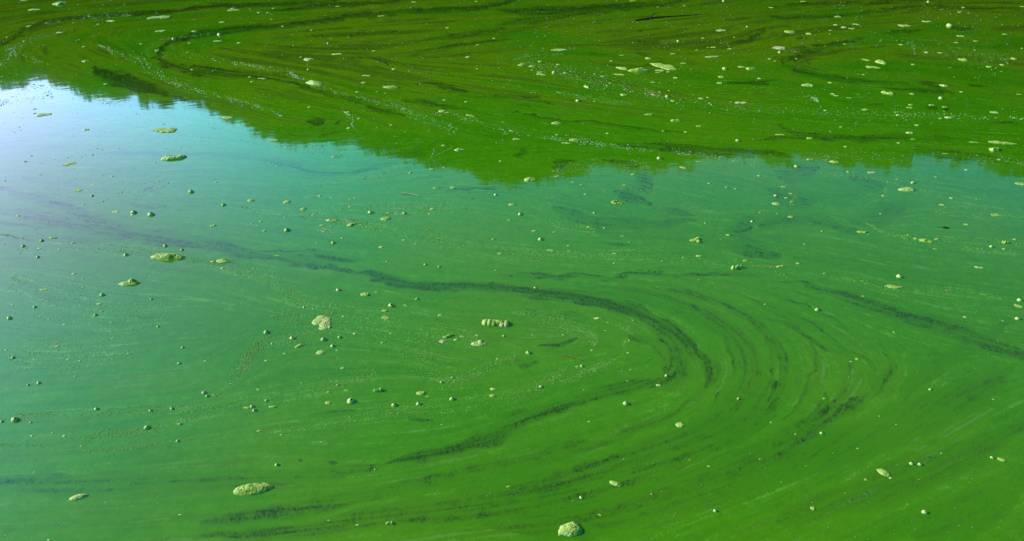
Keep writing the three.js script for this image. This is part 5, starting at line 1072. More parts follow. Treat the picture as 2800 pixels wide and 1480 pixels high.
bubble('b',-3.786,-8.959,0,0.0445,0.0557,0.0187,1.41,0,'clear round bubble at the bend of the dark hairpin streak');
bubble('b',-3.347,-9.172,0,0.05,0.0625,0.021,1.84,0,'clear round bubble sitting on the dark streak past the hairpin bend');
bubble('b',5.243,-9.66,0,0.0667,0.0833,0.028,1.28,0,'large clear bubble with foam at its foot on the dark green far water');
bubble('b',-2.172,-4.3,0,0.0407,0.0203,0.0146,1.43,0,'largest bubble on the blue-green water beside a pair of small ones');
bubble('b',-1.928,-3.889,0,0.0243,0.0203,0.0102,1.82,0,'ring bubble with a dark eye just beyond the widest foam mound');
bubble('b',-2.036,-3.357,0,0.0247,0.0152,0.0104,1.49,0,'ring bubble with a bright rim this side of the peaked mound');
bubble('b',-1.128,-3.02,0,0.0265,0.016,0.0111,1.84,0,'pearly bubble alone at the rim of the smooth dark green pool');
bubble('b',-0.65,-2.518,0,0.0313,0.0293,0.0131,1.6,1,'biggest glassy bubble, white on one side and throwing a sharp shadow');
bubble('b',-0.242,-2.532,0,0.0233,0.0117,0.0096,1.85,0,'bubble pair with a foam ring standing clear of other foam');
bubble('b',0.654,-2.69,0,0.0176,0.0095,0.0074,1.54,0,'whitish bubble in the dark hook of the band');
bubble('b',0.459,-2.503,0,0.0248,0.0124,0.0101,2.32,0,'frothy bubble alone below the dark hook');
bubble('b',1.471,-3.216,-0.44,0.0258,0.0129,0.0034,2.47,0,'foam-and-bubble pair at the end of a fine dark line');
bubble('b',-1.941,-2.402,0,0.0318,0.0159,0.0097,2.37,1,'two-part white bubble near the picture edge among fine specks');
bubble('b',-1.407,-2.356,0,0.0245,0.0141,0.0103,1.83,0,'wide-mouthed bubble with bright rim above the speck bands');
bubble('b',0.239,-1.991,0,0.0137,0.0073,0.0058,1.12,0,'tiny glittering bubble between the bean-shaped clump and the bottom mound');
bubble('b',0.688,-1.93,0,0.0141,0.0089,0.0059,1.47,0,'dark beady bubble alone on the lower plain water');
bubble('b',1.453,-2.158,0,0.0159,0.0079,0.0064,1.38,0,'twin bubble closer to the sieve-like slug');
bubble('b',1.482,-2.154,0,0.0166,0.0086,0.007,1.95,0,'twin bubble further from the sieve-like slug');
bubble('b',1.393,-1.924,-0.26,0.0201,0.0102,0.0084,1.35,0,'glassy bubble with a white glint near the bottom corner');
bubble('b',-2.015,-8.75,0,0.0305,0.0381,0.0128,1.58,0,'round glassy bubble, closest on the far side of the blunt grey clump');
bubble('b',-1.986,-7.65,0,0.0252,0.0315,0.0106,2.18,0,'round glassy bubble, closest on the near side of the blunt grey clump');
bubble('b',0.406,-7.522,0,0.0458,0.0349,0.0192,1.5,0,'round glassy bubble, closest on the near side of the froth-leading clump');
bubble('b',1.357,-6.743,0,0.0347,0.037,0.0146,1.68,0,'round glassy bubble, closest on the far side of the holed spindle');
bubble('b',0.564,-6.618,0,0.0325,0.0406,0.0136,1.2,0,'round glassy bubble, closest on the near side of the froth-centre clump');
bubble('b',1.845,-8.852,0,0.0352,0.0441,0.0148,1.68,0,'round glassy bubble, closest on the far side of the bubble-crowned mound');
bubble('b',2.804,-9.602,0,0.0261,0.0326,0.0109,1.12,0,'round glassy bubble, closest on the far side of the smooth far raft');
bubble('b',2.079,-7.677,0,0.0427,0.0534,0.0179,2.47,0,'round glassy bubble, closest on the near side of the thin pointed spindle');
bubble('b',2.911,-11.254,0,0.0355,0.0444,0.0149,1.59,0,'round glassy bubble, second closest on the far side of the smooth far raft');
bubble('b',2.817,-8.343,0,0.0355,0.0444,0.0149,2.31,0,'round glassy bubble, closest on the near side of the tan froth mound');
bubble('b',3.724,-6.692,0,0.0379,0.0361,0.0159,1.45,0,'round glassy bubble, closest on the far side of the black-patch raft');
bubble('b',5.704,-11.202,0,0.0354,0.0442,0.0149,1.64,0,'round glassy bubble, closest on the far side of the far clear bubble');
bubble('b',-2.66,-4.583,0,0.0201,0.0153,0.0085,1.93,0,'round glassy bubble, closest on the near side of the slug-like blue raft');
bubble('b',-2.289,-4.329,0,0.0361,0.018,0.0127,1.43,0,'round glassy bubble, closest on the far side of the paired-side bubble');
bubble('b',-2.056,-4.646,0,0.0344,0.0177,0.0144,1.63,0,'round glassy bubble, second closest on the far side of the paired-side bubble');
bubble('b',-1.782,-4.442,0,0.027,0.021,0.0113,1.77,0,'round glassy bubble, closest on the near side of the brown-trail clump');
bubble('b',-2.65,-3.954,0,0.0235,0.0118,0.0096,2.27,0,'round glassy bubble, closest on the near side of the knobbly bar');
bubble('b',-2.716,-3.884,0,0.0243,0.0131,0.0102,2.34,0,'round glassy bubble, second closest on the near side of the knobbly bar');
bubble('b',-2.567,-3.756,0,0.0183,0.011,0.0077,2.47,0,'round glassy bubble, third closest on the near side of the knobbly bar');
bubble('b',-2.101,-3.781,0,0.026,0.013,0.0063,1.69,0,'round glassy bubble, closest on the far side of the peaked triangular mound');
bubble('b',-1.818,-3.841,0,0.0197,0.0099,0.0083,2.33,0,'round glassy bubble, closest on the far side of the widest humped mound');
bubble('b',-0.103,-4.597,0,0.0227,0.0152,0.0095,1.24,0,'round glassy bubble, closest on the far side of the glassy-headed clump');
bubble('b',-0.856,-4.33,0,0.0325,0.0162,0.0113,1.53,0,'round glassy bubble, second closest on the far side of the cream cushion');
bubble('b',-0.649,-4.318,0,0.0252,0.0144,0.0106,1.9,0,'round glassy bubble, closest on the far side of the cream cushion');
bubble('b',-1.3,-4.086,0,0.0345,0.0172,0.0096,2.33,0,'round glassy bubble, second closest on the near side of the brown-trail clump');
bubble('b',-1.001,-3.926,0,0.0256,0.0189,0.0108,2,0,'round glassy bubble, closest on the near side of the bubble-crested clump');
bubble('b',-0.461,-3.672,0,0.0169,0.0102,0.0071,2.38,0,'round glassy bubble, second closest on the far side of the round foam disc');
bubble('b',-0.385,-3.647,0,0.0168,0.01,0.0071,1.76,0,'round glassy bubble, third closest on the far side of the round foam disc');
bubble('b',1.042,-5.238,0,0.0379,0.0189,0.0105,1.93,0,'round glassy bubble, closest on the far side of the speck-line raft');
bubble('b',1.689,-5.609,0,0.0342,0.0171,0.0132,2.29,0,'round glassy bubble, closest on the near side of the two-lobed green-water raft');
bubble('b',0.051,-4.304,0,0.0287,0.0146,0.0121,1.57,0,'round glassy bubble, closest on the near side of the glassy-headed clump');
bubble('b',0.498,-4.323,0,0.0168,0.0115,0.0071,1.37,0,'round glassy bubble, closest on the near side of the C-shaped curl');
bubble('b',0.162,-3.968,0,0.0292,0.0146,0.012,1.66,0,'round glassy bubble, second closest on the near side of the glassy-headed clump');
bubble('b',1.42,-4.202,0,0.02,0.0118,0.0084,1.67,0,'round glassy bubble, closest on the near side of the swirl dome');
bubble('b',1.962,-5.084,0,0.0342,0.0171,0.0111,2.49,0,'round glassy bubble, closest on the near side of the crusty tree-edge bar');
bubble('b',2.635,-4.793,0,0.03,0.015,0.0094,2.24,0,'round glassy bubble, closest on the far side of the green-tailed raft');
bubble('b',1.671,-4.583,0,0.0252,0.0126,0.0094,1.44,0,'round glassy bubble, closest on the far side of the swirl dome');
bubble('b',2.663,-3.88,0,0.0232,0.0167,0.0097,2.11,0,'round glassy bubble, closest on the far side of the lemon lens');
bubble('b',-1.982,-3.169,0,0.0189,0.0129,0.0079,1.94,0,'round glassy bubble, closest on the near side of the bright-rimmed bubble');
bubble('b',-2.311,-3.243,0,0.0183,0.01,0.0077,1.95,0,'round glassy bubble, closest on the near side of the yellow-rimmed oval');
bubble('b',-2.377,-3.141,0,0.0254,0.0127,0.0097,1.97,0,'round glassy bubble, second closest on the near side of the yellow-rimmed oval');
bubble('b',-1.775,-3.315,0,0.0147,0.008,0.0062,2.44,0,'round glassy bubble, closest on the near side of the peaked triangular mound');
bubble('b',-1.647,-3.07,0,0.0139,0.0072,0.0058,1.23,0,'round glassy bubble, second closest on the near side of the bright-rimmed bubble');
bubble('b',-1.469,-2.898,0,0.0151,0.0092,0.0063,2.01,0,'round glassy bubble, second closest on the near side of the pearly lone bubble');
bubble('b',-1.44,-2.779,0,0.0155,0.0083,0.0065,1.23,0,'round glassy bubble, third closest on the near side of the pearly lone bubble');
bubble('b',-2.182,-2.82,0,0.0165,0.0083,0.0058,2.29,0,'round glassy bubble, closest on the near side of the pale tailed sliver');
bubble('b',-1.974,-2.639,0,0.0174,0.0101,0.0073,1.21,0,'round glassy bubble, second closest on the near side of the pale tailed sliver');
bubble('b',-2.011,-2.626,0,0.0124,0.0063,0.0052,1.83,0,'round glassy bubble, closest on the far side of the two-part white bubble');
bubble('b',-1.262,-2.573,0,0.0195,0.0111,0.0082,1.63,0,'round glassy bubble, fifth closest on the far side of the wide-mouthed bubble');
bubble('b',-1.241,-2.551,0,0.0162,0.0082,0.0068,2.33,0,'round glassy bubble, fourth closest on the far side of the wide-mouthed bubble');
bubble('b',-0.872,-3.404,0,0.0239,0.013,0.0101,1.1,0,'round glassy bubble, closest on the far side of the round foam disc');
bubble('b',-0.998,-2.972,0,0.0244,0.0122,0.0096,1.17,0,'round glassy bubble, closest on the far side of the foam slipper');
bubble('b',-0.853,-2.961,0,0.027,0.0167,0.0113,2.23,0,'round glassy bubble, second closest on the far side of the pitted round button');
bubble('b',-0.784,-2.98,0,0.0181,0.0095,0.0076,2.4,0,'round glassy bubble, third closest on the far side of the pitted round button');
bubble('b',-0.802,-2.909,0,0.0204,0.0128,0.0086,1.12,0,'round glassy bubble, closest on the far side of the pitted round button');
bubble('b',-0.586,-3.255,0,0.0299,0.015,0.0075,2.24,0,'round glassy bubble, closest on the far side of the flat pale blot');
bubble('b',-0.467,-3.317,0,0.0186,0.0093,0.0022,1.82,0,'round glassy bubble, second closest on the far side of the flat pale blot');
bubble('b',-0.037,-2.991,0,0.0136,0.0083,0.0057,2.19,0,'round glassy bubble, closest on the near side of the long foam log');
bubble('b',-0.375,-2.5,0,0.0207,0.0136,0.0087,1.61,0,'round glassy bubble, closest on the near side of the smooth green cap');
bubble('b',-0.472,-2.493,0,0.0239,0.0119,0.0064,1.93,0,'round glassy bubble, closest on the near side of the joined bubble bar');
bubble('b',-0.294,-2.644,0,0.0149,0.0089,0.0063,2.01,0,'round glassy bubble, closest on the far side of the smooth green cap');
bubble('b',-0.251,-2.676,0,0.0126,0.0073,0.0053,2,0,'round glassy bubble, closest on the far side of the foam-ringed bubble pair');
bubble('b',-0.724,-2.626,0,0.0116,0.0058,0.0039,2.48,0,'round glassy bubble, closest on the far side of the biggest glassy bubble');
bubble('b',-0.993,-2.523,0,0.0136,0.0068,0.0039,2.21,0,'round glassy bubble, closest on the near side of the foam slipper');
bubble('b',-1.077,-2.928,0,0.0107,0.0054,0.0039,1.13,0,'round glassy bubble, closest on the near side of the pearly lone bubble');
bubble('b',-1.006,-3.24,0,0.0135,0.008,0.0057,1.19,0,'round glassy bubble, closest on the far side of the three-lobed patch');
bubble('b',0.072,-2.857,0,0.0228,0.0114,0.0079,2.12,0,'round glassy bubble, closest on the near side of the kite-shaped clump');
bubble('b',0.121,-2.614,0,0.0173,0.0086,0.005,2.17,0,'round glassy bubble, second closest on the far side of the lone frothy bubble');
bubble('b',0.301,-2.758,0,0.0162,0.009,0.0068,2.16,0,'round glassy bubble, closest on the far side of the lone frothy bubble');
bubble('b',0.919,-2.535,0,0.0137,0.0091,0.0058,2.32,0,'round glassy bubble, closest on the far side of the round foam ball');
bubble('b',0.118,-3.427,0,0.015,0.0075,0.005,1.57,0,'round glassy bubble, closest on the far side of the long foam log');
bubble('b',2.006,-3.542,-0.19,0.0318,0.0159,0.0094,1.71,0,'round glassy bubble, closest on the far side of the lime leaf-shaped raft');
bubble('b',2.495,-3.306,0,0.0244,0.0122,0.008,1.14,0,'round glassy bubble, closest on the far side of the lime edge raft');
bubble('b',2.39,-3.136,0,0.0244,0.0122,0.0072,2.03,0,'round glassy bubble, closest on the near side of the lime edge raft');
bubble('b',1.725,-2.595,0,0.0139,0.007,0.0044,2.29,0,'round glassy bubble, closest on the near side of the lone lime pebble');
bubble('b',-1.654,-2.469,0,0.019,0.0095,0.0067,1.46,0,'round glassy bubble, sixth closest on the far side of the wide-mouthed bubble');
bubble('b',-1.873,-2.388,0,0.0116,0.0058,0.0035,1.73,0,'round glassy bubble, second closest on the near side of the two-part white bubble');
bubble('b',-1.988,-2.393,0,0.0139,0.007,0.0038,1.78,0,'round glassy bubble, closest on the near side of the two-part white bubble');
bubble('b',-1.435,-2.458,0,0.015,0.0075,0.0045,1.25,0,'round glassy bubble, closest on the far side of the wide-mouthed bubble');
bubble('b',-1.355,-2.472,0,0.0166,0.0083,0.0051,1.92,0,'round glassy bubble, third closest on the far side of the wide-mouthed bubble');
bubble('b',-1.261,-2.28,0,0.0135,0.0068,0.0057,1.32,0,'round glassy bubble, closest on the near side of the wide-mouthed bubble');
bubble('b',-1.288,-2.378,0,0.0131,0.0066,0.005,2.19,0,'round glassy bubble, second closest on the far side of the wide-mouthed bubble');
bubble('b',-1.039,-2.484,0,0.0183,0.0096,0.0077,1.8,0,'round glassy bubble, second closest on the near side of the biggest glassy bubble');
bubble('b',-1.023,-2.46,0,0.0174,0.0098,0.0073,1.84,0,'round glassy bubble, closest on the near side of the biggest glassy bubble');
bubble('b',-0.853,-2.152,0,0.0166,0.0083,0.007,2.22,0,'round glassy bubble, closest on the far side of the largest bottom raft');
bubble('b',-0.493,-2.129,0,0.0079,0.0039,0.003,1.25,0,'round glassy bubble, closest on the far side of the dark bottom clump');
bubble('b',1.763,-2.19,0,0.0139,0.0069,0.0042,1.95,0,'round glassy bubble, closest on the far side of the pale green pill');
bubble('b',1.184,-2.325,0,0.0152,0.0076,0.005,1.42,0,'round glassy bubble, closest on the far side of the sieve-like slug');
clump('f',-6.132,-11.076,0,0.1886,0.2116,0.0245,1.66,1,'white peaked foam clump beside the yellowish reflection streak near the top edge');
clump('f',-4.31,-7.97,0,0.0662,0.0828,0.0086,1.48,0,'white oval foam dab just beyond the dark torn patch');
clump('f',-2.069,-8.037,-0.46,0.1236,0.1066,0.0129,1.34,1,'grey-white blunt foam clump on the green water past the hairpin streak');
clump('f',-1.815,-7.157,-0.51,0.2057,0.1028,0.0247,1.41,1,'speckled tapering foam clump with a knobbly crest on green water');
clump('f',-1.089,-7.028,-0.18,0.1544,0.0815,0.0193,2.5,1,'big cream foam clump with one raised knob on dark green water');
clump('f',-0.58,-6.329,-0.27,0.0574,0.0717,0.0071,1.17,0,'foam ring with a dark hole at the head of a white speck trail');
clump('f',0.104,-7.821,0.39,0.1044,0.0906,0.0126,2.15,1,'white foam clump leading the speckled froth patch');
clump('f',1.084,-7.686,-0.83,0.1376,0.0757,0.0142,1.89,1,'foam clump topped with two bubbles, beyond the wide speckled raft');
clump('f',1.228,-7.603,0,0.2167,0.1083,0.026,1.99,1,'wide lumpy speckled foam raft amid the densest foam group');
clump('f',1.393,-8.086,0,0.0651,0.0813,0.0085,1.29,0,'small foam mound with one bubble on its crown beyond the densest foam group');
clump('f',0.983,-6.797,0,0.0647,0.0784,0.0084,1.64,1,'foam clump in the middle of the fine pale froth');
clump('f',1.315,-6.078,-0.17,0.0937,0.0546,0.0122,2.33,1,'spindle-shaped foam with a dark hole at its middle');
clump('f',2.333,-7.686,-0.28,0.0975,0.1219,0.0127,2.44,1,'domed foam clump with a flat skirt beside brown froth');
clump('f',3.225,-9.317,-0.95,0.1321,0.137,0.0147,2.23,1,'broad pale green foam clump among dark ripple marks');
clump('t',2.874,-8.534,0,0.1386,0.1499,0.0139,1.13,1,'tan brown froth mound between dark swirls');
clump('f',3.714,-7.932,-1.54,0.17,0.1115,0.0112,1.3,1,'steeply slanting foam slug with a bubble at its head');
clump('f',4.584,-8.022,-0.83,0.1083,0.0848,0.0141,2,1,'foam raft carrying a bubble at one end on plain dark green water');
clump('f',2.699,-7.096,0,0.1179,0.0845,0.0153,1.23,1,'foam raft with a large dark-eyed bubble at one end');
clump('f',3.327,-6.841,-0.82,0.1174,0.0602,0.0153,2.3,1,'long crested foam clump on the dark lens-shaped streak');
clump('f',-2.393,-5.243,0.26,0.1875,0.0938,0.0225,1.17,1,'humped green-rimmed foam raft on the dark blue line across blue water');
clump('f',-2.604,-3.99,0,0.0496,0.0263,0.0064,1.64,1,'knobbly low foam bar on the blue-green water near the edge');
clump('f',-1.862,-3.755,-0.14,0.1975,0.0988,0.0237,2.21,1,'widest foam mound of the blue-green water, with a bubbly hump');
clump('f',-1.551,-3.71,-0.17,0.0799,0.05,0.0097,1.98,1,'rounded pitted foam clump next to the widest foam mound');
clump('f',-0.376,-5.412,0,0.0793,0.0499,0.0103,1.29,1,'two-humped pale foam raft in the speck trails before the treetop reflections');
clump('f',0,-4.448,0,0.0455,0.0351,0.0059,1.54,1,'foam clump with a glassy head just this side of the largest reflected treetop');
clump('f',-1.401,-4.487,0.22,0.0478,0.0522,0.0062,1.81,1,'rounded speckled foam clump with a thin brown trail');
clump('f',-0.752,-4.245,0.12,0.0656,0.0565,0.0085,2.01,1,'smooth cream foam cushion on the turquoise water');
clump('f',-1.066,-4.218,-0.12,0.0789,0.0394,0.0095,1.59,1,'irregular low foam patch with a pinkish trail');
clump('f',-0.941,-4.163,0.71,0.0635,0.0394,0.0076,1.63,1,'slanting foam clump with a bubble crest beside the cream cushion');
clump('f',0.467,-5.624,-0.15,0.0819,0.0532,0.0106,1.98,1,'pitted foam clump where white speck trails meet beyond the treetop reflections');
clump('f',0.119,-4.853,0.18,0.0832,0.0741,0.0106,1.39,1,'big round pale foam button on the largest reflected treetop');
clump('c',0.652,-4.483,0,0.0692,0.0624,0.0083,2.48,1,'C-shaped foam curl with a bubbly end on the turquoise water');
clump('h',1.036,-3.959,0,0.0672,0.061,0.0134,2.19,1,'heart-shaped frothy foam clump on the green water');
clump('k',1.188,-3.637,0.38,0.0638,0.0323,0.0142,1.48,1,'craggy dark-pored foam lump trailing a pinkish line');
clump('f',2.104,-5.22,0,0.0602,0.0378,0.0078,2.41,1,'crusty foam bar on the brownish reflected tree edge');
clump('f',2.254,-5.174,-0.2,0.0725,0.0424,0.0094,1.4,1,'longer crusty white foam bar straddling the reflected tree edge');
clump('k',3.507,-5.416,0.38,0.0777,0.066,0.015,1.92,1,'craggy foam heap standing on the dark reflected trees');
clump('f',2.544,-4.679,-0.09,0.1173,0.0586,0.0141,1.25,1,'long crusty foam raft with a thin green tail on turquoise water');
clump('f',1.638,-4.46,-0.18,0.0545,0.0508,0.0071,1.44,1,'smooth domed foam button on the blue-green swirl');
clump('f',2.017,-4.063,-0.17,0.0608,0.0319,0.0079,1.95,1,'pitted yellow-green foam log with a bubble off its end');
clump('f',2.332,-3.951,-0.35,0.0783,0.0469,0.0102,2.44,1,'tadpole-shaped pitted foam clump with a small round head apart');
clump('f',1.426,-3.651,0,0.0526,0.0263,0.0063,1.33,1,'knobbly yellow foam bar crossing from the speck band');
clump('p',-1.946,-3.479,0,0.1126,0.0709,0.0191,2.14,1,'peaked triangular foam mound on smooth green-blue water');
clump('f',-0.73,-3.362,-0.07,0.0511,0.0427,0.0066,2.35,1,'round pitted foam disc this side of the dark band');
clump('g',-0.89,-3.104,0,0.1001,0.1252,0.006,1.44,1,'largest irregular three-lobed foam patch on the green water');
clump('f',-0.951,-2.912,0.58,0.0473,0.0237,0.0057,1.83,1,'slanting foam slipper with a bubble at its heel');
clump('f',-0.845,-2.86,0.16,0.0394,0.04,0.0051,1.38,1,'round pitted foam button below the three-lobed patch');
clump('l',-0.075,-3.095,-0.13,0.1195,0.0597,0.0143,2.24,1,'long brownish foam log with knobbly ends on green water');
clump('k',-0.29,-2.989,0.43,0.0492,0.0246,0.0064,2.31,1,'glossy bubble heap throwing a dark shadow');
clump('t',-0.312,-2.948,0,0.0341,0.0283,0.0034,2.1,1,'flat reddish-topped foam button this side of the bubble heap');
clump('p',-0.146,-2.935,0,0.0715,0.0533,0.0122,1.13,1,'kite-shaped pitted foam clump capped with a froth peak');
clump('k',-0.548,-2.588,0.29,0.0378,0.0189,0.0096,2.04,1,'row of joined bubbles forming a short dark bar');
clump('f',-0.373,-2.571,0.08,0.0388,0.0324,0.005,1.93,1,'smooth green foam cap this side of the plain green gap');
clump('f',0.405,-3.14,-0.1,0.0383,0.0222,0.005,1.12,1,'bright white knobbly foam bar at the edge of the dark band');
clump('f',0.609,-2.624,-0.09,0.0237,0.0204,0.0031,1.52,0,'yellow foam oval just this side of the dark hook');
clump('f',1.506,-2.81,-0.51,0.0189,0.0178,0.0025,2.03,0,'lone lime foam pebble on wide plain green water');
clump('f',-1.497,-1.994,0.32,0.0625,0.0312,0.0075,1.38,1,'egg-shaped foam slug nearest the bottom corner');
clump('f',-0.909,-2.032,0.15,0.1359,0.0679,0.0163,2.09,1,'largest pitted foam raft near the bottom, pointed at one end');
clump('k',-0.406,-1.876,0,0.0257,0.0162,0.0067,1.77,1,'dark frothy bubble clump alone near the bottom edge');
clump('f',0.65,-2.373,0,0.0331,0.0363,0.0043,1.32,1,'round foam ball with a green spot on the plain green water');
clump('f',0.365,-2.058,-0.44,0.0489,0.0262,0.0064,1.86,1,'bean-shaped pitted foam clump trailing a speck line');
clump('e',0.191,-1.849,0,0.0785,0.0664,0.0149,1.69,1,'big egg-shaped foam mound with dark pores at the bottom edge');
clump('f',1.333,-2.113,-0.83,0.0496,0.0384,0.0065,1.87,1,'sieve-like foam slug full of dark pores on plain green water');
clump('f',1.791,-2.18,-0.7,0.0284,0.0225,0.0037,1.81,1,'pale green foam pill with a bubble trailing behind it');
clump('f',1.022,-1.942,0,0.0182,0.0228,0.0024,1.92,0,'upright pale foam seed on plain green water');
clump('f',-5.772,-9.635,0,0.0689,0.0842,0.009,2.48,0,'small white foam clump, closest on the near side of the white peaked clump');
clump('f',-3.703,-9.358,0,0.0602,0.0752,0.0078,1.15,0,'small white foam clump, closest on the far side of the hairpin bubble');
clump('f',-3.761,-8.408,0,0.0442,0.0552,0.0057,2.38,0,'small white foam clump, closest on the near side of the hairpin bubble');
clump('f',-1.368,-7.188,0,0.0587,0.0695,0.0076,2.1,0,'small pale green foam clump, closest on the far side of the cream knobbed clump');
clump('f',-1.149,-7.666,0,0.0563,0.0703,0.0073,2.12,0,'small pale green foam clump, second closest on the far side of the cream knobbed clump');
clump('f',-1.356,-6.297,0,0.0491,0.0564,0.0064,2.17,0,'small pale green foam clump, closest on the near side of the tapering crested clump');
clump('f',-0.456,-8.143,0,0.0552,0.0639,0.0072,1.2,0,'small pale green foam clump, second closest on the far side of the froth-leading clump');
clump('f',0.284,-7.968,0,0.0442,0.0552,0.0057,1.47,0,'small pale green foam clump, closest on the far side of the froth-leading clump');
clump('f',0.861,-7.399,0,0.0489,0.0475,0.0064,2.01,0,'small pale green foam clump, closest on the near side of the twin-bubble clump');
clump('f',1.539,-7.354,0,0.0449,0.0561,0.0058,1.26,0,'small pale green foam clump, closest on the near side of the spear-shaped raft');
clump('f',0.676,-7.046,-1.09,0.0918,0.0459,0.011,1.56,0,'small pale green foam clump, closest on the far side of the froth-centre clump');
clump('f',1.384,-6.616,0,0.0444,0.0456,0.0058,1.33,0,'small pale green foam clump, second closest on the far side of the holed spindle');
clump('f',1.12,-6.234,0,0.0731,0.0475,0.0095,2.3,0,'small pale green foam clump, closest on the far side of the holed spindle');
clump('f',0.354,-6.014,0,0.0913,0.0457,0.011,1.3,0,'small pale green foam clump, closest on the far side of the trail-meeting clump');
clump('f',1.976,-7.383,0,0.062,0.0775,0.0081,2.33,0,'small pale green foam clump, second closest on the near side of the skirted dome clump');
clump('f',1.913,-7.17,0,0.0549,0.0645,0.0071,2.03,0,'small pale green foam clump, second closest on the far side of the two-lobed green-water raft');
clump('f',2.322,-7.326,0,0.041,0.0513,0.0053,1.45,0,'small pale green foam clump, closest on the near side of the skirted dome clump');
clump('f',1.641,-6.684,-0.71,0.0489,0.0498,0.0058,1.58,0,'small pale green foam clump, closest on the far side of the two-lobed green-water raft');
clump('f',3.412,-9.226,0,0.064,0.08,0.0083,1.34,0,'small pale green foam clump, closest on the near side of the broad pale clump');
clump('f',3.896,-9.703,0,0.0598,0.0747,0.0078,1.61,0,'small pale green foam clump, second closest on the far side of the broad pale clump');
clump('f',3.944,-9.57,0,0.0732,0.0915,0.0095,1.32,0,'small pale green foam clump, closest on the far side of the broad pale clump');
clump('f',4.241,-8.683,0,0.0455,0.0568,0.0059,1.62,0,'small pale green foam clump, closest on the far side of the steep foam slug');
clump('f',5.13,-8.069,-0.69,0.0588,0.0735,0.0076,1.3,0,'small pale green foam clump, closest on the far side of the bubble-ended raft');
clump('f',4.703,-7.752,0,0.0529,0.0661,0.0069,1.63,0,'small pale green foam clump, closest on the near side of the bubble-ended raft');
clump('f',3.943,-7.089,-0.74,0.0772,0.0906,0.01,1.28,0,'small yellow-green foam clump, second closest on the far side of the black-patch raft');
clump('f',3.553,-6.495,0,0.0538,0.0386,0.007,1.63,0,'small yellow-green foam clump, closest on the far side of the black-patch raft');
clump('f',3.532,-6.158,0,0.0723,0.0461,0.0094,1.18,0,'small yellow-green foam clump, closest on the near side of the black-patch raft');
clump('f',3.054,-5.786,0,0.0686,0.0459,0.0089,1.26,0,'small yellow-green foam clump, second closest on the near side of the black-patch raft');
clump('f',-1.633,-4.514,0,0.0472,0.0536,0.0061,2.06,0,'small yellow-green foam clump, closest on the far side of the brown-trail clump');
clump('f',-1.748,-4.15,0,0.0407,0.0254,0.0053,1.71,0,'small yellow-green foam clump, closest on the far side of the pitted neighbour clump');
clump('f',-0.505,-5.506,0,0.0366,0.0331,0.0048,2.36,0,'small yellow-green foam clump, closest on the far side of the two-humped trail raft');
clump('f',-0.546,-5.037,0,0.0408,0.038,0.0053,1.99,0,'small yellow-green foam clump, closest on the near side of the two-humped trail raft');
clump('f',-0.496,-4.708,0,0.0322,0.0223,0.0042,1.58,0,'small yellow-green foam clump, third closest on the near side of the two-humped trail raft');
clump('f',-0.383,-4.716,0,0.0335,0.032,0.0044,1.62,0,'small yellow-green foam clump, second closest on the near side of the two-humped trail raft');
clump('f',-1.276,-4.383,0.35,0.0437,0.0417,0.0057,2.44,0,'small yellow-green foam clump, closest on the near side of the brown-trail clump');
clump('f',-0.486,-4.382,0,0.0376,0.0331,0.0049,1.95,0,'small yellow-green foam clump, closest on the far side of the cream cushion');
clump('f',-1.112,-4.151,0,0.0361,0.02,0.0047,1.72,0,'small yellow-green foam clump, closest on the near side of the pink-trail patch');
clump('f',-0.726,-3.876,0,0.0287,0.0262,0.0037,1.12,0,'small yellow-green foam clump, closest on the near side of the cream cushion');
clump('f',-0.065,-3.798,0,0.0293,0.0248,0.0038,2.3,0,'small yellow-green foam clump, second closest on the near side of the glassy-headed clump');
clump('f',0.821,-4.946,0.57,0.0473,0.0236,0.0057,1.12,0,'small yellow-green foam clump, closest on the far side of the C-shaped curl');
clump('f',0.129,-4.078,0,0.0321,0.0197,0.0042,1.42,0,'small yellow-green foam clump, closest on the near side of the glassy-headed clump');
clump('f',0.447,-4.131,0,0.0278,0.0211,0.0036,1.74,0,'small yellow-green foam clump, closest on the near side of the C-shaped curl');
clump('f',1.236,-4.026,0,0.0295,0.0283,0.0038,1.98,0,'small yellow-green foam clump, closest on the far side of the heart-shaped clump');
clump('f',1.016,-3.769,-0.15,0.039,0.0233,0.0051,1.32,0,'small yellow-green foam clump, closest on the near side of the heart-shaped clump');
clump('f',1.258,-3.717,0,0.0341,0.0217,0.0044,2.07,0,'small yellow-green foam clump, closest on the far side of the craggy lump');
clump('f',2.245,-5.658,0,0.0569,0.0454,0.0074,2.45,0,'small yellow-green foam clump, closest on the far side of the crusty tree-edge bar');
clump('f',3.015,-5.642,0,0.0388,0.0229,0.005,1.66,0,'small yellow-green foam clump, third closest on the near side of the black-patch raft');
clump('f',2.355,-4.586,0,0.0252,0.0315,0.0033,2.03,0,'small yellow-green foam clump, closest on the near side of the green-tailed raft');
clump('f',1.729,-4.551,0,0.0238,0.024,0.0031,1.44,0,'small yellow-green foam clump, closest on the far side of the swirl dome');
clump('f',1.67,-4.269,-0.44,0.0395,0.0358,0.0051,2.43,0,'small yellow-green foam clump, closest on the near side of the swirl dome');
clump('f',2.767,-4.547,-0.51,0.0277,0.0284,0.0036,1.48,0,'small yellow-green foam clump, second closest on the near side of the green-tailed raft');
clump('f',2.662,-4.444,-0.39,0.034,0.0255,0.0044,1.84,0,'small yellow-green foam clump, third closest on the near side of the green-tailed raft');
clump('f',2.668,-4.165,-0.22,0.031,0.0236,0.004,1.83,0,'small yellow-green foam clump, closest on the near side of the olive scum lens');
clump('f',2.285,-3.98,0,0.0248,0.0254,0.0032,1.3,0,'small yellow-green foam clump, closest on the far side of the tadpole clump');
clump('f',2.403,-3.974,0,0.0281,0.0192,0.0037,1.21,0,'small yellow-green foam clump, second closest on the far side of the tadpole clump');
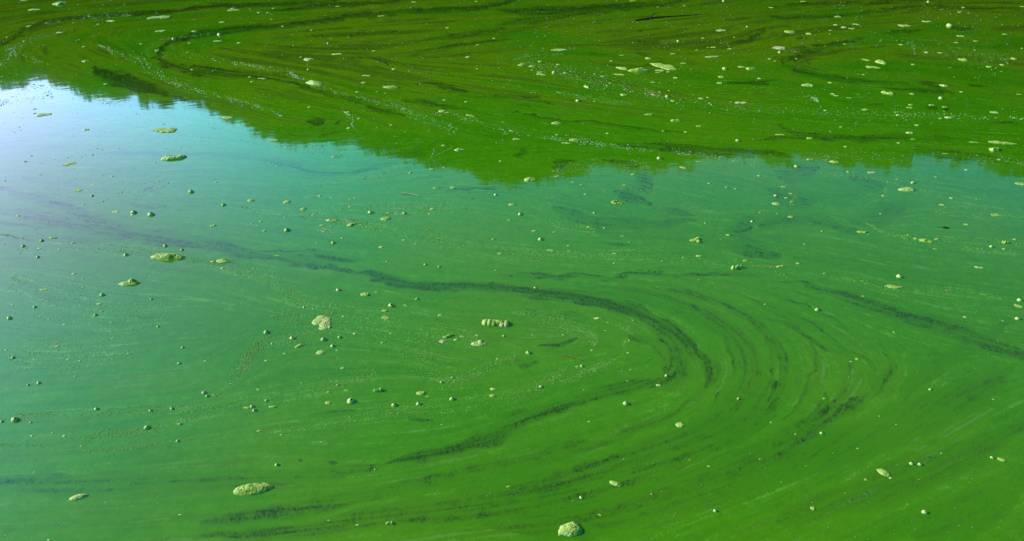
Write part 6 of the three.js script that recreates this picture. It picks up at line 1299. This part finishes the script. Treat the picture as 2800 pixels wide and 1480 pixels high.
clump('k',2.769,-3.929,0,0.0379,0.0199,0.0098,1.9,0,'small yellow-green foam clump, second closest on the near side of the olive scum lens');
clump('f',2.717,-3.852,0,0.0274,0.0218,0.0036,1.56,0,'small yellow-green foam clump, closest on the far side of the lemon lens');
clump('f',-2.011,-3.271,0,0.0271,0.0222,0.0035,1.57,0,'small yellow-green foam clump, closest on the near side of the bright-rimmed bubble');
clump('f',-0.722,-3.01,0,0.0173,0.0209,0.0022,1.38,0,'small yellow-green foam clump, closest on the near side of the three-lobed patch');
clump('f',-0.8,-3.158,0,0.017,0.0171,0.0022,2.1,0,'small yellow-green foam clump, closest on the far side of the three-lobed patch');
clump('f',-0.612,-3.209,-0.13,0.0352,0.0219,0.0045,2.22,0,'small yellow-green foam clump, closest on the far side of the flat pale blot');
clump('f',-0.34,-3.168,-0.16,0.03,0.0221,0.0038,2.27,0,'small yellow-green foam clump, closest on the far side of the glossy bubble heap');
clump('f',-0.255,-2.96,0,0.0216,0.0178,0.0028,1.29,0,'small yellow-green foam clump, closest on the near side of the glossy bubble heap');
clump('f',-0.741,-2.509,0,0.0248,0.0219,0.0032,1.98,0,'small yellow-green foam clump, closest on the near side of the biggest glassy bubble');
clump('f',-0.078,-2.598,0,0.0254,0.0223,0.0033,1.38,0,'small yellow-green foam clump, second closest on the far side of the foam-ringed bubble pair');
clump('f',-0.079,-2.555,0,0.0284,0.0228,0.0037,1.96,0,'small yellow-green foam clump, closest on the far side of the foam-ringed bubble pair');
clump('f',-1.045,-2.595,0,0.018,0.0144,0.0023,1.81,0,'small yellow-green foam clump, closest on the near side of the foam slipper');
clump('f',-0.584,-2.938,0,0.0152,0.0171,0.002,2.49,0,'small yellow-green foam clump, closest on the near side of the flat pale blot');
clump('f',-0.957,-2.483,0,0.0357,0.0179,0.0043,1.79,0,'small yellow-green foam clump, second closest on the near side of the biggest glassy bubble');
clump('f',0.281,-2.754,0,0.0154,0.014,0.002,1.77,0,'small yellow-green foam clump, closest on the far side of the lone frothy bubble');
clump('f',2.15,-3.152,-0.29,0.0186,0.0189,0.0024,1.4,0,'small yellow-green foam clump, closest on the near side of the lime edge raft');
clump('f',1.268,-2.536,0.45,0.0192,0.0147,0.002,2.17,0,'small lime green foam clump, closest on the near side of the lone lime pebble');
clump('f',-1.704,-2.309,0,0.0144,0.0139,0.0019,1.13,0,'small yellow-green foam clump, third closest on the near side of the two-part white bubble');
clump('f',-1.828,-2.31,0,0.0121,0.0131,0.0016,1.3,0,'small yellow-green foam clump, closest on the near side of the two-part white bubble');
clump('f',-1.756,-2.327,0,0.0122,0.009,0.0016,2.15,0,'small yellow-green foam clump, second closest on the near side of the two-part white bubble');
clump('f',-1.611,-2.252,0,0.0126,0.0084,0.0016,1.48,0,'small yellow-green foam clump, closest on the near side of the wide-mouthed bubble');
clump('f',-0.878,-2.316,0,0.0136,0.0116,0.0018,2.11,0,'small yellow-green foam clump, closest on the far side of the largest bottom raft');
clump('f',0.156,-1.827,0,0.0123,0.0121,0.0016,1.56,0,'small lime green foam clump, closest on the near side of the bottom foam mound');
clump('f',1.347,-2.086,0,0.0134,0.0119,0.0017,1.26,0,'small lime green foam clump, closest on the near side of the sieve-like slug');
raft('r',-4.42,-10.148,0.28,0.2614,0.214,0.0092,2.13,1,'longest white foam raft, on the dark streak near the top edge');
raft('r',-4.101,-9.372,0,0.1159,0.1052,0.0041,1.81,1,'slim white foam raft between the two round bubbles and the long white raft');
raft('r',-3.826,-6.236,0.53,0.1143,0.1122,0.004,1.9,1,'pale slanting foam raft on the brightest white water by the edge');
raft('r',-2.309,-6.159,0.3,0.0854,0.1031,0.003,1.43,1,'speckled pale raft touching the reflected treetops where blue water begins');
raft('r',-2.686,-5.84,0,0.1967,0.1437,0.0069,1.82,1,'two-lobed green-rimmed foam raft on the pale blue water');
raft('r',0.507,-8.448,0.28,0.1726,0.1013,0.0057,1.32,1,'wavy white foam raft standing alone on plain green water');
raft('r',1.499,-7.753,-0.86,0.3099,0.1716,0.0087,1.87,1,'longest slanting spear-shaped foam raft in the densest foam group');
raft('r',2.447,-9.405,-0.25,0.1199,0.1346,0.0042,1.46,1,'smooth pale green raft beyond the densest foam group');
raft('r',2.068,-8.153,0.2,0.1639,0.0627,0.0054,1.26,1,'thin pointed pale spindle of foam on dark green water');
raft('r',1.957,-6.561,0.22,0.1065,0.0819,0.0034,1.24,1,'two-lobed smooth raft on green water this side of the skirted dome');
raft('r',3.554,-7.732,-0.75,0.1342,0.1046,0.0047,1.91,1,'long slanting foam raft just this side of the steep foam slug');
raft('r',3.638,-6.445,-0.39,0.0495,0.0528,0.0017,2.26,0,'small pale raft hanging over the blackest oval water patch');
raft('r',-3.081,-5.137,0.44,0.0859,0.0805,0.003,1.82,1,'smooth slug-like foam raft slanting on the pale blue water');
raft('r',-1.786,-5.612,0,0.0728,0.0452,0.0025,1.63,1,'lens-shaped foam raft in the blue notch under the reflected trees');
raft('r',1.175,-5.069,-0.7,0.0579,0.0335,0.0019,1.37,1,'slanting cream raft at the tip of a yellow speck line under the trees');
raft('r',3.638,-5.565,-0.29,0.1749,0.077,0.0061,1.7,1,'long flat pale green raft spread on the dark reflected trees');
raft('r',3.331,-4.78,-0.31,0.0576,0.0558,0.002,1.58,1,'olive foam raft cut by the picture edge on turquoise water');
raft('r',2.911,-4.297,-0.23,0.0597,0.0458,0.0021,2.46,1,'flat olive scum lens with ragged edges on green water');
raft('r',2.468,-3.641,-0.16,0.0451,0.0329,0.0016,1.4,1,'smooth lemon-green foam lens on plain green water');
raft('r',-2.356,-3.411,0,0.037,0.0302,0.0013,1.56,1,'flat yellow-rimmed foam oval on smooth green-blue water near the edge');
raft('d',-2.048,-2.908,0,0.0489,0.0177,0.0017,2.37,1,'thin pale sliver of scum with a drawn-out tail');
raft('r',-0.6,-3.146,0,0.0357,0.0393,0.0013,2.02,1,'flat pale green blot with no bubbles this side of two small clumps');
raft('r',1.931,-3.438,-0.15,0.0859,0.04,0.003,1.75,1,'leaf-shaped flat lime scum raft on plain green water');
raft('r',2.458,-3.254,-0.14,0.0351,0.0376,0.0012,1.63,1,'lime foam raft by the picture edge on green water');
raft('r',-6.251,-10.655,0,0.1535,0.1216,0.0054,1.84,0,'flat white foam raft, closest on the near side of the white peaked clump');
raft('r',-6.744,-11.298,0,0.0823,0.0588,0.0029,1.33,0,'flat white foam raft, closest on the far side of the white peaked clump');
raft('r',-4.934,-9.932,0,0.1038,0.1087,0.0036,1.22,0,'flat white foam raft, closest on the near side of the long white raft');
raft('r',-3.63,-10.61,0,0.1684,0.0933,0.0059,1.83,0,'flat white foam raft, second closest on the far side of the streak bubble');
raft('r',-3.545,-9.864,0,0.0728,0.0935,0.0025,2.05,0,'flat white foam raft, closest on the far side of the streak bubble');
raft('r',-5.237,-9.29,0,0.0713,0.0898,0.0025,1.36,0,'flat white foam raft, second closest on the near side of the white peaked clump');
raft('r',-3.27,-8.86,0,0.0882,0.0635,0.0031,1.6,0,'flat white foam raft, closest on the near side of the streak bubble');
raft('r',-1.83,-8.266,0,0.0995,0.0701,0.0035,1.44,0,'flat white foam raft, closest on the far side of the blunt grey clump');
raft('r',-2.328,-10.883,0,0.0583,0.0875,0.002,2.18,0,'flat white foam raft, third closest on the far side of the blunt grey clump');
raft('r',-1.653,-10.238,0,0.0878,0.0808,0.0031,2.12,0,'flat white foam raft, second closest on the far side of the blunt grey clump');
raft('r',-1.343,-11.184,0,0.068,0.0832,0.0024,1.74,0,'flat white foam raft, second closest on the far side of the cream knobbed clump');
raft('r',-2.345,-7.323,0,0.0783,0.0513,0.0027,1.87,0,'flat white foam raft, closest on the far side of the tapering crested clump');
raft('r',-1.383,-7.427,-0.35,0.083,0.0591,0.0026,1.84,0,'flat pale green foam raft, closest on the far side of the cream knobbed clump');
raft('r',-0.537,-6.297,0,0.0409,0.04,0.0014,2.24,0,'flat pale green foam raft, closest on the near side of the holed foam ring');
raft('r',-0.333,-6.21,-0.42,0.0983,0.035,0.0031,2.46,0,'flat pale green foam raft, second closest on the near side of the holed foam ring');
raft('r',0.284,-7.468,-0.32,0.1024,0.0637,0.0035,1.53,0,'flat pale green foam raft, second closest on the near side of the froth-leading clump');
raft('r',0.268,-7.553,0,0.0575,0.0542,0.002,1.44,0,'flat pale green foam raft, closest on the near side of the froth-leading clump');
raft('r',1.437,-7.613,0,0.0868,0.0683,0.003,1.25,0,'flat pale green foam raft, closest on the near side of the spear-shaped raft');
raft('r',1.405,-7.546,0,0.0478,0.0483,0.0017,1.87,0,'flat pale green foam raft, second closest on the near side of the spear-shaped raft');
raft('r',1.028,-7.462,-0.51,0.1109,0.0562,0.0036,1.29,0,'flat pale green foam raft, closest on the near side of the twin-bubble clump');
raft('r',1.304,-7.199,0,0.0459,0.0374,0.0016,1.61,0,'flat pale green foam raft, closest on the near side of the wide lumpy raft');
raft('r',1.139,-8.218,0,0.0454,0.0479,0.0016,2.05,0,'flat pale green foam raft, closest on the far side of the twin-bubble clump');
raft('r',1.467,-5.947,0,0.0421,0.0419,0.0015,1.54,0,'flat pale green foam raft, closest on the near side of the holed spindle');
raft('r',2.172,-8.569,0,0.0642,0.0798,0.0022,1.74,0,'flat pale green foam raft, closest on the far side of the thin pointed spindle');
raft('r',2.326,-8.5,0,0.0489,0.0519,0.0017,1.21,0,'flat pale green foam raft, second closest on the far side of the thin pointed spindle');
raft('r',1.682,-8.282,0,0.0581,0.0476,0.002,1.29,0,'flat pale green foam raft, second closest on the far side of the spear-shaped raft');
raft('r',1.721,-7.888,0,0.0656,0.0592,0.0023,2.48,0,'flat pale green foam raft, closest on the far side of the spear-shaped raft');
raft('r',2.262,-7.747,0,0.0685,0.0741,0.0024,1.5,0,'flat pale green foam raft, closest on the far side of the skirted dome clump');
raft('r',1.666,-11.294,0,0.0823,0.083,0.0029,2.27,0,'flat pale green foam raft, closest on the far side of the bubble-crowned mound');
raft('r',4.102,-10.201,0,0.0825,0.1238,0.0029,1.81,0,'flat pale green foam raft, closest on the far side of the broad pale clump');
raft('r',4.152,-9.743,0,0.0792,0.0924,0.0028,1.55,0,'flat pale green foam raft, second closest on the far side of the steep foam slug');
raft('r',4.002,-9.505,0,0.054,0.079,0.0019,1.34,0,'flat pale green foam raft, closest on the far side of the steep foam slug');
raft('r',4.711,-9.676,0,0.1431,0.1234,0.005,1.68,0,'flat pale green foam raft, third closest on the far side of the steep foam slug');
raft('r',5.084,-9.903,0,0.1144,0.1072,0.004,1.53,0,'flat pale green foam raft, closest on the far side of the far clear bubble');
raft('r',5.1,-9.11,0,0.0791,0.0852,0.0028,1.45,0,'flat pale green foam raft, closest on the near side of the far clear bubble');
raft('r',3.601,-8.026,-1.08,0.0902,0.08,0.0027,2.14,0,'flat pale green foam raft, closest on the far side of the slug-side raft');
raft('r',4.487,-8.321,-0.84,0.0542,0.0813,0.0019,2.15,0,'flat pale green foam raft, closest on the far side of the bubble-ended raft');
raft('r',5.656,-9.204,0,0.0638,0.0958,0.0022,2.45,0,'flat pale green foam raft, second closest on the near side of the far clear bubble');
raft('r',2.845,-6.771,0,0.0488,0.0417,0.0017,1.15,0,'flat pale green foam raft, closest on the near side of the dark-eyed raft');
raft('r',2.929,-6.704,0,0.0449,0.035,0.0016,2.5,0,'flat pale green foam raft, second closest on the near side of the lens-streak clump');
raft('r',3.333,-6.425,0,0.05,0.0515,0.0017,2.1,0,'flat yellow-green foam raft, closest on the near side of the lens-streak clump');
raft('r',2.939,-6.371,0,0.0529,0.0494,0.0019,1.64,0,'flat yellow-green foam raft, third closest on the near side of the lens-streak clump');
raft('r',3.975,-6.295,0,0.0704,0.0625,0.0025,1.11,0,'flat yellow-green foam raft, closest on the far side of the flat pale green raft');
raft('r',4.471,-6.814,0,0.042,0.0396,0.0015,2.26,0,'flat yellow-green foam raft, closest on the far side of the black-patch raft');
raft('r',2.046,-5.745,0,0.0758,0.0328,0.0027,1.62,0,'flat yellow-green foam raft, closest on the far side of the crusty tree-edge bar');
raft('r',4.895,-8.784,0,0.0503,0.0719,0.0018,2.26,0,'flat pale green foam raft, second closest on the far side of the bubble-ended raft');
raft('r',5.149,-8.861,0,0.0529,0.0619,0.0019,1.62,0,'flat pale green foam raft, third closest on the far side of the bubble-ended raft');
raft('r',6.802,-10.871,0,0.053,0.0795,0.0019,1.68,0,'flat pale green foam raft, second closest on the far side of the far clear bubble');
raft('r',3.438,-10.8,0,0.0579,0.0869,0.002,1.3,0,'flat pale green foam raft, second closest on the far side of the broad pale clump');
raft('r',4,-11.237,0,0.0682,0.0719,0.0024,2.5,0,'flat pale green foam raft, third closest on the far side of the broad pale clump');
raft('r',-2.793,-4.67,0,0.0524,0.0518,0.0018,2.03,0,'flat pale green foam raft, second closest on the near side of the slug-like blue raft');
raft('r',-2.74,-4.769,0,0.0234,0.0325,0.0008,1.23,0,'flat pale green foam raft, closest on the near side of the slug-like blue raft');
raft('r',-2.406,-4.343,0,0.0398,0.0393,0.0014,1.14,0,'flat yellow-green foam raft, closest on the far side of the paired-side bubble');
raft('d',-2.508,-4.639,0,0.033,0.0228,0.0012,2.45,0,'flat yellow-green foam raft, second closest on the far side of the paired-side bubble');
raft('r',-1.278,-3.776,-0.14,0.0339,0.0152,0.0011,1.94,0,'flat yellow-green foam raft, closest on the far side of the pitted neighbour clump');
raft('r',0.036,-5.649,0,0.0568,0.0495,0.002,2.25,0,'flat yellow-green foam raft, closest on the far side of the two-humped trail raft');
raft('r',0.405,-5.558,0,0.0737,0.047,0.0026,2.47,0,'flat yellow-green foam raft, closest on the near side of the trail-meeting clump');
raft('r',0.3,-4.913,0.35,0.0371,0.0331,0.0012,2.19,0,'flat yellow-green foam raft, closest on the far side of the treetop foam button');
raft('r',0.729,-4.756,0,0.0246,0.0288,0.0009,2.43,0,'flat yellow-green foam raft, closest on the far side of the C-shaped curl');
raft('r',1.305,-5.185,0,0.0348,0.0293,0.0012,2.35,0,'flat yellow-green foam raft, closest on the far side of the speck-line raft');
raft('r',0.212,-3.839,0,0.0361,0.0361,0.0013,2.39,0,'flat yellow-green foam raft, closest on the near side of the glassy-headed clump');
raft('r',0.314,-3.83,0,0.0218,0.0155,0.0008,2.11,0,'flat yellow-green foam raft, third closest on the near side of the C-shaped curl');
raft('r',0.558,-3.798,0,0.0271,0.0174,0.0009,1.45,0,'flat yellow-green foam raft, second closest on the near side of the C-shaped curl');
raft('r',0.628,-4.012,0,0.026,0.0165,0.0009,1.59,0,'flat yellow-green foam raft, closest on the near side of the C-shaped curl');
raft('r',3.444,-5.575,0,0.0695,0.0295,0.0024,2.17,0,'flat yellow-green foam raft, closest on the far side of the craggy far heap');
raft('r',3.108,-5.338,0,0.0428,0.0243,0.0015,2.02,0,'flat yellow-green foam raft, closest on the near side of the craggy far heap');
raft('r',2.437,-4.978,-0.15,0.0577,0.0355,0.002,1.11,0,'flat yellow-green foam raft, closest on the near side of the long crusty bar');
raft('r',1.766,-4.731,0,0.0297,0.0296,0.001,1.58,0,'flat yellow-green foam raft, closest on the far side of the swirl dome');
raft('r',2.337,-3.853,0,0.0219,0.0176,0.0008,1.99,0,'flat yellow-green foam raft, closest on the near side of the tadpole clump');
raft('r',-1.937,-2.807,0,0.0139,0.0148,0.0005,1.73,0,'flat yellow-green foam raft, closest on the near side of the pale tailed sliver');
raft('r',-0.518,-3.257,-0.45,0.0231,0.0173,0.0007,2.39,0,'flat yellow-green foam raft, closest on the far side of the flat pale blot');
raft('r',-0.23,-2.988,0,0.0181,0.014,0.0006,1.43,0,'flat yellow-green foam raft, second closest on the far side of the kite-shaped clump');
raft('r',-0.683,-2.59,0,0.0196,0.0143,0.0007,2.47,0,'flat yellow-green foam raft, closest on the far side of the biggest glassy bubble');
raft('r',-0.728,-2.745,0,0.0162,0.0201,0.0006,1.31,0,'flat yellow-green foam raft, closest on the near side of the pitted round button');
raft('r',-0.555,-3.013,0,0.0164,0.016,0.0006,1.85,0,'flat yellow-green foam raft, closest on the near side of the flat pale blot');
raft('r',-0.344,-2.549,0,0.0162,0.0126,0.0006,2.4,0,'flat yellow-green foam raft, closest on the near side of the smooth green cap');
raft('r',-0.161,-2.996,0,0.0163,0.0141,0.0006,1.22,0,'flat yellow-green foam raft, closest on the far side of the kite-shaped clump');
raft('r',-0.68,-3.387,0,0.0149,0.0132,0.0005,1.69,0,'flat yellow-green foam raft, closest on the far side of the round foam disc');
raft('r',0.512,-2.858,0,0.014,0.0118,0.0005,1.13,0,'flat yellow-green foam raft, closest on the far side of the hook bubble');
raft('r',0.483,-2.654,0,0.0141,0.0121,0.0005,2.15,0,'flat yellow-green foam raft, closest on the far side of the yellow hook oval');
raft('r',0.431,-3.037,0,0.0119,0.0113,0.0004,1.19,0,'flat yellow-green foam raft, closest on the near side of the bright knobbly bar');
raft('r',0.093,-2.999,0,0.0127,0.0093,0.0004,1.83,0,'flat yellow-green foam raft, closest on the near side of the long foam log');
raft('r',-1.116,-1.913,0,0.012,0.0096,0.0004,1.15,0,'flat yellow-green foam raft, closest on the near side of the largest bottom raft');
raft('r',-1.061,-2.478,0,0.0262,0.0164,0.0009,1.79,0,'flat yellow-green foam raft, closest on the far side of the wide-mouthed bubble');
raft('r',-0.611,-1.888,0,0.0093,0.0091,0.0003,1.88,0,'flat lime green foam raft, closest on the far side of the dark bottom clump');
raft('r',-0.512,-1.869,0,0.0119,0.0098,0.0004,1.2,0,'flat lime green foam raft, closest on the near side of the dark bottom clump');
raft('r',-0.013,-2.044,0,0.0153,0.0125,0.0005,1.86,0,'flat lime green foam raft, closest on the far side of the tiny glittering bubble');
raft('r',-0.972,-2.339,0.58,0.0159,0.0115,0.0006,1.42,0,'flat yellow-green foam raft, closest on the far side of the largest bottom raft');
raft('r',0.295,-1.913,0,0.012,0.0127,0.0004,2.22,0,'flat lime green foam raft, closest on the near side of the tiny glittering bubble');
raft('r',0.713,-2.146,0,0.0101,0.0138,0.0004,1.73,0,'flat lime green foam raft, closest on the far side of the dark beady bubble');
raft('r',0.91,-2.183,0,0.0109,0.0109,0.0004,2.18,0,'flat lime green foam raft, closest on the far side of the upright foam seed');
raft('r',1.255,-2.079,0,0.0106,0.0159,0.0004,2.14,0,'flat lime green foam raft, closest on the near side of the sieve-like slug');

// ---------- other things afloat ----------
function twig(name, points, r0, r1, material, label, category) {
  const curve = new THREE.CatmullRomCurve3(points.map((q) => new THREE.Vector3(...q))), n = 24, g = new THREE.TubeGeometry(curve, n, 1, 6);
  const p = g.attributes.position, v = new THREE.Vector3(), c = new THREE.Vector3(), k = points[0];
  for (let i = 0; i < p.count; i++) {
    const t = Math.floor(i / 7) / n; curve.getPointAt(t, c);
    v.fromBufferAttribute(p, i).sub(c).multiplyScalar((r0 + (r1 - r0) * t) * (1 + 0.25 * noise(t * 19, k[0] * 9))).add(c);
    p.setXYZ(i, v.x - k[0], v.y, v.z - k[2]);
  }
  g.computeVertexNormals();
  const m = mesh(name, g, material); m.position.set(k[0], 0, k[2]);
  return tag(m, label, category);
}
const dry = new THREE.MeshStandardMaterial({ color: new THREE.Color(0.42, 0.30, 0.13), roughness: 0.7 });
const russet = new THREE.MeshStandardMaterial({ color: new THREE.Color(0.20, 0.09, 0.03), roughness: 0.7 });
const black = new THREE.MeshPhysicalMaterial({ color: new THREE.Color(0.010, 0.011, 0.010), roughness: 0.9, specularIntensity: 0.15 });
twig('straw', [[-0.705, 0.004, -4.622], [-0.639, 0.006, -4.603], [-0.593, 0.004, -4.578]], 0.003, 0.0015, dry, 'tan straw lying on the turquoise water near the treetop reflections', 'straw');
twig('grass_stem', [[0.217, 0.002, -2.844], [0.264, 0.004, -2.823], [0.323, 0.002, -2.796]], 0.0022, 0.001, russet, 'thin russet grass stem on the green water amid yellow specks', 'grass stem');
const bough = thing('twig', 1.527, 0, -9.957);
tag(bough, 'long black twig floating on the dark green water near the top edge', 'twig');
{
  const bits = [['stem', [[0, 0.004, 0], [0.267, 0.012, -0.144], [0.533, 0.008, -0.242], [0.875, 0.004, -0.367]], 0.010, 0.003], ['side_shoot', [[0.2, 0.01, -0.11], [0.25, 0.05, -0.2], [0.33, 0.03, -0.3]], 0.006, 0.002], ['side_shoot', [[0.1, 0.008, -0.05], [0.16, 0.04, 0.02], [0.2, 0.02, 0.1]], 0.006, 0.002]];
  for (const [name, pts, a, b] of bits) {
    const curve = new THREE.CatmullRomCurve3(pts.map((q) => new THREE.Vector3(...q))), g = new THREE.TubeGeometry(curve, 16, a, 6);
    const p = g.attributes.position, v = new THREE.Vector3(), c = new THREE.Vector3();
    for (let i = 0; i < p.count; i++) { const t = Math.floor(i / 7) / 16; curve.getPointAt(t, c); v.fromBufferAttribute(p, i).sub(c).multiplyScalar(1 + (b / a - 1) * t).add(c); p.setXYZ(i, v.x, v.y, v.z); }
    mesh(name, g, black, bough);
  }
}
twig('dark_stalk', [[-1.404, 0.002, -8.039], [-1.338, 0.006, -7.974], [-1.282, 0.006, -7.895], [-1.236, 0.002, -7.818]], 0.004, 0.006, black, 'short black stalk lying between the blunt grey clump and a pale foam mound', 'stalk');
{ // a curled dark leaf
  const n = 12, m = 6, pos = [], idx = [];
  for (let j = 0; j <= m; j++) for (let i = 0; i <= n; i++) {
    const u = i / n * 2 - 1, v = j / m * 2 - 1, wd = 0.014 * Math.sqrt(Math.max(0, 1 - Math.abs(u) ** 1.7));
    pos.push(u * 0.036, 0.002 + 0.010 * (1 - u * u) - 0.006 * v * v * (1 - u * u) + 0.003 * noise(u * 3, v * 3), v * wd);
  }
  for (let j = 0; j < m; j++) for (let i = 0; i < n; i++) { const a = j * (n + 1) + i; idx.push(a, a + n + 1, a + 1, a + 1, a + n + 1, a + n + 2); }
  const g = new THREE.BufferGeometry(); g.setAttribute('position', new THREE.Float32BufferAttribute(pos, 3)); g.setIndex(idx); g.computeVertexNormals();
  const lf = thing('leaf', 2.522, 0, -4.12, -0.25);
  lf.scale.setScalar(0.6);
  tag(lf, 'small curled dark leaf alone on the green water', 'leaf');
  const leafMat = new THREE.MeshStandardMaterial({ color: new THREE.Color(0.022, 0.014, 0.016), roughness: 0.4, side: THREE.DoubleSide });
  mesh('blade', g, leafMat, lf);
  mesh('stalk', new THREE.TubeGeometry(new THREE.CatmullRomCurve3([new THREE.Vector3(-0.033, 0.003, 0), new THREE.Vector3(-0.05, 0.004, 0.003), new THREE.Vector3(-0.064, 0.002, 0.001)]), 8, 0.0014, 5), leafMat, lf);
}

// ---------- fine specks of scum: past counting ----------
{
  const kinds = {
    white: ['white_specks', [0.35, 0.43, 0.21], 'fine white foam specks drifting in trails over the tree reflections', 0.42],
    pale: ['pale_specks', [0.17, 0.36, 0.12], 'fine pale specks scattered over the open water', 0.34],
    yellow: ['yellow_specks', [0.125, 0.275, 0.03], 'fine yellow-green scum specks gathered in drifting bands', 0.28],
    ripple: ['green_specks', [0.16, 0.26, 0.05], 'dull green specks dimpling the water along the treetop reflections', 0.25],
    pink: ['pinkish_specks', [0.42, 0.24, 0.14], 'small pinkish brown scum grains in short streaks', 0.25],
  };
  const shape = new THREE.IcosahedronGeometry(1, 0);
  { const p = shape.attributes.position; for (let i = 0; i < p.count; i++) p.setY(i, p.getY(i) + 0.25); shape.computeVertexNormals(); }
  const V = new THREE.Vector3(), Qn = new THREE.Quaternion(), Y = new THREE.Vector3(0, 1, 0), S = new THREE.Vector3(), M = new THREE.Matrix4(), C = new THREE.Color();
  for (const [kind, [name, rgb, label, flatness]] of Object.entries(kinds)) {
    const at = [];
    for (const b of bands) if (b.kind === kind) for (let i = 0; i < b.count; i++) {
      const f = rnd() * (b.points.length - 1.001), k = f | 0, u = f - k, a = b.points[k], c = b.points[k + 1], o = gauss() * 1.15;
      const x = a[0] + (c[0] - a[0]) * u + a[2] * o, z = a[1] + (c[1] - a[1]) * u + a[3] * o, sc = 0.008 * (0.5 - z / 4);
      if (rnd() > smooth(-0.6, 0.7, drawn(x, z, sc, sc, 5, 7.7) + 0.8 * noise(x / sc / 9, z / sc / 9))) continue; // gathered in threads
      at.push([x, z]);
    }
    for (const s of scatters) if (s.kind === kind) for (let n = 0; n < s.count;) {
      const a = rnd(), b = rnd(), [p, q, r, t] = s.corners, mix = (i) => (p[i] * (1 - a) + q[i] * a) * (1 - b) + (t[i] * (1 - a) + r[i] * a) * b;
      const x = mix(0), z = mix(1);
      n++;
      if (noise(x * 1.3 + 8, z * 1.1) * 0.6 + noise(x * 3.7, z * 3.1 + 5) * 0.5 < -0.25 + 0.6 * (rnd() - 0.5)) continue;
      at.push([x, z]);
    }
    const m = new THREE.InstancedMesh(shape, new THREE.MeshPhysicalMaterial({ color: new THREE.Color(...rgb), roughness: 0.8, specularIntensity: 0.4 }), at.length);
    at.forEach(([x, z], i) => {
      const far = -z, s = (0.00055 + 0.00040 * far) * (0.55 + 0.9 * rnd() ** 2.2) * (kind === 'ripple' ? 1.1 : 1);
      flow(x, z);
      Qn.setFromAxisAngle(Y, -Math.atan2(dir[1], dir[0]) + 0.5 * gauss());
      S.set(s * (1.1 + 1.3 * rnd() ** 2), s * (flatness + 0.5 * rnd()), s * (0.8 + 0.5 * rnd()));
      m.setMatrixAt(i, M.compose(V.set(x, 0, z), Qn, S));
      const t = 0.75 + 0.4 * rnd(); m.setColorAt(i, C.setRGB(t * (0.9 + 0.25 * rnd()), t, t * (0.8 + 0.4 * rnd())));
    });
    m.name = name; m.castShadow = m.receiveShadow = true;
    tag(m, label, 'scum specks', null, 'stuff');
    scene.add(m);
  }
}

renderer.render(scene, camera);
